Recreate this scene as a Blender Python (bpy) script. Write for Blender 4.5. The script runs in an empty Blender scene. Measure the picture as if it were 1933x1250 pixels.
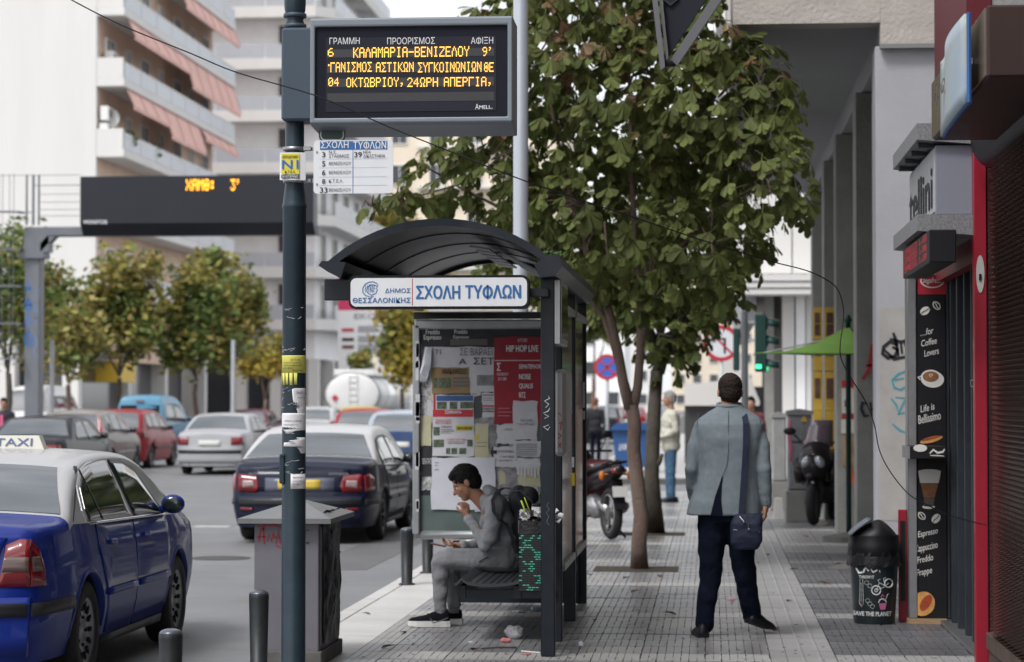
import bpy, bmesh, math, random
from mathutils import Vector, Matrix, noise
SC = bpy.context.scene
COL = SC.collection
rnd = random.Random(7)
D = math.radians

# ------------------------------------------------------------------ camera, world, sun, exposure
F, CX, CY = 4564.0, 966.5, 625.0
YAW, PITCH = math.atan(373.5 / F), math.atan(131.0 / F)
CAM = Vector((0, 0, 1.6))
ROT = Matrix.Rotation(YAW, 3, 'Z') @ Matrix.Rotation(math.pi / 2 + PITCH, 3, 'X')
cam = bpy.data.cameras.new('camera')
cam.lens = 85.0; cam.sensor_width = 36.0; cam.clip_start = 0.2; cam.clip_end = 2500
cam.dof.use_dof = True; cam.dof.focus_distance = 13.6; cam.dof.aperture_fstop = 3.4
camo = bpy.data.objects.new('camera', cam); COL.objects.link(camo)
camo.location = CAM; camo.rotation_euler = ROT.to_euler()
SC.camera = camo

SUN_EL, SUN_AZ = 54.0, 212.0        # azimuth clockwise from +Y: behind the camera, to its left
wd = bpy.data.worlds.new('World'); SC.world = wd; wd.use_nodes = True
nt = wd.node_tree; nt.nodes.clear()
sky = nt.nodes.new('ShaderNodeTexSky'); sky.sky_type = 'NISHITA'; sky.sun_disc = False
sky.sun_elevation = D(SUN_EL); sky.sun_rotation = D(SUN_AZ)
sky.dust_density = 3.0; sky.air_density = 1.0; sky.altitude = 50
bw = nt.nodes.new('ShaderNodeRGBToBW')
mx = nt.nodes.new('ShaderNodeMix'); mx.data_type = 'RGBA'; mx.inputs[0].default_value = 0.70   # overcast: the blue is veiled by cloud
tc = nt.nodes.new('ShaderNodeTexCoord'); nz = nt.nodes.new('ShaderNodeTexNoise'); nz.inputs['Scale'].default_value = 3.4; nz.inputs['Detail'].default_value = 6
mr = nt.nodes.new('ShaderNodeMapRange'); mr.inputs[1].default_value = 0.3; mr.inputs[2].default_value = 0.7; mr.inputs[3].default_value = 0.5; mr.inputs[4].default_value = 1.5
sc2 = nt.nodes.new('ShaderNodeVectorMath'); sc2.operation = 'SCALE'
cloud = nt.nodes.new('ShaderNodeVectorMath'); cloud.operation = 'ADD'; cloud.inputs[1].default_value = (6.1, 6.15, 6.3)
bg = nt.nodes.new('ShaderNodeBackground'); bg.inputs[1].default_value = 0.10
wo = nt.nodes.new('ShaderNodeOutputWorld')
L = nt.links.new
L(sky.outputs[0], bw.inputs[0]); L(sky.outputs[0], mx.inputs[6]); L(bw.outputs[0], mx.inputs[7])
L(mx.outputs[2], cloud.inputs[0]); L(cloud.outputs[0], sc2.inputs[0])
L(tc.outputs['Generated'], nz.inputs['Vector']); L(nz.outputs[0], mr.inputs[0]); L(mr.outputs[0], sc2.inputs['Scale'])
L(sc2.outputs[0], bg.inputs[0]); L(bg.outputs[0], wo.inputs[0])
sun = bpy.data.lights.new('sun', 'SUN'); sun.energy = 1.5; sun.angle = D(14); sun.color = (1.0, 0.985, 0.96)
suno = bpy.data.objects.new('sun', sun); COL.objects.link(suno)
az, el = D(SUN_AZ), D(SUN_EL)
sd = Vector((math.sin(az) * math.cos(el), math.cos(az) * math.cos(el), math.sin(el)))
suno.rotation_euler = sd.to_track_quat('Z', 'Y').to_euler(); suno.location = (0, 0, 60)
SC.view_settings.view_transform = 'Standard'; SC.view_settings.look = 'None'
SC.view_settings.gamma = 1; SC.view_settings.exposure = 0.48
SC.render.film_transparent = False

# ------------------------------------------------------------------ projection helpers (photo pixel -> place)
def ray(px, py): return ROT @ Vector(((px - CX) / F, (CY - py) / F, -1))
def W(px, py, Y):
    r = ray(px, py); return CAM + r * (Y / r.y)
def PX(px, py, X):
    r = ray(px, py); return CAM + r * (X / r.x)
def PG(px, py, z=0.0):
    r = ray(px, py); return CAM + r * ((z - 1.6) / r.z)

# ------------------------------------------------------------------ materials
MATS = {}
def mat(name, col=(.5, .5, .5), rough=.6, metal=0., var=0.0, scale=8., bump=0., bscale=None, emit=None, estr=0., coat=0.,
        spec=.34, ior=1.5, rand=0., island=0., col2=None, dirt=0., alpha=1., trans=0., translucent=0., streak=False, coords='Object'):
    if name in MATS: return MATS[name]
    m = bpy.data.materials.new(name); m.use_nodes = True
    n = m.node_tree.nodes; l = m.node_tree.links.new
    b = n['Principled BSDF']; out = n['Material Output']
    b.inputs['Base Color'].default_value = (*col, 1); b.inputs['Roughness'].default_value = rough
    b.inputs['Metallic'].default_value = metal; b.inputs['Coat Weight'].default_value = coat; b.inputs['Coat Roughness'].default_value = .04
    b.inputs['Specular IOR Level'].default_value = spec; b.inputs['IOR'].default_value = ior
    if trans: b.inputs['Transmission Weight'].default_value = trans
    if alpha < 1: b.inputs['Alpha'].default_value = alpha
    if emit: b.inputs['Emission Color'].default_value = (*emit, 1); b.inputs['Emission Strength'].default_value = estr
    src = None
    if var or col2 or bump or dirt:
        t = n.new('ShaderNodeTexCoord'); x = n.new('ShaderNodeTexNoise'); x.inputs['Scale'].default_value = scale; x.inputs['Detail'].default_value = 6
        x.inputs['Roughness'].default_value = .65
        if streak:
            mp = n.new('ShaderNodeMapping'); mp.inputs['Scale'].default_value = (1, 1, .12) if streak is True else streak
            l(t.outputs[coords], mp.inputs[0]); l(mp.outputs[0], x.inputs['Vector'])
        else: l(t.outputs[coords], x.inputs['Vector'])
        mr = n.new('ShaderNodeMapRange'); mr.inputs[1].default_value = .3; mr.inputs[2].default_value = .7
        l(x.outputs[0], mr.inputs[0])
        if var or col2:
            mm = n.new('ShaderNodeMix'); mm.data_type = 'RGBA'; l(mr.outputs[0], mm.inputs[0])
            c2 = col2 or tuple(min(1, c * (1 + var)) for c in col)
            c1 = col if col2 else tuple(c * (1 - var) for c in col)
            mm.inputs[6].default_value = (*c1, 1); mm.inputs[7].default_value = (*c2, 1); src = mm.outputs[2]
        if bump:
            bx = n.new('ShaderNodeTexNoise'); bx.inputs['Scale'].default_value = bscale or scale * 6; bx.inputs['Detail'].default_value = 4
            l(t.outputs[coords], bx.inputs['Vector'])
            bp = n.new('ShaderNodeBump'); bp.inputs['Strength'].default_value = bump; bp.inputs['Distance'].default_value = .01
            l(bx.outputs[0], bp.inputs['Height']); l(bp.outputs[0], b.inputs['Normal'])
        if dirt:
            dn = n.new('ShaderNodeTexNoise'); dn.inputs['Scale'].default_value = 2.3; dn.inputs['Detail'].default_value = 8; dn.inputs['Roughness'].default_value = .7
            l(t.outputs[coords], dn.inputs['Vector'])
            dr = n.new('ShaderNodeMapRange'); dr.inputs[1].default_value = .48; dr.inputs[2].default_value = .72; dr.inputs[4].default_value = dirt
            l(dn.outputs[0], dr.inputs[0])
            dm = n.new('ShaderNodeMix'); dm.data_type = 'RGBA'; l(dr.outputs[0], dm.inputs[0])
            if src: l(src, dm.inputs[6])
            else: dm.inputs[6].default_value = (*col, 1)
            dm.inputs[7].default_value = (.09, .08, .065, 1); src = dm.outputs[2]
    if rand or island:
        hs = n.new('ShaderNodeHueSaturation')
        if src: l(src, hs.inputs['Color'])
        else: hs.inputs['Color'].default_value = (*col, 1)
        if rand: r = n.new('ShaderNodeObjectInfo').outputs['Random']; a = rand
        else: r = n.new('ShaderNodeNewGeometry').outputs['Random Per Island']; a = island
        m2 = n.new('ShaderNodeMapRange'); m2.inputs[3].default_value = 1 - a; m2.inputs[4].default_value = 1 + a
        l(r, m2.inputs[0]); l(m2.outputs[0], hs.inputs['Value'])
        if island:
            m3 = n.new('ShaderNodeMath'); m3.operation = 'MULTIPLY'; m3.inputs[1].default_value = 7.31
            m4 = n.new('ShaderNodeMath'); m4.operation = 'FRACT'; l(r, m3.inputs[0]); l(m3.outputs[0], m4.inputs[0])
            m5 = n.new('ShaderNodeMapRange'); m5.inputs[3].default_value = .5 - .03; m5.inputs[4].default_value = .5 + .025
            l(m4.outputs[0], m5.inputs[0]); l(m5.outputs[0], hs.inputs['Hue'])
        src = hs.outputs[0]
    if src: l(src, b.inputs['Base Color'])
    if translucent:
        tr = n.new('ShaderNodeBsdfTranslucent'); ms = n.new('ShaderNodeMixShader'); ms.inputs[0].default_value = translucent
        if src: l(src, tr.inputs[0])
        else: tr.inputs[0].default_value = (*col, 1)
        l(b.outputs[0], ms.inputs[1]); l(tr.outputs[0], ms.inputs[2]); l(ms.outputs[0], out.inputs[0])
    MATS[name] = m
    return m

# ------------------------------------------------------------------ mesh builder
ORG = {}
class MB:
    def __init__(s): s.v = []; s.f = []; s.m = []; s.sm = []; s.cm = 0; s.smooth = False
    def mt(s, i, smooth=None):
        s.cm = i
        if smooth is not None: s.smooth = smooth
        return s
    def add(s, vs, fs):
        b = len(s.v); s.v += [tuple(v) for v in vs]; s.f += [tuple(i + b for i in f) for f in fs]
        s.m += [s.cm] * len(fs); s.sm += [s.smooth] * len(fs); return s
    def box(s, c, d, rot=None, b=0.0):
        hx, hy, hz = d[0] / 2, d[1] / 2, d[2] / 2
        b = min(b, hx * .9, hy * .9, hz * .9)
        if b <= 0:
            vs = [Vector((x, y, z)) for x in (-hx, hx) for y in (-hy, hy) for z in (-hz, hz)]
            fs = [(0, 1, 3, 2), (4, 6, 7, 5), (0, 4, 5, 1), (2, 3, 7, 6), (0, 2, 6, 4), (1, 5, 7, 3)]
        else:
            vs = []; idx = {}
            for sx in (-1, 1):
                for sy in (-1, 1):
                    for sz in (-1, 1):
                        for a, p in enumerate(((hx, hy - b, hz - b), (hx - b, hy, hz - b), (hx - b, hy - b, hz))):
                            idx[(sx, sy, sz, a)] = len(vs); vs.append(Vector((p[0] * sx, p[1] * sy, p[2] * sz)))
            fs = []
            for sg in (-1, 1):
                q = [(sg, -1, -1, 0), (sg, 1, -1, 0), (sg, 1, 1, 0), (sg, -1, 1, 0)]; fs.append(tuple(idx[k] for k in (q if sg > 0 else q[::-1])))
                q = [(-1, sg, -1, 1), (-1, sg, 1, 1), (1, sg, 1, 1), (1, sg, -1, 1)]; fs.append(tuple(idx[k] for k in (q if sg > 0 else q[::-1])))
                q = [(-1, -1, sg, 2), (1, -1, sg, 2), (1, 1, sg, 2), (-1, 1, sg, 2)]; fs.append(tuple(idx[k] for k in (q if sg > 0 else q[::-1])))
            for u in (-1, 1):
                for w in (-1, 1):
                    fs.append((idx[(u, w, -1, 0)], idx[(u, w, -1, 1)], idx[(u, w, 1, 1)], idx[(u, w, 1, 0)]))
                    fs.append((idx[(u, -1, w, 0)], idx[(u, -1, w, 2)], idx[(u, 1, w, 2)], idx[(u, 1, w, 0)]))
                    fs.append((idx[(-1, u, w, 1)], idx[(-1, u, w, 2)], idx[(1, u, w, 2)], idx[(1, u, w, 1)]))
                    for t in (-1, 1): fs.append((idx[(u, w, t, 0)], idx[(u, w, t, 1)], idx[(u, w, t, 2)]))
        c = Vector(c)
        if rot is not None:
            if isinstance(rot, (int, float)): rot = Matrix.Rotation(rot, 3, 'Z')
            vs = [rot @ v for v in vs]
        return s.add([v + c for v in vs], fs)
    def span(s, a, b2, bev=0.0):
        a, b2 = Vector(a), Vector(b2); d = b2 - a
        return s.box((a + b2) / 2, (abs(d.x), abs(d.y), abs(d.z)), None, bev)
    def tube(s, pts, r, n=8, cap=True, flat=1.0):
        pts = [Vector(p) for p in pts]
        rs = r if isinstance(r, (list, tuple)) else [r] * len(pts)
        vs = []; fs = []; up = None
        for i, p in enumerate(pts):
            t = (pts[min(i + 1, len(pts) - 1)] - pts[max(i - 1, 0)])
            if t.length < 1e-9: t = Vector((0, 0, 1))
            t.normalize()
            if up is None: up = Vector((0, 0, 1)) if abs(t.z) < .9 else Vector((1, 0, 0))
            a = t.cross(up)
            if a.length < 1e-6: a = t.cross(Vector((0, 1, 0)))
            a.normalize(); b = a.cross(t).normalized(); up = b
            for k in range(n):
                an = 2 * math.pi * k / n
                vs.append(p + a * (math.cos(an) * rs[i]) + b * (math.sin(an) * rs[i] * flat))
        for i in range(len(pts) - 1):
            for k in range(n):
                k2 = (k + 1) % n
                fs.append((i * n + k, i * n + k2, (i + 1) * n + k2, (i + 1) * n + k))
        if cap:
            fs.append(tuple(range(n - 1, -1, -1))); fs.append(tuple((len(pts) - 1) * n + k for k in range(n)))
        return s.add(vs, fs)
    def lathe(s, prof, c=(0, 0, 0), n=24, axis='Z', cap=True):
        c = Vector(c); vs = []; fs = []
        for r, h in prof:
            for k in range(n):
                a = 2 * math.pi * k / n; x, y = r * math.cos(a), r * math.sin(a)
                vs.append(c + (Vector((x, y, h)) if axis == 'Z' else Vector((h, x, y)) if axis == 'X' else Vector((y, h, x))))
        for i in range(len(prof) - 1):
            for k in range(n):
                k2 = (k + 1) % n; fs.append((i * n + k, i * n + k2, (i + 1) * n + k2, (i + 1) * n + k))
        if cap:
            fs.append(tuple(range(n - 1, -1, -1))); fs.append(tuple((len(prof) - 1) * n + k for k in range(n)))
        return s.add(vs, fs)
    def grid(s, P, closeu=False):
        nu, nv = len(P), len(P[0]); vs = [p for row in P for p in row]; fs = []
        for i in range(nu - 1 + (1 if closeu else 0)):
            i2 = (i + 1) % nu
            for j in range(nv - 1): fs.append((i * nv + j, i2 * nv + j, i2 * nv + j + 1, i * nv + j + 1))
        return s.add(vs, fs)
    def prism(s, poly, vec):
        n = len(poly); vec = Vector(vec); poly = [Vector(p) for p in poly]
        vs = poly + [p + vec for p in poly]
        fs = [tuple(range(n - 1, -1, -1)), tuple(range(n, 2 * n))] + [(i, (i + 1) % n, n + (i + 1) % n, n + i) for i in range(n)]
        return s.add(vs, fs)
    def ball(s, c, r, n=10, m=7, rot=None):
        if not isinstance(r, (list, tuple, Vector)): r = (r, r, r)
        c = Vector(c); vs = []; fs = []
        for i in range(1, m):
            th = math.pi * i / m
            for k in range(n):
                a = 2 * math.pi * k / n
                p = Vector((r[0] * math.sin(th) * math.cos(a), r[1] * math.sin(th) * math.sin(a), r[2] * math.cos(th)))
                vs.append(c + (rot @ p if rot is not None else p))
        t = len(vs)
        for z in (r[2], -r[2]):
            p = Vector((0, 0, z)); vs.append(c + (rot @ p if rot is not None else p))
        for i in range(m - 2):
            for k in range(n): fs.append((i * n + k, (i + 1) * n + k, (i + 1) * n + (k + 1) % n, i * n + (k + 1) % n))
        for k in range(n):
            fs.append((t, k, (k + 1) % n)); fs.append((t + 1, (m - 2) * n + (k + 1) % n, (m - 2) * n + k))
        return s.add(vs, fs)
    def cap(s, p0, p1, r0, r1=None, n=12):
        if r1 is None: r1 = r0
        p0, p1 = Vector(p0), Vector(p1); d = (p1 - p0)
        if d.length < 1e-6: return s.ball(p0, r0)
        d.normalize(); pts = []; rs = []
        for a in (-80, -50, -20): pts.append(p0 + d * (r0 * math.sin(D(a)))); rs.append(r0 * math.cos(D(a)))
        for a in (20, 50, 80): pts.append(p1 + d * (r1 * math.sin(D(a)))); rs.append(r1 * math.cos(D(a)))
        return s.tube(pts, rs, n)
    def chain(s, pts, n=12):
        for (p, r), (q, r2) in zip(pts[:-1], pts[1:]): s.cap(p, q, r, r2, n)
        return s
    def ribbon(s, pts, w, nrm, t=.002):
        """flat brush stroke through pts, lying on a surface with normal nrm, standing t proud"""
        nrm = Vector(nrm).normalized(); pts = [Vector(p) + nrm * t for p in pts]
        vs = []; fs = []
        for i, p in enumerate(pts):
            d = (pts[min(i + 1, len(pts) - 1)] - pts[max(i - 1, 0)]).normalized(); sd_ = d.cross(nrm).normalized() * (w / 2 * (1 if 0 < i < len(pts) - 1 else .6))
            vs += [p - sd_, p + sd_]
        for i in range(len(pts) - 1): fs.append((2 * i, 2 * i + 1, 2 * i + 3, 2 * i + 2))
        return s.add(vs, fs)
    def build(s, name, mats, parent=None, world=False, loc=None):
        if not isinstance(mats, (list, tuple)): mats = [mats]
        me = bpy.data.meshes.new(name)
        off = Vector((0, 0, 0))
        if world and parent is not None: off = ORG.get(parent.name, Vector((0, 0, 0)))
        elif world and loc is not None: off = Vector(loc)
        vs = [(v[0] - off.x, v[1] - off.y, v[2] - off.z) for v in s.v] if off.length else s.v
        me.from_pydata(vs, [], s.f)
        for m in mats: me.materials.append(m)
        if len(mats) > 1: me.polygons.foreach_set('material_index', s.m)
        if any(s.sm): me.polygons.foreach_set('use_smooth', s.sm)
        me.update()
        o = bpy.data.objects.new(name, me); COL.objects.link(o)
        if parent is not None: o.parent = parent; ORG[o.name] = ORG.get(parent.name, Vector((0, 0, 0)))
        elif loc is not None: o.location = loc; ORG[o.name] = Vector(loc)
        else: ORG[o.name] = Vector((0, 0, 0))
        return o

def fixn(o):
    bm = bmesh.new(); bm.from_mesh(o.data); bmesh.ops.remove_doubles(bm, verts=bm.verts, dist=1e-5); bmesh.ops.recalc_face_normals(bm, faces=bm.faces); bm.to_mesh(o.data); bm.free(); return o
def thing(name, label, cat, loc=(0, 0, 0), rz=0, group=None):
    o = bpy.data.objects.new(name, None); COL.objects.link(o); o.empty_display_size = .2
    o.location = loc; o.rotation_euler = (0, 0, rz); o['label'] = label; o['category'] = cat
    if group: o['group'] = group
    ORG[o.name] = Vector(loc); return o
def tag(o, label, cat, group=None):
    o['label'] = label; o['category'] = cat
    if group: o['group'] = group
    return o
def struct(o): o['kind'] = 'structure'; return o
def stuff(o): o['kind'] = 'stuff'; return o
def inst(src, name, parent, loc=(0, 0, 0), rot=(0, 0, 0), sc=(1, 1, 1), mesh=None):
    o = bpy.data.objects.new(name, mesh or src.data); COL.objects.link(o)
    o.parent = parent; o.location = loc; o.rotation_euler = rot; o.scale = sc; return o
def copy_tree(o, parent=None, label=None, loc=None, rz=None, repl=None):
    c = o.copy(); COL.objects.link(c); c.parent = parent
    if label: c['label'] = label
    if loc is not None: c.location = loc
    if rz is not None: c.rotation_euler = (0, 0, rz)
    if repl and c.data is not None and hasattr(c.data, 'materials') and any(m in repl for m in c.data.materials):
        c.data = c.data.copy()
        for i, m in enumerate(c.data.materials):
            if m in repl: c.data.materials[i] = repl[m]
    for ch in list(o.children): copy_tree(ch, c, repl=repl)
    return c

# ------------------------------------------------------------------ lettering
_TX = {}
def text_geo(s, bold=0.0, shear=0.0):
    k = (s, bold, shear)
    if k not in _TX:
        cu = bpy.data.curves.new('t', 'FONT'); cu.body = s.replace('Φ', 'O'); cu.size = 1; cu.resolution_u = 3; cu.offset = bold; cu.shear = shear; cu.fill_mode = 'FRONT'
        ob = bpy.data.objects.new('t', cu); me = bpy.data.meshes.new_from_object(ob)
        vs = [v.co.copy() for v in me.vertices]; fs = [tuple(p.vertices) for p in me.polygons]
        bpy.data.objects.remove(ob); bpy.data.curves.remove(cu); bpy.data.meshes.remove(me)
        for i, ch in enumerate(s):          # the built-in font's phi does not fill: it was set as an O, add its stem
            if ch == 'Φ': 
                a = max(v.x for v in text_geo(s[:i] + 'O')[0]); w_ = [v.x for v in text_geo('O')[0]]; c_ = a - (max(w_) - min(w_)) / 2; n_ = len(vs)
                vs += [Vector((c_ + e, y_, 0)) for e, y_ in ((-.05, -.04), (.05, -.04), (.05, .74), (-.05, .74))]; fs.append((n_, n_ + 1, n_ + 2, n_ + 3))
        _TX[k] = (vs, fs)
    return _TX[k]
def text(mb, s, o, right, up, h, width=None, align='L', t=.0015, bold=0.0, shear=0.0):
    """writes s with cap height h; o = baseline start (L), centre (C) or end (R)"""
    vs, fs = text_geo(s, 0.0, shear)
    if not vs: return
    x0 = min(v.x for v in vs); x1 = max(v.x for v in vs); sy = h / .70; sx = sy if width is None else width / max(1e-6, x1 - x0)
    right, up = Vector(right).normalized(), Vector(up).normalized(); nrm = right.cross(up)
    w = (x1 - x0) * sx; st = {'L': 0, 'C': -w / 2, 'R': -w}[align]
    o = Vector(o) + nrm * t
    for k, (dx, dy) in enumerate(((0, 0), (1, .4), (-1, -.4), (.4, -1), (-.4, 1)) if bold else ((0, 0),)):
        mb.add([o + right * ((v.x - x0) * sx + st + dx * bold * .55 * sy) + up * (v.y * sy + dy * bold * .4 * sy) + nrm * (k * .00012) for v in vs], fs)
def ptext(mb, s, x0, x1, yb, yt, Y, bold=0.0, t=.002, shear=0.0):
    """lettering on a plane y=Y facing the street camera side, filling photo pixels x0..x1 by yt..yb"""
    a, b, c = W(x0, yb, Y), W(x1, yb, Y), W(x0, yt, Y)
    text(mb, s, (a.x, Y, a.z), (1, 0, 0), (0, 0, 1), c.z - a.z, width=b.x - a.x, t=t, bold=bold, shear=shear)
def prect(mb, x0, y0, x1, y1, Y, t=.002, d=.004):
    """thin slab on the plane y=Y covering photo pixels"""
    a, b = W(x0, y1, Y), W(x1, y0, Y); mb.span((a.x, Y - t - d, a.z), (b.x, Y - t + .0005 if t > 0 else Y, b.z)); return mb

# 5x7 LED glyphs, one hex byte pair per row
G5 = {'0': '0E1113151911 0E', '1': '040C040404040E', '2': '0E11010204081F', '3': '1F02040201110E', '4': '02060A121F0202', '5': '1F101E0101110E',
      '6': '0608101E11110E', '8': '0E11110E11110E', '9': '0E11110F01020C', 'Α': '0E11111F111111', 'Β': '1E11111E11111E', 'Γ': '1F101010101010', 'Ε': '1F10101E10101F',
      'Ζ': '1F01020408101F', 'Η': '1111111F111111', 'Θ': '0E11151F15110E', 'Ι': '0E04040404040E', 'Κ': '11121418141211', 'Λ': '040A0A11111111',
      'Μ': '111B1515111111', 'Ν': '11191515131111', 'Ξ': '1F00000E00001F', 'Ο': '0E11111111110E', 'Π': '1F111111111111', 'Ρ': '1E11111E101010',
      'Σ': '1F08040204081F', 'Τ': '1F040404040404', 'Υ': '11110A04040404', 'Φ': '040E1515150E04', 'Χ': '11110A040A1111', 'Ω': '0E1111110A0A1B', '-': '0000001F000000',
      "'": '0C040800000000', ',': '000000000C0408', ':': '000C0C000C0C00', ' ': '00000000000000', 'E': '1F10101E10101F', 'S': '0F10100E01011E', 'P': '1E11111E101010', 'R': '1E11111E141211',
      'O': '0E11111111110E', 'M': '111B1515111111'}
def led(mb, s, o, right, up, pitch, dot=.72, px=None, t=.003, adv=6):
    """LED dots; o = top-left corner"""
    right, up = Vector(right).normalized(), Vector(up).normalized(); nrm = right.cross(up); px = px or pitch; o = Vector(o) + nrm * t
    for ci, ch in enumerate(s):
        g = G5.get(ch, G5[' ']).replace(' ', '')
        for r in range(7):
            b = int(g[2 * r:2 * r + 2], 16)
            for c in range(5):
                if b >> (4 - c) & 1:
                    p = o + right * ((ci * adv + c + .5) * px) - up * ((r + .5) * pitch)
                    a, u = right * (px * dot / 2), up * (pitch * dot / 2)
                    mb.add([p - a - u, p + a - u, p + a + u, p - a + u], [(0, 1, 2, 3)])
# ================================================================== SETTING
M_ASPH = mat('asphalt', (.155, .157, .165), .6, var=.16, scale=.7, bump=.6, bscale=60, dirt=.32)
M_PAVE = mat('paving_concrete', (.19, .188, .195), .36, spec=.5, var=.22, scale=2.2, bump=.15, bscale=60, rand=.13, dirt=.35)
M_PALE = mat('paving_pale', (.345, .335, .325), .45, var=.15, scale=3, bump=.12, bscale=60, rand=.08, dirt=.3)
M_GRAN = mat('kerb_granite', (.47, .46, .445), .55, var=.12, scale=5, bump=.2, bscale=80, rand=.07, dirt=.25)
M_TACT = mat('tactile_concrete', (.265, .26, .262), .5, var=.13, scale=3, bump=.1, bscale=60, rand=.06, dirt=.3)
M_JOINT = mat('paving_joint', (.10, .098, .094), .9, var=.3, scale=4)
M_SOIL = mat('soil', (.045, .035, .025), .95, var=.5, scale=25, bump=.6, bscale=60)
M_PAINT = mat('road_paint', (.38, .38, .37), .7, var=.25, scale=9)

g = MB(); g.span((-900, -60, -.40), (900, 1500, -.145)); struct(g.build('ground', mat('far_ground', (.17, .165, .16), .9, var=.2, scale=.2)))
g = MB(); g.span((-19.4, -30, -.30), (-2.8, 700, -.13)); g.span((-2.81, 43, -.30), (30, 50, -.132)); struct(g.build('road', M_ASPH))
for x0, y0, x1, y1 in ((-6.9, 19.5, -5.9, 24.0), (-8.6, 27, -7.2, 28.2), (-4.2, 24.5, -3.5, 31)):
    g = MB(); g.span((x0, y0, -.131), (x1, y1, -.1265)); struct(g.build('asphalt_patch', mat('asphalt_patch', (.105, .105, .11), .7, var=.15, scale=2, bump=.5, bscale=80, dirt=.2)))
g = MB(); g.lathe([(.33, -.131), (.33, -.124), (.28, -.124), (.28, -.126)], (-5.35, 26.2, 0), 28); struct(g.build('manhole_cover', mat('cast_iron', (.05, .048, .045), .5, metal=.5, var=.3, scale=20)))
g = MB()
for x in range(9): g.span((-5.2 - x * .62, 32.6, -.131), (-4.7 - x * .62, 32.95, -.126))
g.span((-11.1, 20, -.131), (-11.0, 27, -.126)); g.span((-11.1, 36, -.131), (-11.0, 44, -.126)); struct(g.build('road_marking', M_PAINT))
g = MB(); g.span((-2.66, -20, -.29), (8, 43, -.014)); g.span((-2.66, 50, -.29), (14, 400, -.014))
pave = struct(g.build('pavement', M_JOINT))
g = MB(); g.span((-30, -20, -.29), (-19.4, 600, -.004)); struct(g.build('far_pavement', mat('far_paving', (.28, .27, .26), .8, var=.15, scale=2)))

def slab_mesh(w, l, ribs, seed, ridge=False):
    r = random.Random(seed); m = MB(); h = .014; gap = .004
    pw = (w - gap) / ribs
    for i in range(ribs):
        x0 = gap / 2 + i * pw; ys = [gap, l * .25, l * .5, l * .75, l - gap] if ribs > 4 else [gap / 2, l - gap / 2]
        g2 = .0019 if ribs > 4 else .002
        jx = [r.uniform(-.0035, .0035) if ribs > 4 else 0 for _ in ys]; rows = []
        for k, y in enumerate(ys):
            a, b = x0 + g2 + jx[k], x0 + pw - g2 + jx[k]
            rows.append([(a - .0015, y, 0), (a, y, h), (b, y, h), (b + .0015, y, 0)])
        m.grid([list(q)[::-1] for q in rows])
        m.add([rows[0][0], rows[0][1], rows[0][2], rows[0][3]], [(0, 3, 2, 1)])
    if ridge:
        for x in (w * .5, w * .76): m.add([(x - .012, 0, h), (x - .006, 0, h + .005), (x + .006, 0, h + .005), (x + .012, 0, h), (x - .012, l - .004, h), (x - .006, l - .004, h + .005), (x + .006, l - .004, h + .005), (x + .012, l - .004, h)], [(0, 1, 5, 4), (1, 2, 6, 5), (2, 3, 7, 6), (0, 3, 2, 1)])
    me = bpy.data.meshes.new('paving_slab'); me.from_pydata(m.v, [], m.f); me.update(); return me
ROW = 3.0 / 7; Y0 = 15.15 - ROW / 2 - ROW * 7
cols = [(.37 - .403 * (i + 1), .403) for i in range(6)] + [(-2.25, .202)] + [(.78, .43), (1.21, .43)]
pm = {}
M_PAVD = mat('paving_dark', (.105, .105, .115), .42, var=.22, scale=2.2, bump=.15, bscale=60, rand=.16, dirt=.35); M_PALD = mat('paving_pale_darker', (.26, .255, .255), .5, var=.15, scale=3, rand=.08, dirt=.35)  # darker tones of both slab kinds for the right-hand columns
for w in (.403, .202, .43):
    for pale in (0, 1):
        for v in range(3):
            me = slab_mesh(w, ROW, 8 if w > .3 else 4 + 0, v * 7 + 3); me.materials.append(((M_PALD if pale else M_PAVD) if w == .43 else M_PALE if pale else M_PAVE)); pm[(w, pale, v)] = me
M_PAVL = mat('paving_concrete_light', (.235, .225, .215), .34, spec=.5, var=.2, scale=2.2, bump=.15, bscale=60, rand=.10, dirt=.3); M_PAVG = mat('paving_concrete_bluish', (.15, .15, .155), .34, spec=.5, var=.25, scale=2.2, bump=.15, bscale=60, rand=.12, dirt=.3)
for w in (.403, .202):
    for v in range(3):
        for kx_, mm in ((2, M_PAVL), (3, M_PAVG)):
            me = pm[(w, 0, v)].copy(); me.materials[0] = mm; pm[(w, kx_, v)] = me
far_m = {0: MB(), 1: MB(), 2: MB(), 3: MB()}
for j in range(-1, 80):
    y = Y0 + j * ROW
    if y > 42.5: break
    pale = 1 if j % 7 == 0 else 0
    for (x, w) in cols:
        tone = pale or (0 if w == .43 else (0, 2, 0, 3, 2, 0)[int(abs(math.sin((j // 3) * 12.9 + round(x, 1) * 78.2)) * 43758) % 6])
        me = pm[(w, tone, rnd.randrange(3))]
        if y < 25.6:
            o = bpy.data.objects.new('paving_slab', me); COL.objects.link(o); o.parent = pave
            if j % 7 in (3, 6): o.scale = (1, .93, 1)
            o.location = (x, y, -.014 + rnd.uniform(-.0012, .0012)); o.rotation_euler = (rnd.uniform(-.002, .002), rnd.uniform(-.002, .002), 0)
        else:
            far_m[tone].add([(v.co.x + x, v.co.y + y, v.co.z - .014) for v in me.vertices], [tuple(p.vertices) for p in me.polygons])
for p in range(4): stuff(far_m[p].build('distant_paving', (M_PAVE, M_PALE, M_PAVL, M_PAVG)[p], pave))
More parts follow.
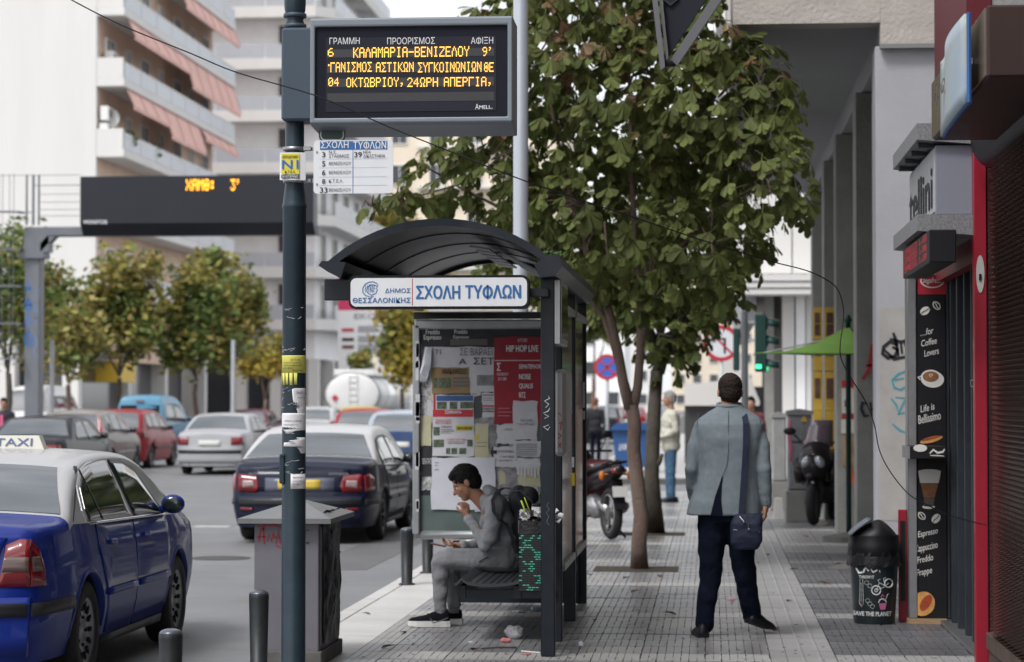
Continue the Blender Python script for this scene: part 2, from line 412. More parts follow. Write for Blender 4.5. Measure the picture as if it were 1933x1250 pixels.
# second block beyond the side street, inner arcade floor
g = MB()
for j in range(60):
    for i in range(9): g.span((-2.6 + i * 1.1, 50.1 + j * 1.1, -.016), (-2.6 + i * 1.1 + 1.09, 50.1 + j * 1.1 + 1.09, .0))
stuff(g.build('distant_paving', M_PALE, pave))
g = MB()
for j in range(30): g.span((1.645, 22 + j * .7, -.016), (7.9, 22 + j * .7 + .69, -.001))
stuff(g.build('arcade_paving', M_PAVE, pave))
gq = random.Random(90); g = MB()
for _ in range(260):
    y = gq.uniform(13.2, 25); x = gq.choice((gq.uniform(-2.2, .35), gq.uniform(.4, 1.6))); r = gq.uniform(.006, .016); g.lathe([(r, 0), (r * .8, .0022)], (x, y, .0005), 7)
stuff(g.build('gum_spots', mat('old_gum', (.055, .053, .052), .8), pave))
# tactile strip
tm = slab_mesh(.408, .4, 4, 5, True); tm.materials.append(M_TACT); fm = MB()
for j in range(75):
    y = 12.4 + j * .4
    if y < 25.6:
        o = bpy.data.objects.new('tactile_slab', tm); COL.objects.link(o); o.parent = pave; o.location = (.371, y, -.0135 + rnd.uniform(-.001, .001))
    elif y < 42.3: fm.add([(v.co.x + .371, v.co.y + y, v.co.z - .0135) for v in tm.vertices], [tuple(p.vertices) for p in tm.polygons])
stuff(fm.build('distant_tactile_strip', M_TACT, pave))
# pale strip and kerb
gm = MB(); gm.box((0, 0, 0), (.408, .892, .03), None, .003); gme = bpy.data.meshes.new('granite_slab'); gme.from_pydata(gm.v, [], gm.f); gme.materials.append(M_GRAN)
km = MB(); km.box((0, 0, 0), (.14, .992, .30), None, .012); kme = bpy.data.meshes.new('kerb_stone'); kme.from_pydata(km.v, [], km.f); kme.materials.append(M_GRAN)
for j in range(36):
    o = bpy.data.objects.new('granite_slab', gme); COL.objects.link(o); o.parent = pave; o.location = (-2.453, 11.5 + j * .9, -.0145 + rnd.uniform(-.001, .001))
    o = bpy.data.objects.new('kerb_stone', kme); COL.objects.link(o); o.parent = pave; o.location = (-2.731, 11 + j * 1.0, -.149 + rnd.uniform(-.001, .001))
g = MB()
for j in range(60): g.span((-2.80, 50 + j, -.29), (-2.66, 50.99 + j, 0))
stuff(g.build('distant_kerb', M_GRAN, pave))
for (cx, y0, y1) in ((-.70, 22.66, 23.36), (-.70, 28.7, 29.4)):
    g = MB(); g.span((cx - .40, y0, -.02), (cx + .40, y1, .004)); struct(g.build('tree_pit', M_SOIL))

# ------------------------------------------------------------------ buildings, left side of the street
M_WHITE = mat('white_render', (.64, .63, .615), .9, var=.07, scale=.3, streak=True, dirt=.0)
M_CREAM = mat('cream_render', (.66, .58, .47), .9, var=.06, scale=.4)
M_SALM = mat('salmon_render', (.64, .48, .38), .9, var=.12, scale=.6)
M_RAIL = mat('balcony_glass', (.42, .44, .48), .35, var=.06, scale=.8)
M_AWN = mat('salmon_canvas', (.68, .43, .38), .9, var=.08, scale=1.2)
M_PANE = mat('window_pane', (.05, .055, .065), .12, spec=.8)
M_FRAME = mat('white_frame', (.72, .72, .70), .6)
M_DARKG = mat('shopfront_glass', (.045, .048, .055), .12, spec=.8)
M_MARB = mat('pale_marble', (.82, .82, .83), .7, var=.06, scale=1.5)
M_SHUT = mat('pale_shutter', (.63, .62, .60), .7)
def window(parent, o, u, w, h, dep=.10, mf=None, mp=None, mull=1):
    """window centred at o on a wall; u = unit vector along the wall, the outside is u x z"""
    u = Vector(u); z = Vector((0, 0, 1)); n = u.cross(z); o = Vector(o)
    R3 = Matrix((u, n, z)).transposed(); f = MB(); t = .07
    for sx in (-1, 1): f.box(o + u * (sx * (w / 2 - t / 2)) + n * (dep / 2), (t, dep, h), R3)
    for sz in (-1, 1): f.box(o + z * (sz * (h / 2 - t / 2)) + n * (dep / 2), (w - 2 * t - .004, dep, t), R3)
    for k in range(mull): f.box(o + u * (w * ((k + 1) / (mull + 1) - .5)) + n * (dep / 2), (.05, dep * .8, h - 2 * t - .004), R3)
    fo = f.build('window', mf or M_FRAME, parent, world=True)
    p = MB(); p.box(o + n * .022, (w - 2 * t - .002, .03, h - 2 * t - .002), R3); p.build('pane', mp or M_PANE, fo, world=True)
    return fo
EAST, SOUTH = (0, 1, 0), (1, 0, 0)     # wall directions whose outside is +x / -y

A = thing('apartment_building', 'tall apartment block with blank white end wall and salmon balconies with pink awnings', 'building', (-36, 112, -.1))
g = MB(); g.span((-52, 100, 5.3), (-25.8, 100.35, 34)); g.build('end_wall', M_WHITE, A, world=True)
g = MB(); g.span((-52, 100.36, 3.3), (-25.82, 124, 34)); g.build('wall', M_SALM, A, world=True)
g = MB(); g.span((-52, 101, -.1), (-26.6, 124, 3.3)); g.build('shopfront', M_DARKG, A, world=True)
g = MB(); g.span((-52, 99.9, 3.3), (-25.3, 101, 5.3)); g.build('fascia', mat('dark_fascia', (.12, .115, .115), .7), A, world=True)
for i, (px, yy) in enumerate(((16, 99.4), (136, 99.4), (231, 107.6), (301, 114.0), (376, 121.5))):
    x = W(px, 760, yy).x; g = MB(); g.span((x - .34, yy - .3, -.1), (x + .34, yy + .3, 5.28)); g.build('column', M_WHITE, A, world=True)
g = MB(); g.span((-28.8, 103.2, 2.4), (-25.6, 106.4, 3.25)); o = g.build('shop_sign', mat('yellow_sign', (.62, .42, .05), .5), A, world=True); o['label'] = 'yellow shop sign above the shopfront'
for k, z in enumerate((5.86, 8.86, 11.86, 14.86, 17.86, 20.86, 23.86)):
    g = MB(); g.span((-25.8, 100.02, z), (-24.6, 124, z + .34), .02); sl = g.build('balcony_slab', M_WHITE, A, world=True)
    g = MB(); g.span((-25.8, 100.03, z + .345), (-24.66, 100.15, z + 1.22)); g.build('end_panel', M_WHITE, A, world=True)
    for q in range(8):
        y = 100.2 + q * 2.98; g = MB(); g.span((-24.68, y, z + .36), (-24.63, y + 2.92, z + 1.0)); g.build('balcony_panel', M_RAIL, A, world=True)
    g = MB(); g.span((-24.70, 100.2, z + 1.01), (-24.62, 124, z + 1.06)); g.build('handrail', M_FRAME, A, world=True)
    for q, y in enumerate((102.2, 105.4, 108.6, 111.8, 115.4, 118.6, 121.8)):
        window(A, (-25.82, y, z + 1.55 if q % 2 else z + 1.25), EAST, 1.5 if q % 2 == 0 else .9, 1.5 if q % 2 else 2.1, .12)
def awning(z, y0, y1, drop, out=.5):
    f = MB(); n = max(3, int((y1 - y0) / 2.0)); P = []
    for i in range(n * 2 + 1):
        y = y0 + (y1 - y0) * i / (n * 2); drop_ = drop; s = .008 * math.sin(i * 2.1)
        P.append([(-24.7, y, z - .02), (-24.7 + out * .5, y, z - drop * .5 + s * .4), (-24.7 + out, y, z - drop + s), (-24.7 + out - .01, y, z - drop - .16 + s)])
    f.grid(P); f.grid([[(a[0] - .03, a[1], a[2]) for a in q][::-1] for q in P]); w_ = f.build('awning', M_AWN, A, world=True)
    r = MB()
    for i in range(n + 1):
        y = y0 + (y1 - y0) * i / n; r.tube([(-24.68, y, z - .03), (-24.66 + out, y, z - drop)], .018, 5)
    r.build('awning_rib', mat('awning_seam', (.56, .34, .30), .8), w_, world=True)
for a in ((17.86, 100.9, 112.0, .75, .35), (17.86, 112.2, 123.9, 1.4, .4), (14.86, 100.7, 107.6, .75, .35), (14.86, 107.8, 115.4, 1.25, .4), (14.86, 115.7, 123.9, .5, .3), (20.86, 111, 123.9, .8, .35), (20.86, 101, 105, .5, .3)): awning(*a)
aw = MB(); aw.prism([(-24.7, 116, 5.5), (-24.1, 116, 5.0), (-24.1, 116, 4.9), (-24.8, 116, 5.4)], (0, 7, 0)); o = aw.build('awning', mat('red_canvas', (.45, .06, .06), .8), A, world=True); o['label'] = 'red canvas awning over the first floor'
for (y, z) in ((100.5, 13.0), (100.6, 13.75), (102, 7.2), (103.6, 7.2), (120, 9.9), (116, 9.9), (101.3, 16.2)):
    g = MB(); g.box((-25.5, y, z), (.35, .85, .6), None, .02); a = g.build('air_conditioner', M_FRAME, A, world=True); g = MB(); g.lathe([(.22, -25.32), (.22, -25.31)], (0, y, z), 14, 'X'); g.build('fan_grille', mat('grille_dark', (.1, .1, .1), .6), a, world=True)
d = W(209, 224, 100.8); g = MB(); g.smooth = True; n_ = 16; P = []
for i in range(5):
    r = .42 * i / 4 + .001; P.append([Vector((d.x + r * math.cos(a) * .92, d.y + .16 * (r / .42) ** 2 * -1 + .1, d.z + r * math.sin(a) + 0)) for a in [2 * math.pi * k / n_ for k in range(n_ + 1)]])
g.grid(P); g.smooth = False; g.tube([(d.x, d.y + .1, d.z), (d.x + .05, d.y - .45, d.z - .1)], .02, 5); g.tube([(d.x, d.y + .12, d.z), (d.x, d.y + .3, 12.6)], .025, 5); g.build('satellite_dish', M_FRAME, A, world=True)
def leafball(mb, c, r, n, size, seed, flat=1.0):
    q = random.Random(seed)
    for _ in range(n):
        v = Vector((q.gauss(0, 1), q.gauss(0, 1), q.gauss(0, 1))).normalized() * (r * (q.random() ** .4)); v.z *= flat; p = Vector(c) + v
        a = Vector((q.gauss(0, 1), q.gauss(0, 1), q.gauss(0, .6))).normalized(); b = a.cross(Vector((q.gauss(0, 1), q.gauss(0, 1), q.gauss(0, 1)))).normalized(); s = size * q.uniform(.6, 1.3)
        mb.add([p - a * s, p + b * s * .5, p + a * s, p - b * s * .5], [(0, 1, 2, 3)])
M_LEAF_BG = mat('small_leaf', (.085, .14, .035), .6, island=.45, translucent=.3)
for (px, py, yy, r) in ((197, 96, 100.6, .3), (235, 108, 102, .5), (290, 140, 106.5, .45), (335, 150, 111, .35)):
    p = W(px, py, yy); g = MB(); leafball(g, (-24.95, p.y, 12.75), r, 150, .12, int(px)); g.mt(1).box((-24.95, p.y, 12.35), (.3, .8, .25)); g.build('potted_plant', [M_LEAF_BG, mat('terracotta', (.3, .13, .07), .8)], A, world=True)

B = thing('apartment_building', 'white apartment block with long white balconies behind the salmon one', 'building', (-30, 150, -.1))
g = MB(); g.span((-40, 138, 4), (-22.7, 162, 27.2)); g.build('wall', M_MARB, B, world=True)
g = MB(); g.span((-40, 138.6, -.1), (-23.4, 162, 4)); g.build('shopfront', M_DARKG, B, world=True)
for yy in (138.3, 144, 150, 156, 161.5):
    g = MB(); g.span((-23.1, yy - .3, -.1), (-22.5, yy + .3, 4)); g.build('column', M_WHITE, B, world=True)
for x in (-39, -34, -30.5, -27, -25):
    g = MB(); g.span((x - .3, 137.9, -.1), (x + .3, 138.55, 4)); g.build('column', M_WHITE, B, world=True)
for k in range(8):
    z = 5.63 + 3 * k
    g = MB(); g.prism([(-40, 136.8, z), (-22.5, 136.8, z), (-21.5, 137.8, z), (-21.5, 162, z), (-22.7, 162, z), (-22.7, 137.99, z), (-40, 137.99, z)], (0, 0, .62)); g.build('balcony_slab', M_WHITE, B, world=True)
    for x in range(6):
        g = MB(); g.span((-39.9 + x * 2.9, 136.84, z + .64), (-39.9 + x * 2.9 + 2.84, 136.88, z + 1.45)); g.build('balcony_panel', M_RAIL, B, world=True)
    for y in range(8):
        g = MB(); g.span((-21.56, 138 + y * 3, z + .64), (-21.52, 138 + y * 3 + 2.94, z + 1.45)); g.build('balcony_panel', M_RAIL, B, world=True)
    for y in (140.5, 145, 149.5, 154, 158.5): window(B, (-22.7, y, z + 1.75), EAST, 1.9, 2.0, .1)
    for x in (-37, -33, -24.2): window(B, (x, 138, z + 1.75), SOUTH, 1.4, 2.0, .1, mp=M_SHUT if x < -30 else M_PANE)
g = MB(); leafball(g, (-23.9, 137.3, 12.2), .75, 260, .16, 5); leafball(g, (-24.0, 137.3, 13.3), .5, 60, .14, 6); g.mt(1).box((-23.9, 137.3, 11.3 + .1), (.8, .5, .3)); g.build('potted_plant', [M_LEAF_BG, MATS['terracotta']], B, world=True)

Cb = thing('cream_building', 'cream building far down the street seen under the display', 'building', (-21, 200, -.1))
g = MB(); g.span((-29, 190, -.1), (-12, 215, 25)); g.build('wall', M_CREAM, Cb, world=True)
for k in range(7):
    for x in (-27.5, -24.5, -21.5, -18.5, -15.5): window(Cb, (x, 190, 3.5 + 3.2 * k), SOUTH, 1.3, 1.6, .12)
    g = MB(); g.span((-23, 189, 2.3 + 3.2 * k), (-14, 189.99, 2.5 + 3.2 * k)); g.build('balcony_slab', M_WHITE, Cb, world=True)
for i, (x0, x1, y0, y1, h, m) in enumerate(((-34, -8, 330, 350, 19, M_WHITE), (-6, 9, 380, 400, 24, M_CREAM), (-22, -9, 255, 275, 13, M_MARB))):
    Db = thing('distant_building', ('pale building with many small windows closing the street', 'cream building furthest down the street on the right', 'low pale block beyond the petrol station')[i], 'building', ((x0 + x1) / 2, y0, -.1))
    g = MB(); g.span((x0, y0, -.1), (x1, y1, h)); g.build('wall', m, Db, world=True)
    for k in range(int(h / 3.2)):
        for q in range(int((x1 - x0) / 2.6)): window(Db, (x0 + 1.4 + q * 2.6, y0, 1.8 + 3.2 * k), SOUTH, 1.4, 1.5, .15, mull=0)

# ------------------------------------------------------------------ right side: colonnade building
M_TEXC = mat('ribbed_concrete', (.40, .365, .34), .9, var=.10, scale=3, bump=1.0, bscale=26, streak=(1, 1, 3.0))
M_PILW = mat('painted_pillar', (.36, .36, .385), .85, var=.06, scale=2, bump=.3, bscale=30)
M_PILG = mat('rough_grey_pillar', (.22, .22, .21), .9, var=.14, scale=2.5, bump=.9, bscale=45, dirt=.2)
M_SOFF = mat('grey_soffit', (.30, .30, .32), .9, var=.06, scale=.5)
Ac = thing('arcade_building', 'concrete building on pillars with textured beam overhanging the pavement', 'building', (4, 30, 0))
g = MB(); g.span((.22, 22.42, 5.1), (9, 41, 5.3)); g.build('soffit', M_SOFF, Ac, world=True)
g = MB(); g.span((.22, 22.38, 5.08), (1.57, 22.7, 24)); g.span((1.572, 22.38, 4.87), (9, 22.7, 24)); g.build('front_wall', M_TEXC, Ac, world=True)
g = MB(); g.span((.22, 22.71, 5.31), (9, 41, 24)); g.build('upper_storeys', mat('upper_render', (.5, .47, .44), .9, var=.08, scale=1), Ac, world=True)
for k in range(5):
    for y in range(5): window(Ac, (.21, 24.5 + y * 3.6, 7.2 + 3.1 * k), (0, -1, 0), 1.5, 1.5, .12)
g = MB(); g.span((1.565, 22.30, 4.83), (2.25, 22.379, 4.87)); g.build('ledge', mat('ledge_concrete', (.2, .2, .2), .9), Ac, world=True)
g = MB(); g.span((1.60, 22.9, 4.84), (1.98, 41, 5.098)); g.build('pillar_beam', M_SOFF, Ac, world=True)
g = MB(); g.span((2.9, 22.8, 0), (3.1, 41, 5.09)); g.build('inner_wall', M_PILG, Ac, world=True)
PIL = []
for i, (px, yy) in enumerate(((1655, 22.4), (1617, 25.5), (1579, 29.5), (1556, 32.7), (1534, 36.6))):
    x = W(px, 760, yy).x; g = MB(); g.span((x, yy, 0), (x + (.68 if i == 0 else .46), yy + .5, 4.86 if i == 0 else 4.83), .006)
    o = g.build('pillar', M_PILW if i == 0 else M_PILG, Ac, world=True); PIL.append((x, yy, o))
    if i == 0: o['label'] = 'white painted end pillar with black and teal graffiti'
# graffiti on the pillars: each drawn through photo pixels onto the pillar face
def graf(o, Y, strokes, w, m, name='graffiti'):
    g = MB()
    for st in strokes: g.ribbon([W(a, b, Y) for a, b in st], w, (0, -1, 0), .004)
    return g.build(name, m, o, world=True)
M_GBLK = mat('graffiti_black', (.02, .02, .025), .5); M_GRED = mat('graffiti_red', (.40, .02, .03), .5); M_GTEAL = mat('graffiti_teal', (.05, .28, .33), .6); M_GBLU = mat('graffiti_blue', (.05, .16, .42), .5)
x, yy, o = PIL[0]
g = MB(); g.span((x + .03, yy - .003, 1.95), (x + .62, yy + .001, 2.45)); g.span((x + .03, yy - .004, 0.5), (x + .62, yy + .001, 1.955)); g.build('patch', mat('beige_patch', (.36, .345, .335), .9, var=.1, scale=4), o, world=True)
graf(o, 22.396, [[(1695, 652), (1680, 645), (1668, 655), (1666, 668), (1676, 676), (1690, 672), (1694, 660), (1684, 655)], [(1686, 628), (1690, 640), (1696, 672)], [(1700, 645), (1703, 668)], [(1712, 634), (1710, 650), (1714, 668), (1722, 655), (1726, 668)], [(1680, 640), (1700, 646), (1722, 640)], [(1668, 660), (1688, 678), (1718, 672)]], .035, M_GBLK)
graf(o, 22.396, [[(1712, 700), (1696, 706), (1684, 718), (1688, 732), (1700, 736), (1712, 728)], [(1688, 718), (1706, 714)], [(1682, 752), (1692, 765), (1696, 780), (1706, 760), (1716, 748)], [(1694, 782), (1712, 778)], [(1690, 750), (1712, 752)], [(1684, 800), (1698, 812), (1712, 818)]], .02, M_GTEAL)
x, yy, o = PIL[1]
graf(o, 25.49, [[(1628, 716), (1640, 700), (1646, 650)], [(1634, 690), (1652, 690)], [(1653, 648), (1650, 716)]], .04, M_GRED)
graf(o, 25.49, [[(1637, 762), (1628, 760), (1626, 772), (1632, 786), (1640, 784)], [(1643, 760), (1645, 786)], [(1652, 758), (1654, 786)], [(1643, 773), (1654, 771)]], .035, M_GBLK)
x, yy, o = PIL[2]
def placard(o, Y, x0, y0, x1, y1, m, name='poster'):
    g = MB(); prect(g, x0, y0, x1, y1, Y, t=.001); return g.build(name, m, o, world=True)
M_YEL = mat('yellow_poster', (.52, .33, .05), .6, var=.2, scale=3); M_DKP = mat('dark_poster', (.10, .05, .04), .6, var=.6, scale=6); M_WHP = mat('pale_poster', (.52, .50, .46), .7, var=.15, scale=6)
for a in ((1589, 718, 1612, 731, M_GRED), (1589, 733, 1613, 780, M_WHP), (1589, 782, 1614, 790, M_GRED), (1588, 792, 1613, 818, M_WHP), (1590, 822, 1612, 880, mat('brown_poster', (.3, .2, .12), .7, var=.4, scale=6)), (1594, 755, 1604, 768, M_DKP)): placard(o, 29.494 - (.006 if a[4] is M_DKP else 0), *a)
graf(o, 29.48, [[(1602, 880), (1608, 900), (1616, 925)], [(1602, 882), (1612, 890)]], .05, mat('orange_paint', (.6, .12, .05), .6))
for (x, yy, o), x0, x1 in ((PIL[3], 1557, 1577), (PIL[4], 1535, 1552)):
    for (y0, y1, m) in ((580, 640, M_YEL), (642, 700, M_YEL), (702, 775, M_YEL), (776, 860, M_YEL)): placard(o, yy - .006, x0, y0, x1, y1, m)
    for (y0, y1) in ((590, 610), (655, 672), (714, 752), (612, 634)): placard(o, yy - .014, x0 + 3, y0, x1 - 4, y1, M_DKP)

# white building across the side street
Eb = thing('corner_building', 'white corner building with a deep white ledge across the side street', 'building', (6, 60, 0))
g = MB(); g.span((.62, 52.6, 4.25), (14, 75, 20)); g.build('wall', mat('offwhite_wall', (.66, .65, .63), .85, var=.05, scale=1), Eb, world=True)
g = MB()
for k in range(9): g.span((.9 + k * .9, 52.53, 4.35), (.9 + k * .9 + .86, 52.6, 6.4))
g.build('wall_panel', M_SHUT, Eb, world=True)
for q in range(3): g = MB(); g.span((.55, 51.6 - q * .04, 3.86 + q * .14), (14, 52.6, 3.86 + q * .14 + .12)); g.build('ledge', M_WHITE, Eb, world=True)
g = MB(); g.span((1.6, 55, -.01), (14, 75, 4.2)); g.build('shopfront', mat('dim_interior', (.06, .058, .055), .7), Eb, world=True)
g = MB(); g.span((.7, 52.7, 3.3), (1.0, 75, 4.2)); g.build('side_beam', M_SOFF, Eb, world=True)
for px, w, m in ((1488, .26, M_WHITE), (1512, .22, M_MARB), (1533, .30, M_WHITE), (1452, .2, M_PILG)):
    x = W(px, 760, 53).x; g = MB(); g.span((x - w / 2, 52.8, 0), (x + w / 2, 53.2, 4.2)); g.build('column', m, Eb, world=True)
wa = MB(); c = W(1376, 612, 62); a = W(1292, 745, 62); b = W(1434, 757, 62)
wa.prism([(c.x, 62, c.z), (b.x, 62, b.z), (b.x, 62, b.z - .12), (a.x, 62, b.z - .12), (a.x, 62, a.z + .25), (c.x - .25, 62, a.z + .35)], (0, 3.2, 0)); o = wa.build('shop_awning', mat('white_canvas', (.62, .60, .58), .8), loc=(0, 62, 0), world=True)
tag(o, 'white shop awning behind the grey-jacketed man, below the no turning sign', 'awning')
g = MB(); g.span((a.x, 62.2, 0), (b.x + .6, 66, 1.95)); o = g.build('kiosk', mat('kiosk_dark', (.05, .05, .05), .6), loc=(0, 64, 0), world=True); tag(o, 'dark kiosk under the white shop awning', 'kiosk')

# ------------------------------------------------------------------ right side: shop building
M_REDF = mat('red_frame', (.24, .008, .022), .38, coat=.1, var=.1, scale=4); M_BRN = mat('brown_metal', (.030, .014, .011), .5, metal=.0, var=.15, scale=5)
M_BRNL = mat('bronze_side', (.20, .15, .11), .28, metal=.7, var=.1, scale=3); M_ALU = mat('aluminium', (.30, .30, .31), .35, metal=.8, var=.1, scale=8, dirt=.3)
M_BLK = mat('black_plastic', (.008, .008, .010), .45, var=.2, scale=10, spec=.25); M_ANTH = mat('anthracite_metal', (.020, .025, .032), .45, metal=.1, var=.15, scale=6, dirt=.15)
Sb = thing('shop_building', 'shop building with red framed café entrance and brown roller shutter', 'building', (5, 14, 0))
g = MB(); g.span((1.76, -70, 3.5), (9, 17.6, 24)); g.span((2.3, 17.61, 3.5), (9, 22.37, 22)); g.build('upper_wall', M_PILG, Sb, world=True)
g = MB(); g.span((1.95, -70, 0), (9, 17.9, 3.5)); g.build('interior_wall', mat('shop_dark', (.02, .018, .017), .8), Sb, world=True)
g = MB(); g.span((2.3, 17.91, 0), (2.6, 22.37, 3.49)); g.build('side_wall', M_PILG, Sb, world=True)
g = MB(); g.span((1.606, 14.90, 0), (1.682, 15.0, 3.16), .004); rp = g.build('red_pilaster', M_REDF, Sb, world=True)
g = MB(); g.lathe([(.001, 0), (.05, 0), (.05, .004), (.001, .004)], (0, 0, 0), 24, 'Y'); g.v = [(1.643 + v[0] * .5, 14.893 + v[1], 2.37 + v[2] * 2.3) for v in g.v]; b_ = g.build('oval_sticker', mat('sticker_white', (.38, .38, .36), .5), rp, world=True)
g = MB(); g.span((1.634, 14.885, 2.33), (1.649, 14.889, 2.37)); g.build('sticker_print', M_BLK, b_, world=True)
g = MB(); g.span((1.69, 14.86, 0), (1.76, 14.94, 3.1)); g.build('shutter_rail', M_BRN, Sb, world=True)
g = MB(); g.span((1.63, 15.0, 2.70), (1.76, 17.9, 3.49)); g.build('red_fascia', M_REDF, Sb, world=True)
g = MB(); g.span((1.60, 15.2, 3.52), (1.755, 17.35, 6)); g.build('red_panel', mat('shaded_red_panel', (.09, .005, .012), .5), Sb, world=True)  # frame red darkened in the colour for the shadow up here
# entrance: door frames and glass in the wall line
for i, y in enumerate((15.12, 15.55, 15.98, 16.42, 16.9, 17.35, 17.8)):
    g = MB(); g.span((1.70, y - .035, .03), (1.78, y + .035, 2.69), .004); g.build('door_frame', M_ANTH, Sb, world=True)
    if i < 6:
        g = MB(); g.span((1.735, y + .037, .03), (1.745, y + .39, 2.69)); g.build('door_glass', mat('door_glass', (.02, .022, .025), .08, spec=.7), Sb, world=True)
g = MB(); g.span((1.64, 15.0, 0), (1.95, 17.9, .03)); g.build('threshold', M_ALU, Sb, world=True)
g = MB(); g.tube([(1.69, 15.75, 1.69), (1.675, 15.76, 1.69), (1.675, 15.76, 1.73), (1.69, 15.75, 1.73)], .006, 6); g.build('door_handle', M_ALU, Sb, world=True)
# roller shutter in real slats with curled links
sh = MB(); sh.span((1.72, 4, 2.96), (1.95, 14.84, 3.5)); sh.build('shutter_box', M_BRN, Sb, world=True)
g = MB(); P = []
for i in range(9):
    a = D(90 * i / 8); P.append([(1.74 - .16 * math.sin(a), y, 2.98 + .02 - .18 * (1 - math.cos(a)) * -1) for y in (4, 14.82)])
g.smooth = True; g.grid(P); g.build('shutter_drum', M_BLK, Sb, world=True)
link = MB()
for i in range(61):
    y = 5.98 + i * .14
    link.add([(0, y, .002), (0, y + .09, -.004), (-.052, y + .11, .006), (-.052, y + .02, .012), (-.004, y + .10, .024), (-.004, y + .01, .026)], [(0, 3, 2, 1), (3, 5, 4, 2)])
link.add([(.002, 5.9, -.001), (.002, 14.84, -.001), (.002, 14.84, .029), (.002, 5.9, .029)], [(0, 3, 2, 1)])
lm = bpy.data.meshes.new('shutter_slat'); lm.from_pydata(link.v, [], link.f); lm.materials.append(mat('shutter_brown', (.115, .068, .054), .28, metal=.6, var=.2, scale=9)); lm.update()
for k in range(95):
    o = bpy.data.objects.new('shutter_slat', lm); COL.objects.link(o); o.parent = Sb; o.location = Vector((1.70, (k % 2) * .07, .21 + k * .0295)) - Vector((5, 14, 0))
g = MB(); g.span((1.66, 4, .1), (1.73, 14.86, .20), .006); g.build('bottom_board', mat('dark_board', (.075, .05, .04), .6, var=.3, scale=8), Sb, world=True)
g = MB(); g.span((1.675, 4, 0), (1.73, 14.86, .095), .006); g.build('bottom_board', MATS['dark_board'], Sb, world=True)
# ================================================================== STREET FURNITURE
R_, U_ = (1, 0, 0), (0, 0, 1)
M_POLE = mat('dark_teal_metal', (.016, .030, .042), .45, metal=.1, var=.2, scale=6, dirt=.12, coat=.05)
M_BOXG = mat('slate_box', (.050, .070, .095), .5, metal=.1, var=.06, scale=3)
M_GREYF = mat('grey_frame', (.19, .215, .245), .45, metal=.1, var=.05, scale=4)
M_SCREEN = mat('screen_black', (.012, .013, .021), .6, spec=.12); M_SCR2 = mat('screen_inner', (.024, .025, .036), .65, spec=.12)
M_LED = mat('led_amber', (.9, .5, .05), .5, emit=(1.0, .50, .09), estr=1.35); M_LEDO = mat('led_off', (.09, .09, .10), .6)
M_TXW = mat('print_white', (.68, .68, .70), .5); M_TXK = mat('print_black', (.02, .02, .025), .5); M_TXB = mat('print_blue', (.03, .13, .33), .5)
M_SGNW = mat('sign_white', (.66, .67, .70), .35, var=.04, scale=5, dirt=.08); M_DKM = mat('dark_metal', (.010, .014, .021), .42, metal=.1, var=.25, scale=9, dirt=.1, coat=.05, spec=.3)

# ---- pole with display
SP = W(555, 760, 13.15); px0 = SP.x
P0 = thing('bus_stop_pole', 'dark teal steel pole of the bus stop carrying the arrivals display, plastered with torn notices', 'pole', (px0, 13.15, 0))
def zz(py, Y=13.15, px=555): return W(px, py, Y).z
r_ = .0625
g = MB(); g.smooth = True
g.lathe([(.10, 0), (.10, .04), (.075, .10), (.066, .12), (.0645, zz(395)), (.068, zz(392)), (.068, zz(388)), (.064, zz(384)), (.060, zz(372)), (.056, zz(362)), (.052, zz(352)), (.052, zz(45)), (.046, zz(40)), (.05, zz(30)), (.057, zz(20)), (.06, zz(8)), (.06, zz(-12)), (.045, zz(-40)), (.02, zz(-60))], (0, 0, 0), 32)
g.build('post', M_POLE, P0)
for py in (30, 50, 282, 342):
    g = MB(); g.smooth = True; g.lathe([(.055, -.012), (.063, -.010), (.064, 0), (.063, .010), (.055, .012)], (0, 0, zz(py)), 28); c_ = g.build('clamp', M_ALU if py > 200 else M_BOXG, P0)
    if py > 200: g = MB(); g.box((.075, -.02, zz(py)), (.045, .03, .022), None, .003); g.box((.12, -.01, zz(py)), (.09, .006, .02)); g.build('bolt', M_ALU, c_)
a, b = W(531, 228, 13.05), W(590, 52, 13.05)
g = MB(); g.box((((a.x + b.x) / 2) - px0, .0, (a.z + b.z) / 2), (b.x - a.x, .22, b.z - a.z), None, .012); jb = g.build('junction_box', M_BOXG, P0)
g = MB(); g.box((-.056, -.03, W(530, 820, 13.1).z + .16 - .35), (.03, .06, .16), None, .006); g.box((-.058, -.064, 1.30), (.012, .006, .012)); g.build('access_hatch', M_POLE, P0)

# display housing
Yd = 12.95
DP = thing('arrivals_display', 'grey framed electronic bus arrivals display with amber Greek text, fixed to the pole', 'display', (W(780, 245, Yd).x, Yd + .15, 0))
a, b = W(585, 248, Yd), W(967, 30, Yd); cx, cz = (a.x + b.x) / 2, (a.z + b.z) / 2; w, h = b.x - a.x, b.z - a.z
sh_ = MB(); fr = [(-w / 2, 0, -h / 2 + .045), (w / 2, 0, -h / 2 + .045), (w / 2, 0, h / 2), (-w / 2, 0, h / 2)]
bk = [(-w / 2 + .01, .34, -h / 2), (w / 2 - .0, .34, -h / 2 + .0), (w / 2 - .0, .34, h / 2 - .0), (-w / 2 + .01, .34, h / 2 - .0)]
tt = .026
i1 = [(-w / 2 + tt, 0, -h / 2 + .045 + tt), (w / 2 - tt, 0, -h / 2 + .045 + tt), (w / 2 - tt, 0, h / 2 - tt * 1.8), (-w / 2 + tt, 0, h / 2 - tt * 1.8)]
i2 = [(p[0], .022, p[2]) for p in i1]
md = [(p[0] * 1.006, .03, p[2] + (.0 if k > 1 else -.012)) for k, p in enumerate(fr)]
vs = [Vector(p) + Vector((cx, Yd, cz)) for p in fr + md + bk + i1 + i2]; fs = []
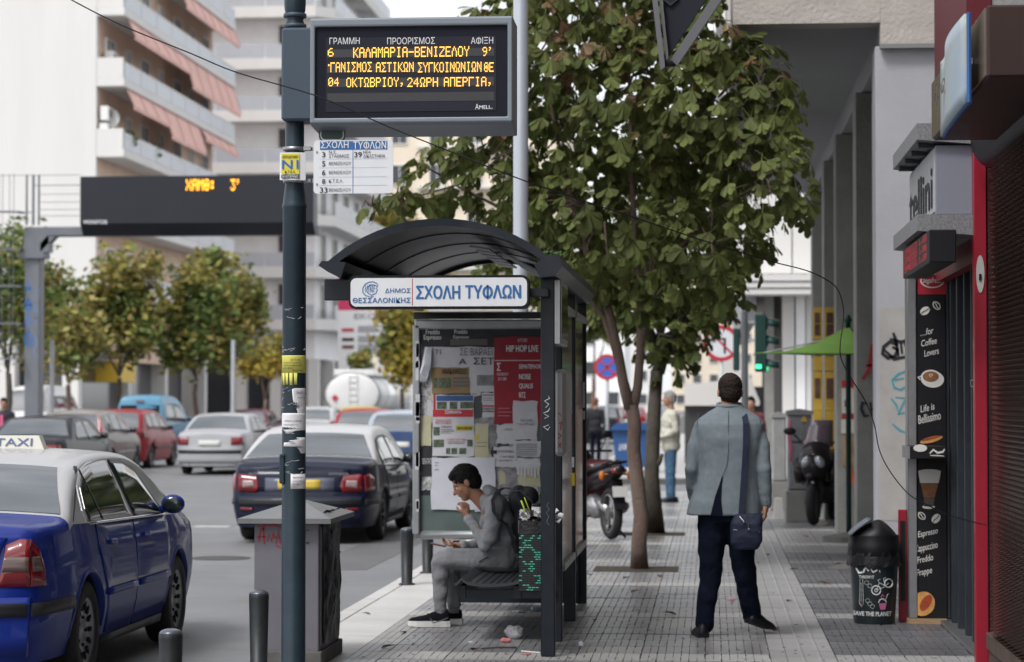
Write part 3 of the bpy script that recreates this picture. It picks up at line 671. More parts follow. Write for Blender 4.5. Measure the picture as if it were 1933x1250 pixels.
for k in range(4):
    k2 = (k + 1) % 4
    fs += [(k, k2, 4 + k2, 4 + k), (4 + k, 4 + k2, 8 + k2, 8 + k), (k2, k, 12 + k, 12 + k2), (12 + k2, 12 + k, 16 + k, 16 + k2)]
fs.append((8, 9, 10, 11)); sh_.add(vs, fs); o = fixn(sh_.build('housing', M_GREYF, DP, world=True))
bv = o.modifiers.new('b', 'BEVEL'); bv.width = .008; bv.segments = 2; bv.limit_method = 'ANGLE'
sc_ = MB(); sc_.span((cx - w / 2 + tt - .002, Yd + .02, cz - h / 2 + .045 + tt - .002), (cx + w / 2 - tt + .002, Yd + .03, cz + h / 2 - tt * 1.8 + .002)); scr = sc_.build('screen', M_SCREEN, DP, world=True)
Ys = Yd + .0185
g = MB(); prect(g, 615, 68, 937, 212, Ys, t=0, d=.0008); inn = g.build('screen_inner', M_SCR2, scr, world=True)
YT = Ys - .0014
g = MB(); ptext(g, 'ΓΡΑΜΜΗ', 622, 679, 84, 72, YT); ptext(g, 'ΠΡΟΟΡΙΣΜΟΣ', 731, 821, 84, 72, YT); ptext(g, 'ΑΦΙΞΗ', 889, 931, 83, 71, YT); ptext(g, 'MELI', 905, 924, 206, 199, YT, bold=.03); ptext(g, 'A', 897, 904, 207, 196, YT); ptext(g, 'SpA', 925, 930, 206, 203, YT); g.build('lettering', M_TXW, DP, world=True)
rows = ((91, 108), (118, 137), (146, 164), (174, 192))
off = MB(); on = MB()
for ri, (y0, y1) in enumerate(rows):
    a, b = W(619, y0, YT), W(932, y1, YT); n = 186; pit = (b.x - a.x) / n; pz = (a.z - b.z) / 8
    prect(off, 618, y0 - 1, 933, y1 + 1, YT, t=0, d=.0006)
def ledrow(s, x0, y0, x1, y1):
    a, b = W(x0, y0, YT), W(x1, y1, YT); led(on, s, (a.x, YT - .001, a.z), R_, U_, (a.z - b.z) / 7, .80, px=(b.x - a.x) / (len(s) * 6 - 1))
ledrow('6', 619, 91, 630, 107); ledrow('ΚΑΛΑΜΑΡΙΑ-ΒΕΝΙΖΕΛΟΥ', 667, 90, 886, 107); ledrow("9'", 911, 89, 930, 106)
ledrow('ΓΑΝΙΣΜΟΣ', 624, 118, 702, 136); ledrow('ΑΣΤΙΚΩΝ', 710, 118, 781, 136); ledrow('ΣΥΓΚΟΙΝΩΝΙΩΝ', 789, 118, 909, 136); ledrow('ΘΕ', 914, 118, 932, 136)
ledrow('04', 620, 147, 640, 163); ledrow('ΟΚΤΩΒΡΙΟΥ,', 654, 147, 764, 164); ledrow('24ΩΡΗ', 769, 147, 827, 164); ledrow('ΑΠΕΡΓΙΑ,', 838, 146, 930, 163)
prect(on, 620, 122, 622, 125, YT)
M_LEDB = bpy.data.materials.new('led_matrix_off'); M_LEDB.use_nodes = True
n_ = M_LEDB.node_tree; bs = n_.nodes['Principled BSDF']; tcx = n_.nodes.new('ShaderNodeTexCoord'); bk_ = n_.nodes.new('ShaderNodeTexBrick'); mp = n_.nodes.new('ShaderNodeMapping'); sx = n_.nodes.new('ShaderNodeSeparateXYZ'); cb = n_.nodes.new('ShaderNodeCombineXYZ')
n_.links.new(tcx.outputs['Object'], sx.inputs[0]); n_.links.new(sx.outputs[0], cb.inputs[0]); n_.links.new(sx.outputs[2], cb.inputs[1]); n_.links.new(cb.outputs[0], bk_.inputs[0])
bk_.offset = 0; bk_.inputs['Scale'].default_value = 1; bk_.inputs['Brick Width'].default_value = .0052; bk_.inputs['Row Height'].default_value = .0058; bk_.inputs['Mortar Size'].default_value = .0012
bk_.inputs['Color1'].default_value = bk_.inputs['Color2'].default_value = (.06, .06, .065, 1); bk_.inputs['Mortar'].default_value = (.012, .012, .017, 1); n_.links.new(bk_.outputs[0], bs.inputs['Base Color']); bs.inputs['Roughness'].default_value = .5
off.build('led_matrix', M_LEDB, DP, world=True); on.build('led_text', M_LED, DP, world=True)
g = MB(); g.lathe([(.001, 0), (.04, 0), (.035, .02), (.001, .024)], (W(640, 28, Yd + .15).x, Yd + .15, cz + h / 2 - .004), 16); g.build('light_sensor', M_BLK, DP, world=True)

# route sign
Yr = 13.0
RS = thing('route_sign', 'white bus route sign with blue heading clamped to the pole under the display', 'sign', (W(667, 360, Yr).x, Yr, 0))
a, b = W(592, 366, Yr), W(742, 264, Yr)
def rrect(x0, z0, x1, z1, r, n=5):
    P = []
    for (cx_, cz_, s) in ((x1 - r, z0 + r, -90), (x1 - r, z1 - r, 0), (x0 + r, z1 - r, 90), (x0 + r, z0 + r, 180)):
        for k in range(n + 1): an = D(s + 90 * k / n); P.append((cx_ + r * math.cos(an), cz_ + r * math.sin(an)))
    return P
g = MB(); g.prism([(x, Yr - .003, z) for x, z in rrect(a.x, a.z, b.x, b.z, .02)], (0, .006, 0)); g.build('plate', M_SGNW, RS, world=True)
Y1 = Yr - .0042
g = MB(); prect(g, 604, 266, 731, 283, Y1, t=0, d=.0006); g.build('heading_band', mat('band_blue', (.03, .12, .33), .45), RS, world=True)
g = MB(); ptext(g, 'ΣΧΟΛΗ', 606, 658, 280, 268, Y1 - .001, bold=.02); ptext(g, 'ΤΥΦΛΩΝ', 667, 729, 281, 268, Y1 - .001, bold=.02); g.build('heading', M_TXW, RS, world=True)
g = MB()
for (s, x0, x1, yb, yt, bd) in (('3', 608, 614, 297, 287, .02), ('Ν.Σ.', 621, 636, 290, 285, 0), ('ΣΤΑΘΜΟΣ', 621, 659, 298, 292, 0), ('39', 669, 683, 297, 287, .02), ('ΝΕΑ', 686, 700, 290, 285, 0), ('ΔΙΚΑΣΤΗΡΙΑ', 686, 727, 298, 292, 0), ('5', 608, 614, 314, 304, .02), ('ΒΕΝΙΖΕΛΟΥ', 621, 663, 312, 306, 0),
        ('6', 608, 614, 331, 321, .02), ('ΒΕΝΙΖΕΛΟΥ', 621, 663, 329, 323, 0), ('8', 608, 614, 347, 338, .02), ('Κ.Τ.Ε.Λ.', 621, 648, 345, 339, 0), ('33', 604, 618, 364, 354, .02), ('ΒΕΝΙΖΕΛΟΥ', 621, 663, 362, 356, 0)): ptext(g, s, x0, x1, yb, yt, Y1, bold=bd)
g.build('lettering', M_TXK, RS, world=True)
g = MB()
for py in (300, 316.5, 334, 350): prect(g, 602, py - .6, 730, py + .6, Y1, t=0, d=.0006)
prect(g, 665.5, 283, 666.8, 365, Y1, t=0, d=.0004); g.build('rule', M_TXB, RS, world=True)
g = MB()
for py in (287, 348): g.lathe([(.006, 0), (.004, -.004)], tuple(W(598, py, Y1)), 10, 'Y')
g.build('screw', M_ALU, RS, world=True)
# small rounded plate peeping between display and route sign
g = MB(); a, b = W(602, 268, 13.12), W(652, 240, 13.12); g.prism([(x, 13.12, z) for x, z in rrect(a.x, a.z, b.x, b.z, .03)], (0, .006, 0)); o = g.build('emblem_plate', mat('emblem_dark', (.03, .06, .06), .4), loc=(a.x, 13.12, 0), world=True); tag(o, 'small dark rounded plate half hidden between the display and the route sign', 'sign')
g = MB(); a2 = rrect(a.x + .008, a.z + .008, b.x - .008, b.z - .008, .024); g.prism([(x, 13.117, z) for x, z in a2], (0, .002, 0)); g.build('emblem_border', M_SGNW, o, world=True)
g = MB(); a2 = rrect(a.x + .014, a.z + .014, b.x - .014, b.z - .014, .02); g.prism([(x, 13.114, z) for x, z in a2], (0, .002, 0)); g.build('emblem_field', mat('emblem_dark', ()), o, world=True)

# N1 flag
Yn = 13.07
NS = thing('night_line_sign', 'small yellow and black N1 airport line plate strapped to the pole', 'sign', (W(553, 340, Yn).x, Yn, 0))
a, b = W(528, 340, Yn), W(577, 288, Yn); P = []
for i in range(9):
    t_ = i / 8; x = a.x + (b.x - a.x) * t_; y = Yn - .012 * math.sin(math.pi * t_); P.append([(x, y, a.z - .003 * t_), (x, y, b.z + 0)])
g = MB(); g.grid(P); g.grid([[(p[0], p[1] + .003, p[2]) for p in q][::-1] for q in P]); g.build('plate', M_SGNW, NS, world=True)
g = MB(); prect(g, 531, 290, 565, 329, Yn - .012, t=.0005, d=.001); g.build('yellow_field', mat('plate_yellow', (.62, .55, .06), .5), NS, world=True)
g = MB(); prect(g, 531, 330, 565, 337, Yn - .012, t=.0005, d=.001); g.build('black_field', M_TXK, NS, world=True)
g = MB(); ptext(g, 'N1', 533, 563, 319, 302, Yn - .0145, bold=.03); g.build('line_number', mat('n_blue', (.03, .12, .45), .5), NS, world=True)
g = MB(); ptext(g, 'ΑΕΡΟΔΡΟΜΙΟ', 533, 563, 299, 294, Yn - .0145, bold=.02); ptext(g, 'Κ.Τ.Ε.Λ.', 538, 558, 327, 322.5, Yn - .0145, bold=.02); g.build('lettering', M_TXK, NS, world=True)
g = MB(); ptext(g, 'ΝΥΚΤΕΡΙΝΟ', 533, 563, 336, 331.5, Yn - .0145, bold=.02); g.build('lettering', M_TXW, NS, world=True)

# notices wrapped round the pole
M_PAPW = mat('torn_paper', (.62, .61, .63), .85, var=.1, scale=12); M_PAPY = mat('yellow_paper', (.60, .56, .13), .85, var=.08, scale=12); M_WRAP = mat('black_wrap', (.012, .012, .014), .25, var=.4, scale=30, bump=.5, bscale=60)
def wrap(name, poly, m, r=.0655, root=None, ins=True):
    """piece of paper round the pole; poly = list of (photo y, angle0, angle1) rows, 0 deg faces the camera"""
    g = MB(); P = []
    for py, a0, a1 in poly:
        P.append([(px0 + r * math.sin(D(a0 + (a1 - a0) * k / 10)), 13.15 - r * math.cos(D(a0 + (a1 - a0) * k / 10)), zz(py, 13.09)) for k in range(11)])
    g.smooth = True; g.grid(P); o = g.build(name, m, root or P0, world=True)
    sl = o.modifiers.new('s', 'SOLIDIFY'); sl.thickness = .0012; return o
wrap('black_wrapping', [(553, -88, 88), (600, -88, 88), (640, -87, 88), (700, -88, 88), (760, -88, 88), (800, -88, 88), (925, -88, 88)], M_WRAP, .0645)
nt_ = wrap('notice', [(671, -80, 90), (673, -80, 90), (704, -80, 90)], M_PAPY, .0665); nt_['label'] = 'yellow tear-off notice'
for k in range(5): wrap('tear_off_strip', [(704.3, -80 + k * 22, -63 + k * 22), (716, -78 + k * 22, -64 + k * 22), (726 + (k % 2) * 1.2, -77 + k * 22, -64 + k * 22)], M_PAPY, .067, nt_)
wrap('notice', [(733, 12, 85), (735, 0, 85), (756, 5, 85), (775, 25, 85), (790, 34, 85)], M_PAPW, .0658)
wrap('notice', [(780, -60, 80), (784, -88, 85), (806, -88, 85), (812, -50, 85), (819, -30, 10)], M_PAPW, .0668)
wrap('notice', [(826, 25, 85), (832, -10, 85), (836, -45, 85), (843, -50, 85), (845, 25, 85), (856, 45, 80)], M_PAPW, .0662)
wrap('notice', [(895, -5, 85), (923, -5, 85)], M_PAPW, .0666)
g = MB()
def wtext(s, a0, py, h, sc=1):
    vs, fs = text_geo(s)
    g.add([(px0 + .0678 * math.sin(D(a0) + v.x * h * sc / .0678), 13.15 - .0678 * math.cos(D(a0) + v.x * h * sc / .0678), zz(py, 13.09) + v.y * h) for v in vs], fs)
wtext('ΑΓΓΕΛΙΑ', -8, 681, .014); wtext('ενοικιάζεται διαμέρισμα', -50, 686, .010); wtext('τηλέφωνο επικοινωνίας', -46, 691, .010); wtext('κέντρο πόλης', -50, 696, .010); wtext('πληροφορίες', 5, 701, .010)
wtext('ΖΗΤΕΙΤΑΙ', 20, 744, .018); wtext('σεμινάρια', 25, 752, .012); wtext('μαθήματα κιθάρας', -40, 796, .012); wtext('πληροφορίες στο', -40, 803, .010); wtext('ΕΚΔΡΟΜΕΣ', 5, 903, .012); wtext('αναχωρήσεις', 5, 909, .009); wtext('τηλ. επικ.', 5, 915, .009); wtext('ΤΙΜΗ', -10, 838, .012)
g.build('print', M_TXK, P0, world=True)
g = MB(); q = random.Random(3)
for k in range(46):
    a0 = q.uniform(-75, 60); py = q.choice((q.uniform(556, 606), q.uniform(650, 668), q.uniform(735, 775), q.uniform(860, 925))); L_ = q.uniform(10, 45); sl = q.uniform(-6, 3)
    pts = [(px0 + .0672 * math.sin(D(a0 + L_ * t / 4)), 13.15 - .0672 * math.cos(D(a0 + L_ * t / 4)), zz(py + sl * t / 4 + q.uniform(-1, 1), 13.09)) for t in range(5)]
    g.tube(pts, .0009, 3)
g.build('scratched_tape', M_PAPW, P0, world=True)

# ---- electrical cabinet behind the pole
M_CAB = mat('cabinet_grey', (.125, .122, .14), .55, var=.08, scale=3, dirt=.12); M_CABR = mat('cabinet_roof', (.15, .15, .155), .4, metal=.3, var=.1, scale=5, dirt=.15)
c0 = W(480, 1000, 14.45); c1 = W(602, 1000, 14.45); Yc0, Yc1 = 14.45, 15.25
CB = thing('utility_cabinet', 'grey utility cabinet with pitched metal roof, red graffiti and torn black poster', 'cabinet', ((c0.x + c1.x) / 2, Yc0 + .4, 0))
g = MB(); g.span((c0.x, Yc0, 0), (c1.x, Yc1, W(540, 984, Yc0).z), .006); g.build('body', M_CAB, CB, world=True)
g = MB(); g.span((c0.x - .02, Yc0 - .02, 0), (c1.x + .02, Yc1 + .02, .09), .005); g.build('plinth', M_JOINT, CB, world=True)
zr = W(540, 978, Yc0).z; ov = .085; cxm, cym = (c0.x + c1.x) / 2 + .02, (Yc0 + Yc1) / 2
A0, A1, A2, A3 = (c0.x - ov, Yc0 - ov, zr), (c1.x + ov, Yc0 - ov, zr), (c1.x + ov, Yc1 + ov, zr), (c0.x - ov, Yc1 + ov, zr); ap = (cxm, cym, zr + .10)
g = MB(); dz = .03; g.add([A0, A1, A2, A3, ap] + [(p[0], p[1], p[2] - dz) for p in (A0, A1, A2, A3)], [(0, 1, 4), (1, 2, 4), (2, 3, 4), (3, 0, 4), (0, 5, 6, 1), (1, 6, 7, 2), (2, 7, 8, 3), (3, 8, 5, 0), (8, 7, 6, 5)]); g.build('roof', M_CABR, CB, world=True)
g = MB(); xs = c1.x
g.span((xs - .001, Yc0 + .03, .12), (xs + .008, Yc1 - .03, zr - .05), .003); g.build('door', M_CAB, CB, world=True)
pp = MB(); P = []; q = random.Random(5)
for i in range(7):
    y = Yc0 + .08 + i * (Yc1 - Yc0 - .16) / 6
    P.append([(xs + .012 + .012 * abs(q.gauss(0, .6)), y + q.uniform(-.01, .01), z) for z in [.12 + k * .115 + q.uniform(-.01, .01) for k in range(8)]])
pp.grid(P); pos = pp.build('black_poster', mat('black_gloss_paper', (.008, .008, .010), .4, spec=.2, var=.6, scale=9, streak=True), CB, world=True)
def xtext(mb, s, X, y, z, h, width=None, rot=0, bold=0.0, t=.002):
    """lettering on a plane facing +x is read along +y"""
    text(mb, s, (X, y, z), (0, math.cos(rot), math.sin(rot)), (0, -math.sin(rot), math.cos(rot)), h, width=width, t=t, bold=bold)
g = MB()
for k, (s, z, h) in enumerate((('ΣΥΝΑΥΛΙΑ', .82, .06), ('ΘΕΣΣΑΛΟΝΙΚΗ', .74, .035), ('ΛΙΜΑΝΙ', .66, .04), ('ΟΚΤΩΒΡΙΟΥ', .5, .05), ('live', .40, .05), ('20:30', .25, .04))): xtext(g, s, xs + .034, Yc0 + .15, z, h, width=.45)
for k in range(12): g.ribbon([(xs + .03, Yc0 + q.uniform(.1, .3), q.uniform(.2, .95)), (xs + .033, Yc0 + q.uniform(.3, .5), q.uniform(.3, .9)), (xs + .03, Yc0 + q.uniform(.5, .7), q.uniform(.2, .9))], q.uniform(.006, .03), (1, 0, 0), .002)
g.build('print', mat('grey_print', (.12, .12, .13), .5), pos, world=True)
graf(CB, Yc0, [[(486, 994), (520, 991), (529, 996)], [(488, 1022), (492, 1000), (497, 996), (499, 1027)], [(484, 1014), (502, 1013)], [(504, 1022), (508, 1008), (512, 1022), (516, 1006), (520, 1018)], [(521, 1026), (526, 1000), (529, 1026)], [(518, 1014), (530, 1014)], [(520, 1030), (530, 1033)], [(499, 994), (498, 1001)]], .012, mat('marker_red', (.33, .02, .03), .5))
graf(CB, Yc0, [[(575, 1000), (583, 1002)], [(574, 1022), (581, 1026), (584, 1023)], [(577, 1004), (575, 1019)]], .008, M_GBLK)

# ---- bollards along the kerb
def bollard(loc, label):
    t = thing('bollard', label, 'bollard', loc, 0, 'bollards along the kerb')
    g = MB(); g.smooth = True; g.lathe([(.072, 0), (.072, .012), (.048, .016), (.058, .45), (.058, .468), (.055, .472)], (0, 0, 0), 28); g.build('post', M_BOL, t)
    g = MB(); g.smooth = True; g.lathe([(.0565, .470), (.056, .478), (.045, .489), (.025, .496), (.001, .498)], (0, 0, 0), 28); g.build('cap', M_BOLC, t)
    return t
M_BOL = mat('bollard_paint', (.020, .023, .026), .45, metal=.2, var=.25, scale=9, dirt=.15); M_BOLC = mat('bollard_cap', (.09, .10, .12), .3, metal=.5)
b0 = bollard((-2.60, 11.55, 0), 'short dark bollard nearest the camera, beside the blue taxi wheel')
for (x, y, l) in ((-2.62, 13.95, 'dark bollard standing just left of the utility cabinet'), (PG(768, 1104).x, PG(768, 1104).y, 'dark bollard on the kerb in front of the seated man\'s knees'), (PG(807, 1082).x, PG(807, 1082).y, 'dark bollard mostly hidden behind the seated man\'s shins')): copy_tree(b0, label=l, loc=(x, y, 0))

# ---- bus shelter
XR, XL, YF, YB = -1.03, -2.31, 15.0, 19.0
SH = thing('bus_shelter', 'dark metal bus shelter with arched roof, open towards the road', 'bus shelter', ((XL + XR) / 2, 17, 0))
for i, (px, py, w_) in enumerate(((1034, 1240, .088), (1054, 1212, .05), (1075, 1173, .085), (1098, 1140, .075))):
    p = PG(px, py); g = MB(); g.span((p.x - w_ / 2, p.y, 0), (p.x + w_ / 2, p.y + w_, 2.40), .006); o = g.build('post', M_DKM, SH, world=True)
    if i == 0: FP = (p, o)
zE, zA = 2.43, 2.72
def arch(y, off=0.0, n=20, flat=0.0):
    cxm = (XL + XR) / 2; hw = (XR - XL) / 2 + .09; sag = zA - zE; R0 = (hw * hw + sag * sag) / (2 * sag); out = []
    a0 = math.asin(hw / R0)
    for k in range(n + 1):
        a = -a0 + 2 * a0 * k / n; out.append(Vector((cxm + (R0 + off) * math.sin(a), y, zE + (R0 + off) * math.cos(a) - (R0 - sag))))
    return out
nseg = 4; ys = [YF - .05 + (YB - YF + .1) * k / nseg for k in range(nseg + 1)]
M_PLX = mat('smoked_roof', (.004, .005, .007), .3, spec=.06, var=.3, scale=4)
for k in range(nseg):
    g = MB(); g.smooth = True
    a_, b_ = arch(ys[k] + .001), arch(ys[k + 1] - .001); c_, d_ = arch(ys[k] + .001, -.008), arch(ys[k + 1] - .001, -.008)
    g.grid([a_, b_]); g.grid([d_, c_]); g.build('roof_panel', M_PLX, SH, world=True)
for y in ys:
    g = MB(); A_ = arch(y - .022, .012); B_ = arch(y + .022, .012); e_ = -.035 if y == ys[0] or y == ys[-1] else -.014; C_ = arch(y + .022, e_); D_ = arch(y - .022, e_)
    g.grid([A_, B_]); g.grid([B_, C_]); g.grid([C_, D_]); g.grid([D_, A_]); g.build('roof_rib', M_DKM, SH, world=True)
# window reflections under the roof, painted in as pale panels
for (xa, xb) in ((-1.63, -1.5), (-1.42, -1.18)):
    for k in range(6):
        y = 16.4 + k * .42; z1 = zA - .36 * ((xa + 1.67) / .73) ** 2 * 1.0 - .06; z2 = zA - .36 * ((xb + 1.67) / .73) ** 2 - .06
        g = MB(); g.prism([(xa, y, z1), (xb, y, z2), (xb, y + .30, z2), (xa, y + .30, z1)], (0, 0, -.012)); g.build('reflection_panel', mat('painted_reflection', (.30, .31, .33), .4, emit=(.75, .8, .85), estr=.0), SH, world=True)
# gutters and eave beams
g = MB(); g.prism([(XL + .02, YF - .1, 2.36), (XL + .05, YF - .1, 2.46), (XL - .10, YF - .1, 2.47), (XL - .12, YF - .1, 2.44), (XL - .06, YF - .1, 2.40)], (0, 4.2, 0)); g.build('gutter', M_DKM, SH, world=True)
a, b = W(612, 567, YF + .02), W(662, 527, YF + .02); g = MB(); g.span((a.x, YF + .02, a.z), (b.x + .1, YF + .10, b.z), .004); g.build('bracket', M_DKM, SH, world=True)
g = MB(); g.span((XL - .01, YF + .1, 2.24), (XL + .07, YF + .16, 2.40)); g.span((XL - .02, YF + .1, 2.31), (XL + .05, YB + .05, 2.38), .004); g.build('eave_beam', M_DKM, SH, world=True)
for y in (YF, YB):
    g = MB(); g.span((XL - .03, y + .03, 2.245), (XR + .03, y + .09, 2.30), .004); g.build('cross_beam', M_DKM, SH, world=True)
g = MB(); g.prism([(XR - .02, YF - .1, 2.36), (XR - .05, YF - .1, 2.44), (XR + .03, YF - .1, 2.50), (XR + .10, YF - .1, 2.50), (XR + .12, YF - .1, 2.43), (XR + .08, YF - .1, 2.37)], (0, 4.25, 0)); g.build('gutter', M_DKM, SH, world=True)
g = MB(); leafball(g, (XR + .03, YF + .15, 2.51), .11, 500, .012, 9, .28); g.build('moss', mat('moss_green', (.06, .11, .03), .8, island=.4), SH, world=True)
# rear frames between the posts, with glass
M_GLS = mat('smoked_glass', (.02, .024, .028), .06, spec=.6)
for (y0, y1) in ((16.12, 17.42), (17.6, 18.95)):
    g = MB(); g.span((-1.0, y0, .5), (-.988, y1, 2.2)); g.build('back_glass', M_GLS, SH, world=True)
    for z in (.46, 2.2): g = MB(); g.span((-1.02, y0, z), (-.965, y1, z + .05), .004); g.build('glass_rail', M_ALU, SH, world=True)
g = MB(); g.span((-1.0, 15.12, 1.95), (-.93, 15.85, 2.36), .006); g.build('frame_panel', M_ALU, SH, world=True)
g = MB(); g.span((-.985, 15.14, 1.99), (-.925, 15.8, 2.32)); g.build('frame_glass', M_GLS, SH, world=True)
# hanging information case on the right side
a, b = W(1049, 872, 15.5), W(1078, 692, 15.5)
g = MB(); g.span((a.x, 15.3, a.z + .04), (b.x - .02, 15.85, b.z - .02), .025); ic = g.build('information_case', mat('case_grey', (.30, .29, .29), .4, metal=.3, var=.1, scale=6), SH, world=True)
graf(ic, 15.3, [[(1053, 780), (1060, 784)], [(1054, 800), (1060, 796), (1058, 812)], [(1053, 818), (1060, 822), (1054, 828)], [(1054, 836), (1060, 846)], [(1060, 836), (1053, 846)]], .01, MATS['marker_red'])
# scratched tag on the front post and stickers on the rear ones
p, o = FP
graf(o, p.y, [[(1035, 748), (1038, 752), (1028, 757), (1036, 763), (1030, 770)], [(1026, 780), (1035, 776), (1038, 770)], [(1028, 790), (1036, 786), (1028, 782)], [(1036, 802), (1026, 806), (1034, 812), (1038, 806)]], .004, M_TXW)
graf(o, p.y, [[(1036, 948), (1032, 955), (1037, 962), (1031, 968), (1036, 975), (1032, 985), (1037, 992)]], .003, mat('scratch', (.16, .17, .19), .5))
kids = [c for c in SH.children if c.name.startswith('post')]
g = MB(); prect(g, 1065, 893, 1085, 917, 17.48, t=.004, d=.002); o = g.build('sticker', mat('sticker_yellow', (.62, .50, .03), .5), SH, world=True)
g = MB(); prect(g, 1064, 863, 1084, 882, 17.48, t=.004, d=.002); prect(g, 1089, 722, 1104, 770, 19.0, t=.004, d=.002); prect(g, 1089, 776, 1104, 792, 19.0, t=.004, d=.002); g.build('sticker', M_PAPW, SH, world=True)
# bench
M_BEN = mat('bench_mesh', (.055, .06, .068), .42, metal=.5)
P = []
for i in range(12):
    t_ = i / 11; x = -1.69 + .52 * t_; z = .385 + .05 * (abs(t_ - .45) / .55) ** 2 - (.035 if t_ < .02 else 0) + (.02 if t_ < .1 and t_ >= .02 else 0)
    P.append((x, z))
g = MB(); g.grid([[(x, 15.95, z), (x, 17.4, z), (x, 18.7, z)] for x, z in P]); g.smooth = True; be = g.build('bench_seat', M_BEN, SH, world=True); s_ = be.modifiers.new('s', 'SOLIDIFY'); s_.thickness = .018
g = MB()
for k in range(30):
    for i in range(2, 10): g.lathe([(.010, 0), (.010, .0015)], (P[i][0], 15.99 + k * .045, P[i][1] + .002), 6)
stuff(g.build('bench_perforation', M_BLK, be, world=True))
g = MB(); g.span((-1.66, 16.0, .29), (-1.62, 18.6, .37)); g.span((-1.3, 16.0, .29), (-1.25, 18.6, .37)); g.span((-1.66, 16.02, .29), (-1.02, 16.07, .345)); g.span((-1.66, 18.5, .29), (-1.02, 18.55, .345)); g.build('bench_frame', M_DKM, SH, world=True)
# end panel: poster case
Yp = 18.85
a, b = W(780, 1018, Yp), W(1092, 603, Yp); Z0, Z1, X0, X1 = a.z, b.z, a.x, -1.0
M_FRA = mat('case_aluminium', (.30, .31, .32), .38, metal=.6, var=.12, scale=6, dirt=.2)
g = MB(); g.smooth = True; g.tube([(X0 + .03, Yp, Z0 + .035), (X1, Yp, Z0 + .035)], .035, 12); g.smooth = False
g.span((X0, Yp - .05, Z0 + .04), (X0 + .055, Yp + .08, Z1 - .04), .008); g.span((X0 + .012, Yp - .05, Z1 - .075), (X1, Yp + .08, Z1), .012); g.build('case_frame', M_FRA, SH, world=True)
g = MB(); g.span((X0 + .05, Yp + .0, Z0 + .06), (X1, Yp + .05, Z1 - .05)); bd = g.build('poster_case', mat('case_inner', (.03, .033, .038), .15), SH, world=True)
g = MB(); prect(g, 790, 936, 1020, 1004, Yp, t=.002, d=.002); g.build('case_glass', mat('greenish_glass', (.10, .13, .125), .12, var=.2, scale=4), bd, world=True)
g = MB(); g.span((XL + .34, 18.92, .015), (XR, 18.97, .42)); g.span((XL + .3, 18.9, .0), (XL + .345, 18.99, .5)); g.build('kick_panel', M_DKM, SH, world=True)
def poster(n, x0, y0, x1, y1, m, lay=0, tilt=0, lines=(), rects=(), label=None, curl=0):
    Y = Yp - .004 - lay * .0035; g = MB(); a, b = W(x0, y1, Y), W(x1, y0, Y); q = random.Random(int(x0 * 7 + y0)); NX, NZ = 5, 6; P = []
    for i in range(NX + 1):
        P.append([(a.x + (b.x - a.x) * i / NX + (q.uniform(-.006, .006) if j in (0, NZ) or i in (0, NX) else 0), Y - curl * (1 if j == 0 else 0) * .01 - q.uniform(0, .002), a.z + (b.z - a.z) * j / NZ + (q.uniform(-.006, .006) if j in (0, NZ) else 0)) for j in range(NZ + 1)])
    g.grid(P); g.grid([[(p[0], Y + .0006, p[2]) for p in c][::-1] for c in P]); o = g.build('poster', m, SH, world=True)
    if label: o['label'] = label
    by = {}
    for (s, u0, u1, v0, v1, mm, bd_) in lines: by.setdefault(mm.name, (mm, MB()))[1]; ptext(by[mm.name][1], s, u0, u1, v1, v0, Y - .0045, bold=bd_)
    for (u0, v0, u1, v1, mm) in rects: by.setdefault('r' + mm.name, (mm, MB())); prect(by['r' + mm.name][1], u0, v0, u1, v1, Y - .0025, t=0, d=.0008)
    for k, (mm, gg) in by.items(): gg.build('print' if k[0] != 'r' else 'printed_block', mm, o, world=True)
    return o
PW = mat('poster_white', (.50, .50, .53), .7, var=.07, scale=8); PR = mat('poster_red', (.26, .015, .03), .55, var=.12, scale=7); PY_ = mat('poster_yellow', (.46, .44, .30), .7, var=.1, scale=8)
PB = mat('poster_kraft', (.26, .18, .09), .7, var=.2, scale=8); PK = mat('poster_black', (.025, .024, .028), .5, var=.3, scale=12); PG_ = mat('poster_grey', (.22, .22, .23), .7, var=.5, scale=14); PBL = mat('poster_blue', (.05, .10, .25), .6)
PMIX = mat('torn_layers', (.07, .07, .08), .8, col2=(.62, .62, .62), scale=26); PRB = mat('print_red', (.42, .03, .04), .5); PGR = mat('photo_green', (.08, .11, .07), .5, var=.8, scale=40); PTX = mat('print_dim', (.12, .12, .14), .6)
poster(1, 796, 618, 1020, 660, PK, 0, lines=(('Freddo', 804, 830, 622, 631, M_TXW, .02), ('Espresso', 800, 833, 632, 641, M_TXW, .02), ('Freddo', 858, 882, 622, 630, M_TXW, .02), ('Espresso', 856, 885, 633, 639, M_TXW, 0)))
poster(2, 796, 700, 815, 925, PMIX, 0); poster(3, 845, 790, 940, 880, PG_, 0); poster(4, 930, 860, 1020, 935, PG_, 0)
poster(5, 812, 655, 935, 740, PW, 1, lines=(('ΤΙ', 820, 832, 660, 669, PTX, 0), ('ΣΕ ΒΑΡΑΕΙ', 868, 930, 658, 671, PTX, 0), ('ΣΕΤ', 894, 932, 676, 688, M_TXK, .02), ('Α', 866, 880, 678, 688, M_TXK, .02)), rects=((900, 708, 932, 728, PG_), (850, 640, 920, 652, mat('poster_taupe', (.12, .11, .105), .7))), label='white torn poster with black Greek capitals')
poster(6, 815, 694, 886, 743, PB, 2, lines=(('ΑΝΑΚΑΙΝΙΣΕΙΣ', 834, 882, 697, 706, M_TXK, .02),), rects=((818, 714, 825, 732, PGR), (828, 714, 851, 732, PGR), (855, 712, 884, 716, PTX), (855, 719, 884, 723, PTX), (855, 726, 884, 730, PTX)), label='kraft renovation flyer with three photos')
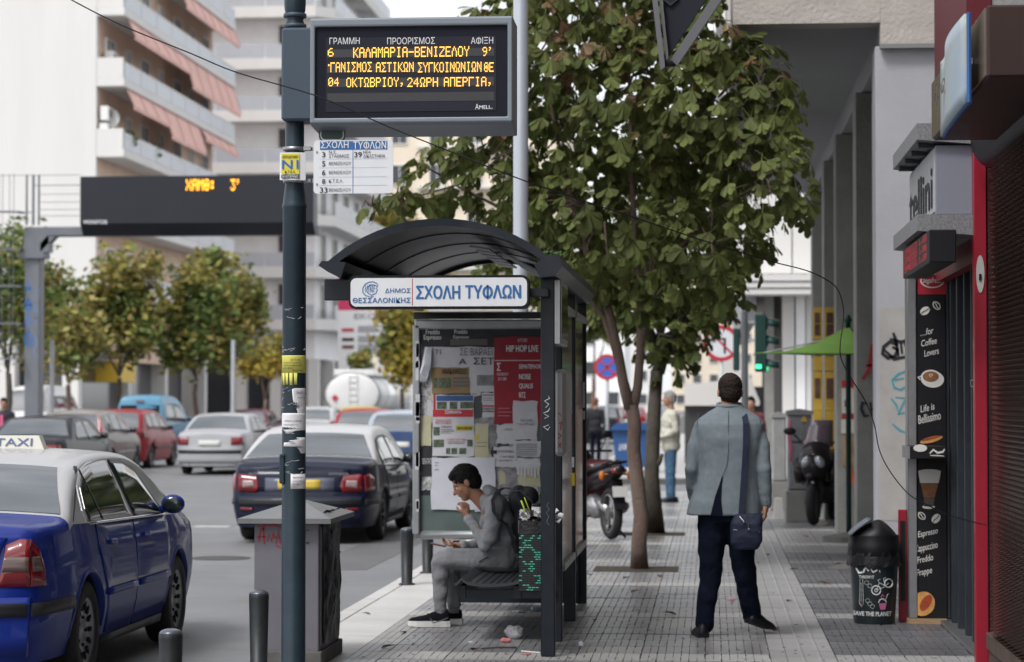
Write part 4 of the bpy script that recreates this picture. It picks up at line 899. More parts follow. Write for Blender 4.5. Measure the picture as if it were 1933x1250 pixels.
poster(7, 933, 636, 1022, 800, PR, 2, lines=(('HIP HOP LIVE', 956, 1016, 652, 664, M_TXW, .04), ('ΚΥΤΤΑΡΟ', 978, 995, 640, 646, M_TXW, 0), ('SEMATEPHOR', 980, 1021, 688, 696, M_TXW, .03), ('NOISE', 980, 1002, 706, 716, M_TXW, .03), ('QUALIS', 980, 1006, 724, 733, M_TXW, .03), ('ΝΤΣ', 980, 992, 741, 751, M_TXW, .03), ('Σ', 938, 945, 686, 700, M_TXW, .03), ('ΝΟΕΜΒΡΙΟΥ', 938, 960, 704, 709, M_TXW, 0), ('21:00', 940, 956, 712, 718, M_TXW, 0)), rects=((934, 680, 1020, 681.2, M_TXW), (940, 770, 962, 772, mat('poster_rose', (.4, .15, .16), .6)), (940, 777, 966, 779, MATS['poster_rose']), (940, 784, 962, 786, MATS['poster_rose'])), label='dark red concert poster with white lettering')
poster(8, 816, 745, 895, 862, PW, 3, lines=(('ΣΕΜΙΝΑΡΙΑ', 840, 871, 775, 781, M_TXW, .02), ('ΠΑΡΑΤΕΙΝΕΤΑΙ', 862, 890, 806, 811, M_TXK, .03), ('ΕΚΠΑΙΔΕΥΣΗΣ & ΕΞΕΙΔΙΚΕΥΣΗΣ', 822, 852, 792, 800, PRB, 0), ('ΣΕΜΙΝΑΡΙΑ', 832, 853, 804, 808, M_TXK, 0), ('ΣΥΜΒΟΥΛΕΥΤΙΚΗ', 842, 880, 828, 832, PRB, 0)),
       rects=((824, 747, 893, 757, PBL), (818, 746, 822, 773, PRB), (825, 759, 843, 772, PGR), (849, 759, 863, 772, PGR), (869, 759, 893, 771, PGR), (817, 773.5, 893, 787, PRB), (860, 803, 892, 813, mat('flyer_yellow', (.5, .45, .05), .6)), (818, 806, 830, 822, PGR), (818, 830, 838, 844, PGR), (842, 846, 850, 857, PGR), (852, 846, 863, 857, PGR), (867, 846, 880, 857, PGR), (882, 830, 892, 843, PGR), (832, 811, 856, 812, PTX), (832, 814, 858, 815, PTX), (832, 817, 852, 818, PTX), (845, 834, 878, 835, PTX), (845, 837, 876, 838, PTX)), label='seminar flyer with blue, red and yellow blocks')
poster(9, 910, 742, 934, 788, PW, 1, lines=(('ΕΝΟΙΚΙΑΖΕΤΑΙ', 912, 932, 770, 774, M_TXK, .02),), rects=((911, 765, 933, 768, PRB), (911, 776, 933, 778, PGR), (911, 745, 933, 747, PTX), (912, 751, 930, 752, PTX), (912, 755, 930, 756, PTX)))
poster(10, 905, 788, 936, 823, PG_, 1); poster(11, 968, 757, 1014, 830, PW, 3, lines=(('Ρεσιτάλ', 983, 1006, 791, 796, PTX, 0), ('στην Εθνική', 975, 1008, 798, 803, PTX, 0)), label='pale lilac recital flyer pinned over the red poster')
poster(12, 938, 802, 972, 838, PW, 1, lines=(('μαθήματα', 953, 968, 808, 812, PTX, 0),)); poster(13, 970, 832, 1020, 862, PW, 2, rects=tuple((974, 838 + k * 3.4, 1014, 839.2 + k * 3.4, PTX) for k in range(7)))
poster(14, 896, 800, 922, 868, PY_, 2, rects=((898, 820, 904, 830, mat('flyer_yellow', ())), (899, 835, 918, 836, PTX), (899, 842, 918, 843, PTX)))
poster(15, 932, 844, 975, 882, PW, 2, lines=(('ΕΛΛΗΝΙΚΑ', 940, 970, 850, 854, M_TXK, 0), ('ΓΑΛΛΙΚΑ', 944, 970, 860, 864, PTX, 0), ('ΜΑΘΗΜΑΤΑ', 942, 968, 868, 871, M_TXK, 0)), rects=((926, 850, 938, 857, M_TXK),))
poster(16, 975, 866, 1020, 884, PW, 3); poster(17, 978, 880, 1020, 918, PY_, 2, rects=((1005, 881, 1018, 887, mat('flyer_yellow', ())), (984, 882, 991, 900, MATS['flyer_yellow']), (996, 892, 1016, 894, MATS['flyer_yellow']), (996, 900, 1016, 902, MATS['flyer_yellow'])))
poster(18, 814, 864, 935, 962, mat('poster_lilac', (.52, .53, .58), .7, var=.05, scale=6), 4, lines=(), rects=((821, 873, 828, 874, PTX), (821, 878, 826, 879, PTX), (821, 886, 828, 887, PTX)), label='large blank pale sheet behind the seated man')
poster(19, 896, 925, 938, 966, PW, 3, rects=((906, 938, 938, 940, M_TXK),)); poster(20, 792, 785, 815, 842, PY_, 2); poster(21, 794, 840, 816, 900, PK, 1, lines=(('ΘΕΑΤΡΟ', 797, 814, 866, 876, M_TXW, 0),))
qs = random.Random(70)
for k in range(64):
    x_, y_ = qs.uniform(794, 1004), qs.uniform(655, 945)
    if k > 44: x_ = qs.choice((qs.uniform(794, 812), qs.uniform(936, 1004)))
    w_, h_ = qs.uniform(7, 20), qs.uniform(7, 26); Y = Yp - .0045 - k * .00004; c_ = [W(x_ + (a_ + qs.uniform(-.18, .18)) * w_, y_ + (b_ + qs.uniform(-.18, .18)) * h_, Y) for a_, b_ in ((0, 1), (.5, 1.05), (1, 1), (1, .4), (1, 0), (.45, -.08), (0, 0), (.05, .5))]
    g = MB(); g.prism([(p.x, Y, p.z) for p in c_], (0, .0006, 0)); o = g.build('paper_scrap', qs.choice((PW, PW, PG_, PK, PY_, PMIX, PW, PBL if k % 5 == 0 else PW)), SH, world=True)
    if k % 2:
        g = MB()
        for r in range(4): prect(g, x_ + w_ * .2, y_ + h_ * (.2 + r * .18), x_ + w_ * qs.uniform(.5, .85), y_ + h_ * (.2 + r * .18) + 1, Y, t=.0004, d=.0004)
        g.build('print', PTX, o, world=True)
for k in range(7):
    g = MB(); prect(g, 976 + k * 6.3, 884, 980.5 + k * 6.3, 896 + (k % 3) * 3, Yp - .02, t=0, d=.001); g.build('tear_off_strip', PW, SH, world=True)
g = MB(); q = random.Random(2)
for k in range(5):
    a_ = W(802 + k * 2.2, 655, Yp - .02); b_ = W(796 + k * 3, 690, Yp - .04); c_ = W(784 + k * 4, 722, Yp - .05); g.grid([[a_, b_, c_], [a_ + Vector((.018, -.01, 0)), b_ + Vector((.022, -.02, 0)), c_ + Vector((.02, .01, .01))]])
g.build('hanging_paper', mat('poster_lilac', ()), SH, world=True)
g = MB(); q = random.Random(12)
for k in range(16): y_ = q.uniform(640, 950); prect(g, 783 + q.uniform(0, 3), y_, 790 + q.uniform(0, 3), y_ + q.uniform(8, 36), Yp - .05, t=.001, d=.001)
g.build('stuck_paper', PW, SH, world=True)

# station name board on the shelter front
Yb = YF - .10
NB = thing('name_board', 'white shelter name board with blue Greek lettering and a warrior head emblem', 'sign', ((XL + XR) / 2, Yb, 0))
a, b = W(658, 584, Yb), W(999, 519, Yb)
g = MB(); g.prism([(x, Yb, z) for x, z in rrect(a.x, a.z, b.x, b.z, .045)], (0, .08, 0)); g.build('frame', M_BLK, NB, world=True)
a, b = W(662, 579, Yb), W(995, 524, Yb); g = MB(); g.prism([(x, Yb - .006, z) for x, z in rrect(a.x, a.z, b.x, b.z, .036)], (0, .007, 0)); g.build('panel', M_SGNW, NB, world=True)
Yt = Yb - .0065; g = MB(); ptext(g, 'ΣΧΟΛΗ', 786, 868, 564, 541, Yt, bold=.05); ptext(g, 'ΤΥΦΛΩΝ', 879, 983, 563, 540, Yt, bold=.05)
ptext(g, 'ΔΗΜΟΣ', 727, 775, 553, 545, Yt, bold=.02); ptext(g, 'ΘΕΣΣΑΛΟΝΙΚΗΣ', 666, 775, 572, 563, Yt, bold=.035); g.build('lettering', M_TXB, NB, world=True)
g = MB(); prect(g, 777.6, 526, 779.2, 577, Yt, t=0, d=.0006); g.build('divider', PRB, NB, world=True)
g = MB(); q = random.Random(8)      # warrior head emblem in blue strokes, facing right
def E(pts, w): g.ribbon([W(a_, b_, Yt) for a_, b_ in pts], w, (0, -1, 0), .001)
E([(714, 540), (711, 535), (704, 532), (696, 533), (689, 537), (685, 544), (685, 552), (690, 558), (697, 560)], .006)
E([(713, 541), (706, 538), (699, 538), (694, 542), (692, 548), (695, 554), (702, 558)], .006)
for k in range(6): E([(690 + k * 3.4, 536 + abs(k - 2.5)), (691 + k * 3, 542), (689 + k * 3.3, 547), (691 + k * 3, 553)], .0045)
E([(711, 541), (711, 545), (713, 548), (710.5, 549), (711, 552), (708, 555), (703, 556), (701, 560)], .005); E([(706, 544), (709, 545)], .004); E([(699, 544), (702, 550), (706, 549)], .004); E([(697, 560), (701, 561), (706, 559)], .005)
g.build('emblem', M_TXB, NB, world=True)

# litter bin of the shelter, overfull
BX = thing('litter_bin', 'overfull perforated litter bin with mint green graffiti hanging on the shelter post', 'litter bin', (-1.12, 15.45, 0))
a, b = W(979, 1118, 15.3), W(1040, 985, 15.3)
g = MB(); g.span((a.x + .002, 15.3, a.z), (b.x, 15.6, b.z), .012); g.build('basket', mat('bin_black', (.018, .02, .022), .45, metal=.3), BX, world=True)
hl = MB(); gr = MB(); q = random.Random(4); nx, nz = 9, 26
for i in range(nx):
    for k in range(nz):
        x = a.x + .012 + i * .0235 + (k % 2) * .011; z = a.z + .015 + k * (b.z - a.z - .06) / nz
        u, v = i / nx, k / nz
        on_ = (abs(((u * 1.7 + v * 2.9) % 1.0) - .5) < .13 or abs(((u * 1.5 - v * 2.3) % 1.0) - .5) < .12) and q.random() > .18 and v < .9
        (gr if on_ else hl).box((x, 15.298, z), (.0185, .004, .0065))
stuff(hl.build('perforation', mat('perforation_dark', (.03, .033, .036), .5), BX, world=True)); gr.build('graffiti', mat('mint_paint', (.08, .42, .30), .6), BX, world=True)
lin = MB(); lin.smooth = True; P = []
for k in range(25):
    an = 2 * math.pi * k / 24; cx_, cy_ = (a.x + b.x) / 2, 15.45; hx, hy = (b.x - a.x) / 2 + .008, .158
    ex = lambda s: (abs(s) ** .35) * (1 if s > 0 else -1)
    P.append([(cx_ + hx * ex(math.cos(an)), cy_ + hy * ex(math.sin(an)), z + q.uniform(-.006, .006)) for z in (b.z - .075, b.z - .05, b.z - .02, b.z + .004)])
lin.grid(P); lin.build('bin_bag', mat('bag_black', (.015, .015, .017), .3, bump=.8, bscale=40), BX, world=True)
g = MB(); q = random.Random(44)
for k in range(60):
    an = Matrix.Rotation(q.uniform(0, 3), 3, Vector((q.uniform(-1, 1), q.uniform(-1, 1), q.uniform(-1, 1))).normalized()); c = Vector((q.uniform(a.x + .01, b.x + .04), q.uniform(15.32, 15.55), b.z + q.uniform(0, .06)))
    s = q.uniform(.012, .035); P = [[c + an @ Vector((s * (i - 1), s * (j - 1), q.uniform(-.01, .01))) for j in range(3)] for i in range(3)]; g.mt(0 if k % 4 else 1).grid(P)
g.mt(0).lathe([(.022, 0), (.03, .07)], (a.x + .15, 15.42, b.z + .03), 12); g.mt(1, True).ball((a.x + .11, 15.4, b.z + .10), (.035, .035, .012)); g.mt(2).tube([(a.x + .05, 15.4, b.z + .02), (a.x + .01, 15.38, b.z + .13)], .006, 6); g.tube([(a.x + .08, 15.4, b.z + .02), (a.x + .03, 15.38, b.z + .15)], .003, 5)
o = g.build('rubbish_heap', [M_PAPW, M_BLK, mat('lime_plastic', (.3, .4, .03), .4)], loc=(-1.12, 15.45, 0), world=True); tag(o, 'heap of crumpled paper and cups on top of the shelter litter bin', 'rubbish'); stuff(o)

# tall pale lamp post behind the shelter
lp = W(983, 760, 20.3); t = thing('lamp_post', 'tall pale grey lamp post rising behind the bus shelter', 'lamp post', (lp.x, 20.3, 0))
g = MB(); g.smooth = True; g.lathe([(.12, 0), (.12, .25), (.085, .3), (.064, 2.4), (.060, 8.5), (.02, 8.6)], (0, 0, 0), 24); g.build('shaft', mat('pale_steel', (.42, .45, .50), .4, metal=.2, var=.06, scale=2), t)
g = MB(); g.smooth = True; g.tube([(0, 0, 8.4), (-.6, 0, 9.0), (-1.8, 0, 9.2)], .04, 8); g.ball((-2.1, 0, 9.18), (.4, .16, .08)); g.build('arm', MATS['pale_steel'], t)

# overhead cable
cb_ = [(100, -22), (135, 0), (230, 48), (360, 101), (450, 138), (600, 182), (730, 238), (860, 290), (1000, 345), (1180, 405), (1330, 455), (1450, 492), (1520, 510), (1558, 527), (1580, 545), (1591, 575), (1592, 605), (1586, 650), (1588, 678), (1605, 712), (1632, 755), (1650, 800), (1660, 850), (1680, 890), (1712, 930), (1740, 948), (1790, 972), (1862, 992)]
pts = []
for k, (x_, y_) in enumerate(cb_): pts.append(W(x_, y_, 12.6 + 2.0 * min(1, max(0, (x_ - 980) / 650))))
pts[-1].y = 14.6
sm = []
for i in range(len(pts) - 1):
    p0, p1, p2, p3 = pts[max(i - 1, 0)], pts[i], pts[i + 1], pts[min(i + 2, len(pts) - 1)]
    for s in range(4):
        t_ = s / 4; sm.append(.5 * ((2 * p1) + (-p0 + p2) * t_ + (2 * p0 - 5 * p1 + 4 * p2 - p3) * t_ ** 2 + (-p0 + 3 * p1 - 3 * p2 + p3) * t_ ** 3))
sm.append(pts[-1]); g = MB(); g.tube(sm, .0036, 5); o = g.build('overhead_cable', M_BLK, loc=tuple(pts[-1]), world=True); tag(o, 'thin black cable sagging across the street and looping down to the shutter', 'cable')

# folding awning end hanging from above
Ya = 16.0; p = lambda x, y: W(x, y, Ya)
AW = thing('folding_awning', 'dark folded awning end with grey metal frame hanging above the tree', 'awning', tuple(p(1258, 128)))
g = MB(); g.prism([p(1250, -120), p(1252, 10), p(1262, 106), p(1352, -30), p(1400, -120)], (0, .05, 0)); g.build('fabric', mat('awning_black', (.012, .013, .022), .8), AW, world=True)
g = MB(); g.prism([p(1213, -160), p(1223, -160), p(1256, 130), p(1247, 136)], (0, -.09, 0)); g.prism([p(1226, -160), p(1234, -160), p(1262, 110), p(1258, 118)], (0, -.05, 0)); g.build('front_bar', mat('awning_alu', (.13, .13, .14), .4, metal=.5), AW, world=True)
g = MB(); g.prism([p(1266, 112), p(1278, 124), p(1500, -205), p(1482, -210)], (0, .07, 0)); g.prism([p(1490, -200), p(1500, -212), p(1700, -480), p(1686, -490)], (0, .07, 0)); g.build('folding_arm', MATS['awning_alu'], AW, world=True)
g = MB(); g.prism([p(1250, -6), p(1266, 8), p(1282, -4), p(1282, -2), p(1266, 12), p(1248, -2)], (0, -.02, 0)); g.tube([p(1256, 122) + Vector((0, -.04, 0)), p(1272, 120) + Vector((0, .03, 0))], .02, 8); g.build('hinge', M_ANTH, AW, world=True)

# ---- gantry with variable message sign
Yg = 57.0
GT = thing('sign_gantry', 'grey steel gantry over the road with a dark message sign reading in amber', 'gantry', (W(60, 780, Yg).x, Yg, -.13))
M_GST = mat('gantry_steel', (.15, .16, .18), .5, metal=.1, var=.12, scale=2)
a, b = W(45, 780, Yg), W(76, 480, Yg); g = MB(); g.span((a.x, Yg, -.13), (b.x, Yg + .4, b.z), .03); col_ = g.build('column', M_GST, GT, world=True)
graf(col_, Yg, [[(49, 552), (53, 530), (58, 552)], [(49, 545), (58, 545)], [(54, 564), (48, 572), (50, 584), (57, 584), (59, 572), (54, 564)], [(48, 576), (59, 576)], [(48, 612), (53, 590), (59, 612)], [(49, 617), (58, 617)], [(54, 625), (47, 636), (50, 652), (58, 652), (60, 636), (54, 625)]], .07, M_GBLU)
graf(col_, Yg, [[(63, 542), (70, 542), (66, 560)], [(66, 575), (64, 590), (71, 590), (69, 574)], [(64, 604), (70, 600), (65, 618)], [(66, 630), (70, 650), (64, 660), (68, 680)]], .045, mat('faded_blue', (.14, .2, .32), .6))
a, b = W(38, 488, Yg), W(84, 476, Yg); g = MB(); g.span((a.x, Yg - .1, a.z), (b.x, Yg + .5, b.z)); a, b = W(45, 476, Yg), W(92, 444, Yg); g.span((a.x, Yg, a.z), (b.x, Yg + .4, b.z)); g.build('capital', M_GST, GT, world=True)
a, b = W(45, 446, Yg), W(600, 425, Yg); g = MB(); g.span((a.x, Yg, a.z), (b.x + .0, Yg + .45, b.z), .02); g.build('beam', M_GST, GT, world=True)
g = MB(); g.prism([W(76, 476, Yg), W(104, 446, Yg), W(88, 446, Yg), W(76, 460, Yg)], (0, .35, 0)); g.build('brace', M_GST, GT, world=True)
a, b = W(151, 444, Yg - .5), W(592, 330, Yg - .5); zc = W(151, 422, Yg - .5).z; g = MB()
g.prism([(a.x, Yg - .5, zc), (a.x, Yg - .5, b.z), (a.x, Yg + .1, b.z), (a.x, Yg + .1, a.z), (a.x, Yg - .2, a.z)], (b.x - a.x, 0, 0)); ms = g.build('message_sign', mat('message_black', (.012, .014, .021), .45, var=.12, scale=.8), GT, world=True)
a_, b_ = W(352, 339, Yg - .5), W(460, 359, Yg - .5); g = MB(); led(g, 'ΧΑΜΘ:', (a_.x, Yg - .5, a_.z), R_, U_, (a_.z - b_.z) / 7, 1.08, px=(W(416, 0, Yg).x - a_.x) / 29, t=.02)
a2 = W(436, 339, Yg - .5); led(g, "3'", (a2.x, Yg - .5, a2.z), R_, U_, (a_.z - b_.z) / 7, 1.08, px=(W(461, 0, Yg).x - a2.x) / 10, t=.02); g.build('led_text', mat('led_orange', (.9, .4, .03), .5, emit=(1, .42, .02), estr=1.6), ms, world=True)
g = MB(); ptext(g, 'MONITOR', 159, 203, 423, 416, Yg - .5, bold=.03, t=.02); g.build('lettering', M_TXW, ms, world=True)
g = MB()
for (x0_, x1_, ya_, yb_) in ((0, 151, 330, 332), (64, 151, 349, 351), (72, 151, 366, 367.4), (72, 151, 381, 382.4), (72, 151, 395, 396.4), (72, 151, 407, 408.4), (0, 60, 400, 402)):
    a_, b_ = W(x0_, yb_, Yg + .3), W(x1_, ya_, Yg + .3); g.span((a_.x, Yg + .28, a_.z), (b_.x, Yg + .32, b_.z))
for (x_, w_) in ((49, 3), (61, 4), (72, 3)):
    a_, b_ = W(x_, 425, Yg + .3), W(x_ + w_, 330, Yg + .3); g.span((a_.x, Yg + .26, a_.z), (b_.x, Yg + .34, b_.z))
g.build('railing', M_GST, GT, world=True)
g = MB()
for x_ in (3, 10, 23, 31): a_, b_ = W(x_, 690, Yg), W(x_ + 1.6, 330, Yg); g.span((a_.x, Yg - .3, a_.z), (b_.x, Yg - .27, b_.z))
for y_ in (400, 470, 540, 610, 676): a_, b_ = W(-3, y_ + 3, Yg), W(34, y_, Yg); g.span((a_.x, Yg - .34, a_.z), (b_.x, Yg - .26, b_.z)); a_, b_ = W(34, y_ + 3, Yg), W(45, y_, Yg); g.span((a_.x, Yg - .3, a_.z), (b_.x, Yg + .1, b_.z))
g.build('safety_ladder', M_GST, GT, world=True)

# ---- traffic light, signs, umbrella, street boxes on the right
M_TLP = mat('galvanised', (.42, .44, .47), .5, metal=.3, var=.1, scale=4); M_TLG = mat('signal_green_housing', (.015, .05, .045), .45)
tp = W(1406, 760, 39.8); TL = thing('traffic_light', 'pedestrian corner traffic light on a galvanised post showing green', 'traffic light', (tp.x, 39.8, 0))
zt = W(1406, 582, 39.8).z; g = MB(); g.smooth = True; g.lathe([(.06, 0), (.055, zt - .05), (.062, zt - .05), (.062, zt)], (0, 0, 0), 16); g.build('post', M_TLP, TL)
a, b = W(1425, 702, 39.8), W(1447, 594, 39.8); g = MB(); g.span((a.x, 39.7, a.z), (b.x, 39.95, b.z), .02); hd = g.build('signal_head', M_TLG, TL, world=True)
for k, py in enumerate((612, 645, 690)):
    c = W(1436, py, 39.8); g = MB(); g.smooth = True; P = []
    for i in range(9):
        an = D(-10 + 200 * i / 8); P.append([(b.x + .0 + 0, 39.83 + .11 * math.cos(an), c.z + .11 * math.sin(an)), (b.x + .20, 39.83 + .10 * math.cos(an), c.z - .03 + .10 * math.sin(an))])
    g.grid(P); o = g.build('visor', M_TLG, hd, world=True); s_ = o.modifiers.new('s', 'SOLIDIFY'); s_.thickness = .008
    g = MB(); g.smooth = True; g.ball((b.x + .01, 39.83, c.z), (.02, .09, .09)); g.build('lens', mat('lens_dark', (.05, .03, .03), .2) if k < 2 else mat('lens_green', (.02, .3, .12), .3, emit=(.05, 1, .35), estr=1.0), hd, world=True)
c = W(1432, 692, 39.69); g = MB(); g.box((c.x, 39.69, c.z), (.085, .02, .06)); g.build('signal_light', mat('green_lamp', (.05, .8, .3), .4, emit=(.05, 1, .32), estr=2.2), hd, world=True)
for py in (608, 642): a = W(1406, py, 39.8); g = MB(); g.span((a.x, 39.79, a.z - .02), (W(1427, py, 39.8).x, 39.83, a.z + .02)); g.build('arm', M_TLP, TL, world=True)
a, b = W(1384, 700, 40.2), W(1396, 620, 40.2); g = MB(); g.span((a.x, 40.1, a.z), (b.x, 40.3, b.z), .02); g.build('signal_head', M_TLG, TL, world=True)
def disc(mb, c, r, y, n=32, t=.01): mb.lathe([(r, y), (r, y - t)], (c.x, 0, c.z), n, 'Y')
def ring(mb, c, r0, r1, y, n=40):
    vs = []; fs = []
    for k in range(n):
        a_ = 2 * math.pi * k / n
        for r in (r0, r1): vs.append((c.x + r * math.cos(a_), y, c.z + r * math.sin(a_)))
    for k in range(n): k2 = (k + 1) % n; fs.append((2 * k, 2 * k2, 2 * k2 + 1, 2 * k + 1)); 
    mb.add(vs, fs); mb.add([(v[0], v[1] + .003, v[2]) for v in vs], [f[::-1] for f in fs])
M_SR = mat('sign_red', (.45, .03, .05), .4); M_SB = mat('sign_blue', (.04, .13, .50), .4)
c = W(1362, 648, 46); NT = thing('no_left_turn_sign', 'round red and white no left turn sign half hidden by leaves', 'road sign', (c.x, 46, 0))
g = MB(); disc(g, c, .345, 46); g.build('plate', M_SGNW, NT, world=True); g = MB(); ring(g, c, .27, .345, 45.982); g.ribbon([(c.x - .2, 45.98, c.z + .2), (c.x + .2, 45.98, c.z - .2)], .06, (0, -1, 0), .003); g.build('red_ring', M_SR, NT, world=True)
g = MB(); g.ribbon([(c.x + .06, 45.985, c.z - .2), (c.x + .06, 45.985, c.z + .08), (c.x - .13, 45.985, c.z + .08)], .06, (0, -1, 0), .001); g.prism([(c.x - .12, 45.984, c.z + .16), (c.x - .22, 45.984, c.z + .08), (c.x - .12, 45.984, c.z)], (0, -.002, 0)); g.build('arrow', M_TXK, NT, world=True)
g = MB(); g.smooth = True; g.lathe([(.03, 0), (.03, c.z + .3)], (c.x, 46.03, 0), 10); g.build('post', M_TLP, NT, world=True)
c = W(1146, 693, 58); NS2 = thing('no_stopping_sign', 'round blue and red no stopping sign on a thin post behind the tree', 'road sign', (c.x, 58, 0))
g = MB(); disc(g, c, .31, 58); g.build('plate', M_SB, NS2, world=True); g = MB(); ring(g, c, .235, .31, 57.982)
for s in (-1, 1): g.ribbon([(c.x - .18, 57.98, c.z - .18 * s), (c.x + .18, 57.98, c.z + .18 * s)], .075, (0, -1, 0), .003)
g.build('red_cross', M_SR, NS2, world=True); g = MB(); g.smooth = True; g.lathe([(.045, 0), (.045, c.z + .3)], (c.x, 58.05, 0), 10); g.build('post', M_TLP, NS2, world=True)
# green umbrella
Yu = 27.7; ap_ = W(1601, 617, Yu); tl = W(1421, 668, Yu); UM = thing('cafe_umbrella', 'lime green café umbrella opened under the arcade', 'umbrella', (ap_.x, Yu, 0))
hw = (ap_.x - tl.x); M_UMB = mat('lime_canvas', (.20, .36, .08), .75, var=.05, scale=3, translucent=.25); cr = [Vector((ap_.x + sx * hw, Yu + sy * hw * .95, tl.z - (.02 if sy < -.9 else 0))) for sx, sy in ((-1, -.35), (.35, -1), (1, .35), (-.35, 1))]
for k in range(4):
    a, b = cr[k], cr[(k + 1) % 4]; P = [[ap_.lerp(a, t_) + Vector((0, 0, -.10 * math.sin(math.pi * t_))) for t_ in (0, .33, .66, 1)], [ap_.lerp((a + b) / 2, t_) + Vector((0, 0, -.13 * math.sin(math.pi * t_))) for t_ in (0, .33, .66, 1)], [ap_.lerp(b, t_) + Vector((0, 0, -.10 * math.sin(math.pi * t_))) for t_ in (0, .33, .66, 1)]]
    g = MB(); g.grid(P); o = g.build('canopy_panel', M_UMB, UM, world=True); s_ = o.modifiers.new('s', 'SOLIDIFY'); s_.thickness = .006
g = MB(); g.smooth = True; g.lathe([(.03, 0), (.03, ap_.z + .06), (.05, ap_.z + .06), (.02, ap_.z + .14)], (0, 0, 0), 12); g.build('pole', M_TLG, UM); g = MB(); g.lathe([(.3, 0), (.3, .06), (.05, .1)], (0, 0, 0), 20); g.build('base', M_JOINT, UM)
g = MB()
for v in cr: g.tube([v + Vector((0, 0, -.02)), ap_ + Vector((0, 0, -.1))], .01, 5)
g.build('rib', M_TLP, UM, world=True)
# graffitied street boxes
M_BOXD = mat('graffitied_box', (.13, .14, .15), .55, col2=(.24, .25, .26), scale=3.5, dirt=.4)
def street_box(px0_, px1_, pyt, pyb, Y, dep, label, slope, m):
    a, b = W(px0_, 760, Y), W(px1_, 760, Y); zt = W(px0_, pyt, Y).z; t = thing('street_box', label, 'utility box', ((a.x + b.x) / 2, Y + dep / 2, 0), 0, 'utility boxes by the arcade')
    g = MB(); g.span((a.x, Y, .42 if slope else 0), (b.x, Y + dep, zt - .04), .02); o = g.build('body', m, t, world=True)
    g = MB(); g.prism([(a.x - .02, Y - .02, zt - .05), (b.x + .02, Y - .02, zt - .05), (b.x + .02, Y - .02, zt + .0), ((a.x + b.x) / 2, Y - .02, zt + .03), (a.x - .02, Y - .02, zt)], (0, dep + .04, 0)); g.build('lid', m, t, world=True)
    if slope: g = MB(); g.span((a.x - .03, Y - .03, 0), (b.x + .03, Y + dep, .415), .01); g.build('plinth', M_PILG, t, world=True)
    return t, o
t, o = street_box(1487, 1532, 776, 985, 32.0, .45, 'grey graffitied utility box with yellow warning triangle beside the black scooter', True, M_BOXD)
g = MB(); g.prism([W(1511, 796, 31.98), W(1525, 796, 31.98), W(1518, 784, 31.98)], (0, -.004, 0)); g.build('warning_sticker', M_YEL, o, world=True)
graf(o, 31.995, [[(1492, 790), (1489, 820), (1493, 850), (1490, 870)]], .04, mat('pink_paint', (.5, .12, .22), .6)); graf(o, 31.995, [[(1500, 820), (1512, 835), (1522, 820), (1515, 860), (1500, 870)], [(1508, 890), (1526, 900), (1515, 915)]], .03, M_GBLK)
street_box(1458, 1484, 782, 960, 35.5, .45, 'paler utility box half hidden behind the man\'s right shoulder', True, mat('pale_box', (.28, .28, .28), .6, var=.15, scale=4, dirt=.3))
g = MB(); a, b = W(1466, 938, 31.5), W(1486, 902, 31.5); g.prism([(a.x, 33, 0), (b.x, 33, 0), (b.x - .02, 33, .27), (a.x + .02, 33, .27)], (0, .25, 0)); o = g.build('concrete_block', M_GRAN, loc=(a.x, 33, 0), world=True); tag(o, 'pale concrete block at the foot of the utility boxes', 'block')
# blue waste container and EKO price pylon
DM = thing('waste_container', 'large blue wheeled waste container standing behind the tree trunks', 'waste container', (W(1200, 760, 54).x, 54, 0))
a, b = W(1156, 893, 53.5), W(1236, 802, 53.5); M_BLB = mat('container_blue', (.02, .07, .20), .5, var=.12, scale=3, dirt=.1)
g = MB(); g.prism([(a.x + .08, 53.5, .12), (b.x - .08, 53.5, .12), (b.x, 53.5, b.z - .12), (a.x, 53.5, b.z - .12)], (0, .9, 0)); o = g.build('body', M_BLB, DM, world=True)
g = MB(); g.prism([(a.x - .03, 53.4, b.z - .12), (b.x + .03, 53.4, b.z - .12), (b.x + .03, 53.4, b.z - .06), (b.x - .1, 53.4, b.z + .04), (a.x + .1, 53.4, b.z + .04), (a.x - .03, 53.4, b.z - .06)], (0, 1.1, 0)); g.build('lid', M_BLB, DM, world=True)
for x_ in (a.x + .15, b.x - .15): g = MB(); g.lathe([(.06, -.03), (.06, .03)], (x_, 53.7, .06), 12, 'X'); g.build('wheel', M_BLK, DM, world=True)
g = MB(); ptext(g, 'ΔΗΜΟΣ', 1168, 1192, 850, 838, 53.49); g.build('lettering', M_TXW, o, world=True)
EK = thing('price_pylon', 'white petrol station price pylon with red top and EKO lettering', 'sign', (W(680, 760, 118).x, 118, -.13)); Ye = 118
def blk(name, x0, y0, x1, y1, m, par=EK, t=0, d=.35):
    g = MB(); a, b = W(x0, y1, Ye), W(x1, y0, Ye); g.span((a.x, Ye - t, a.z), (b.x, Ye - t + d, b.z)); return g.build(name, m, par, world=True)
M_EW = mat('pylon_white', (.70, .70, .71), .5); bd_ = blk('board', 638, 586, 726, 664, M_EW); blk('red_top', 638, 520, 775, 585.5, mat('pylon_red', (.55, .04, .12), .5)); blk('post', 638, 664, 656, 770, M_EW); blk('post', 712, 664, 722, 770, M_EW)
for y_ in (615, 634, 650): blk('price_panel', 676, y_, 712, y_ + 12, mat('pylon_grey', (.30, .31, .33), .5), bd_, .04, .04)
for y_, m_ in ((620, M_SR), (638, M_TXK), (652, mat('pylon_dark', (.12, .03, .03), .5))): blk('fuel_label', 646, y_, 668, y_ + 6, m_, bd_, .04, .04)
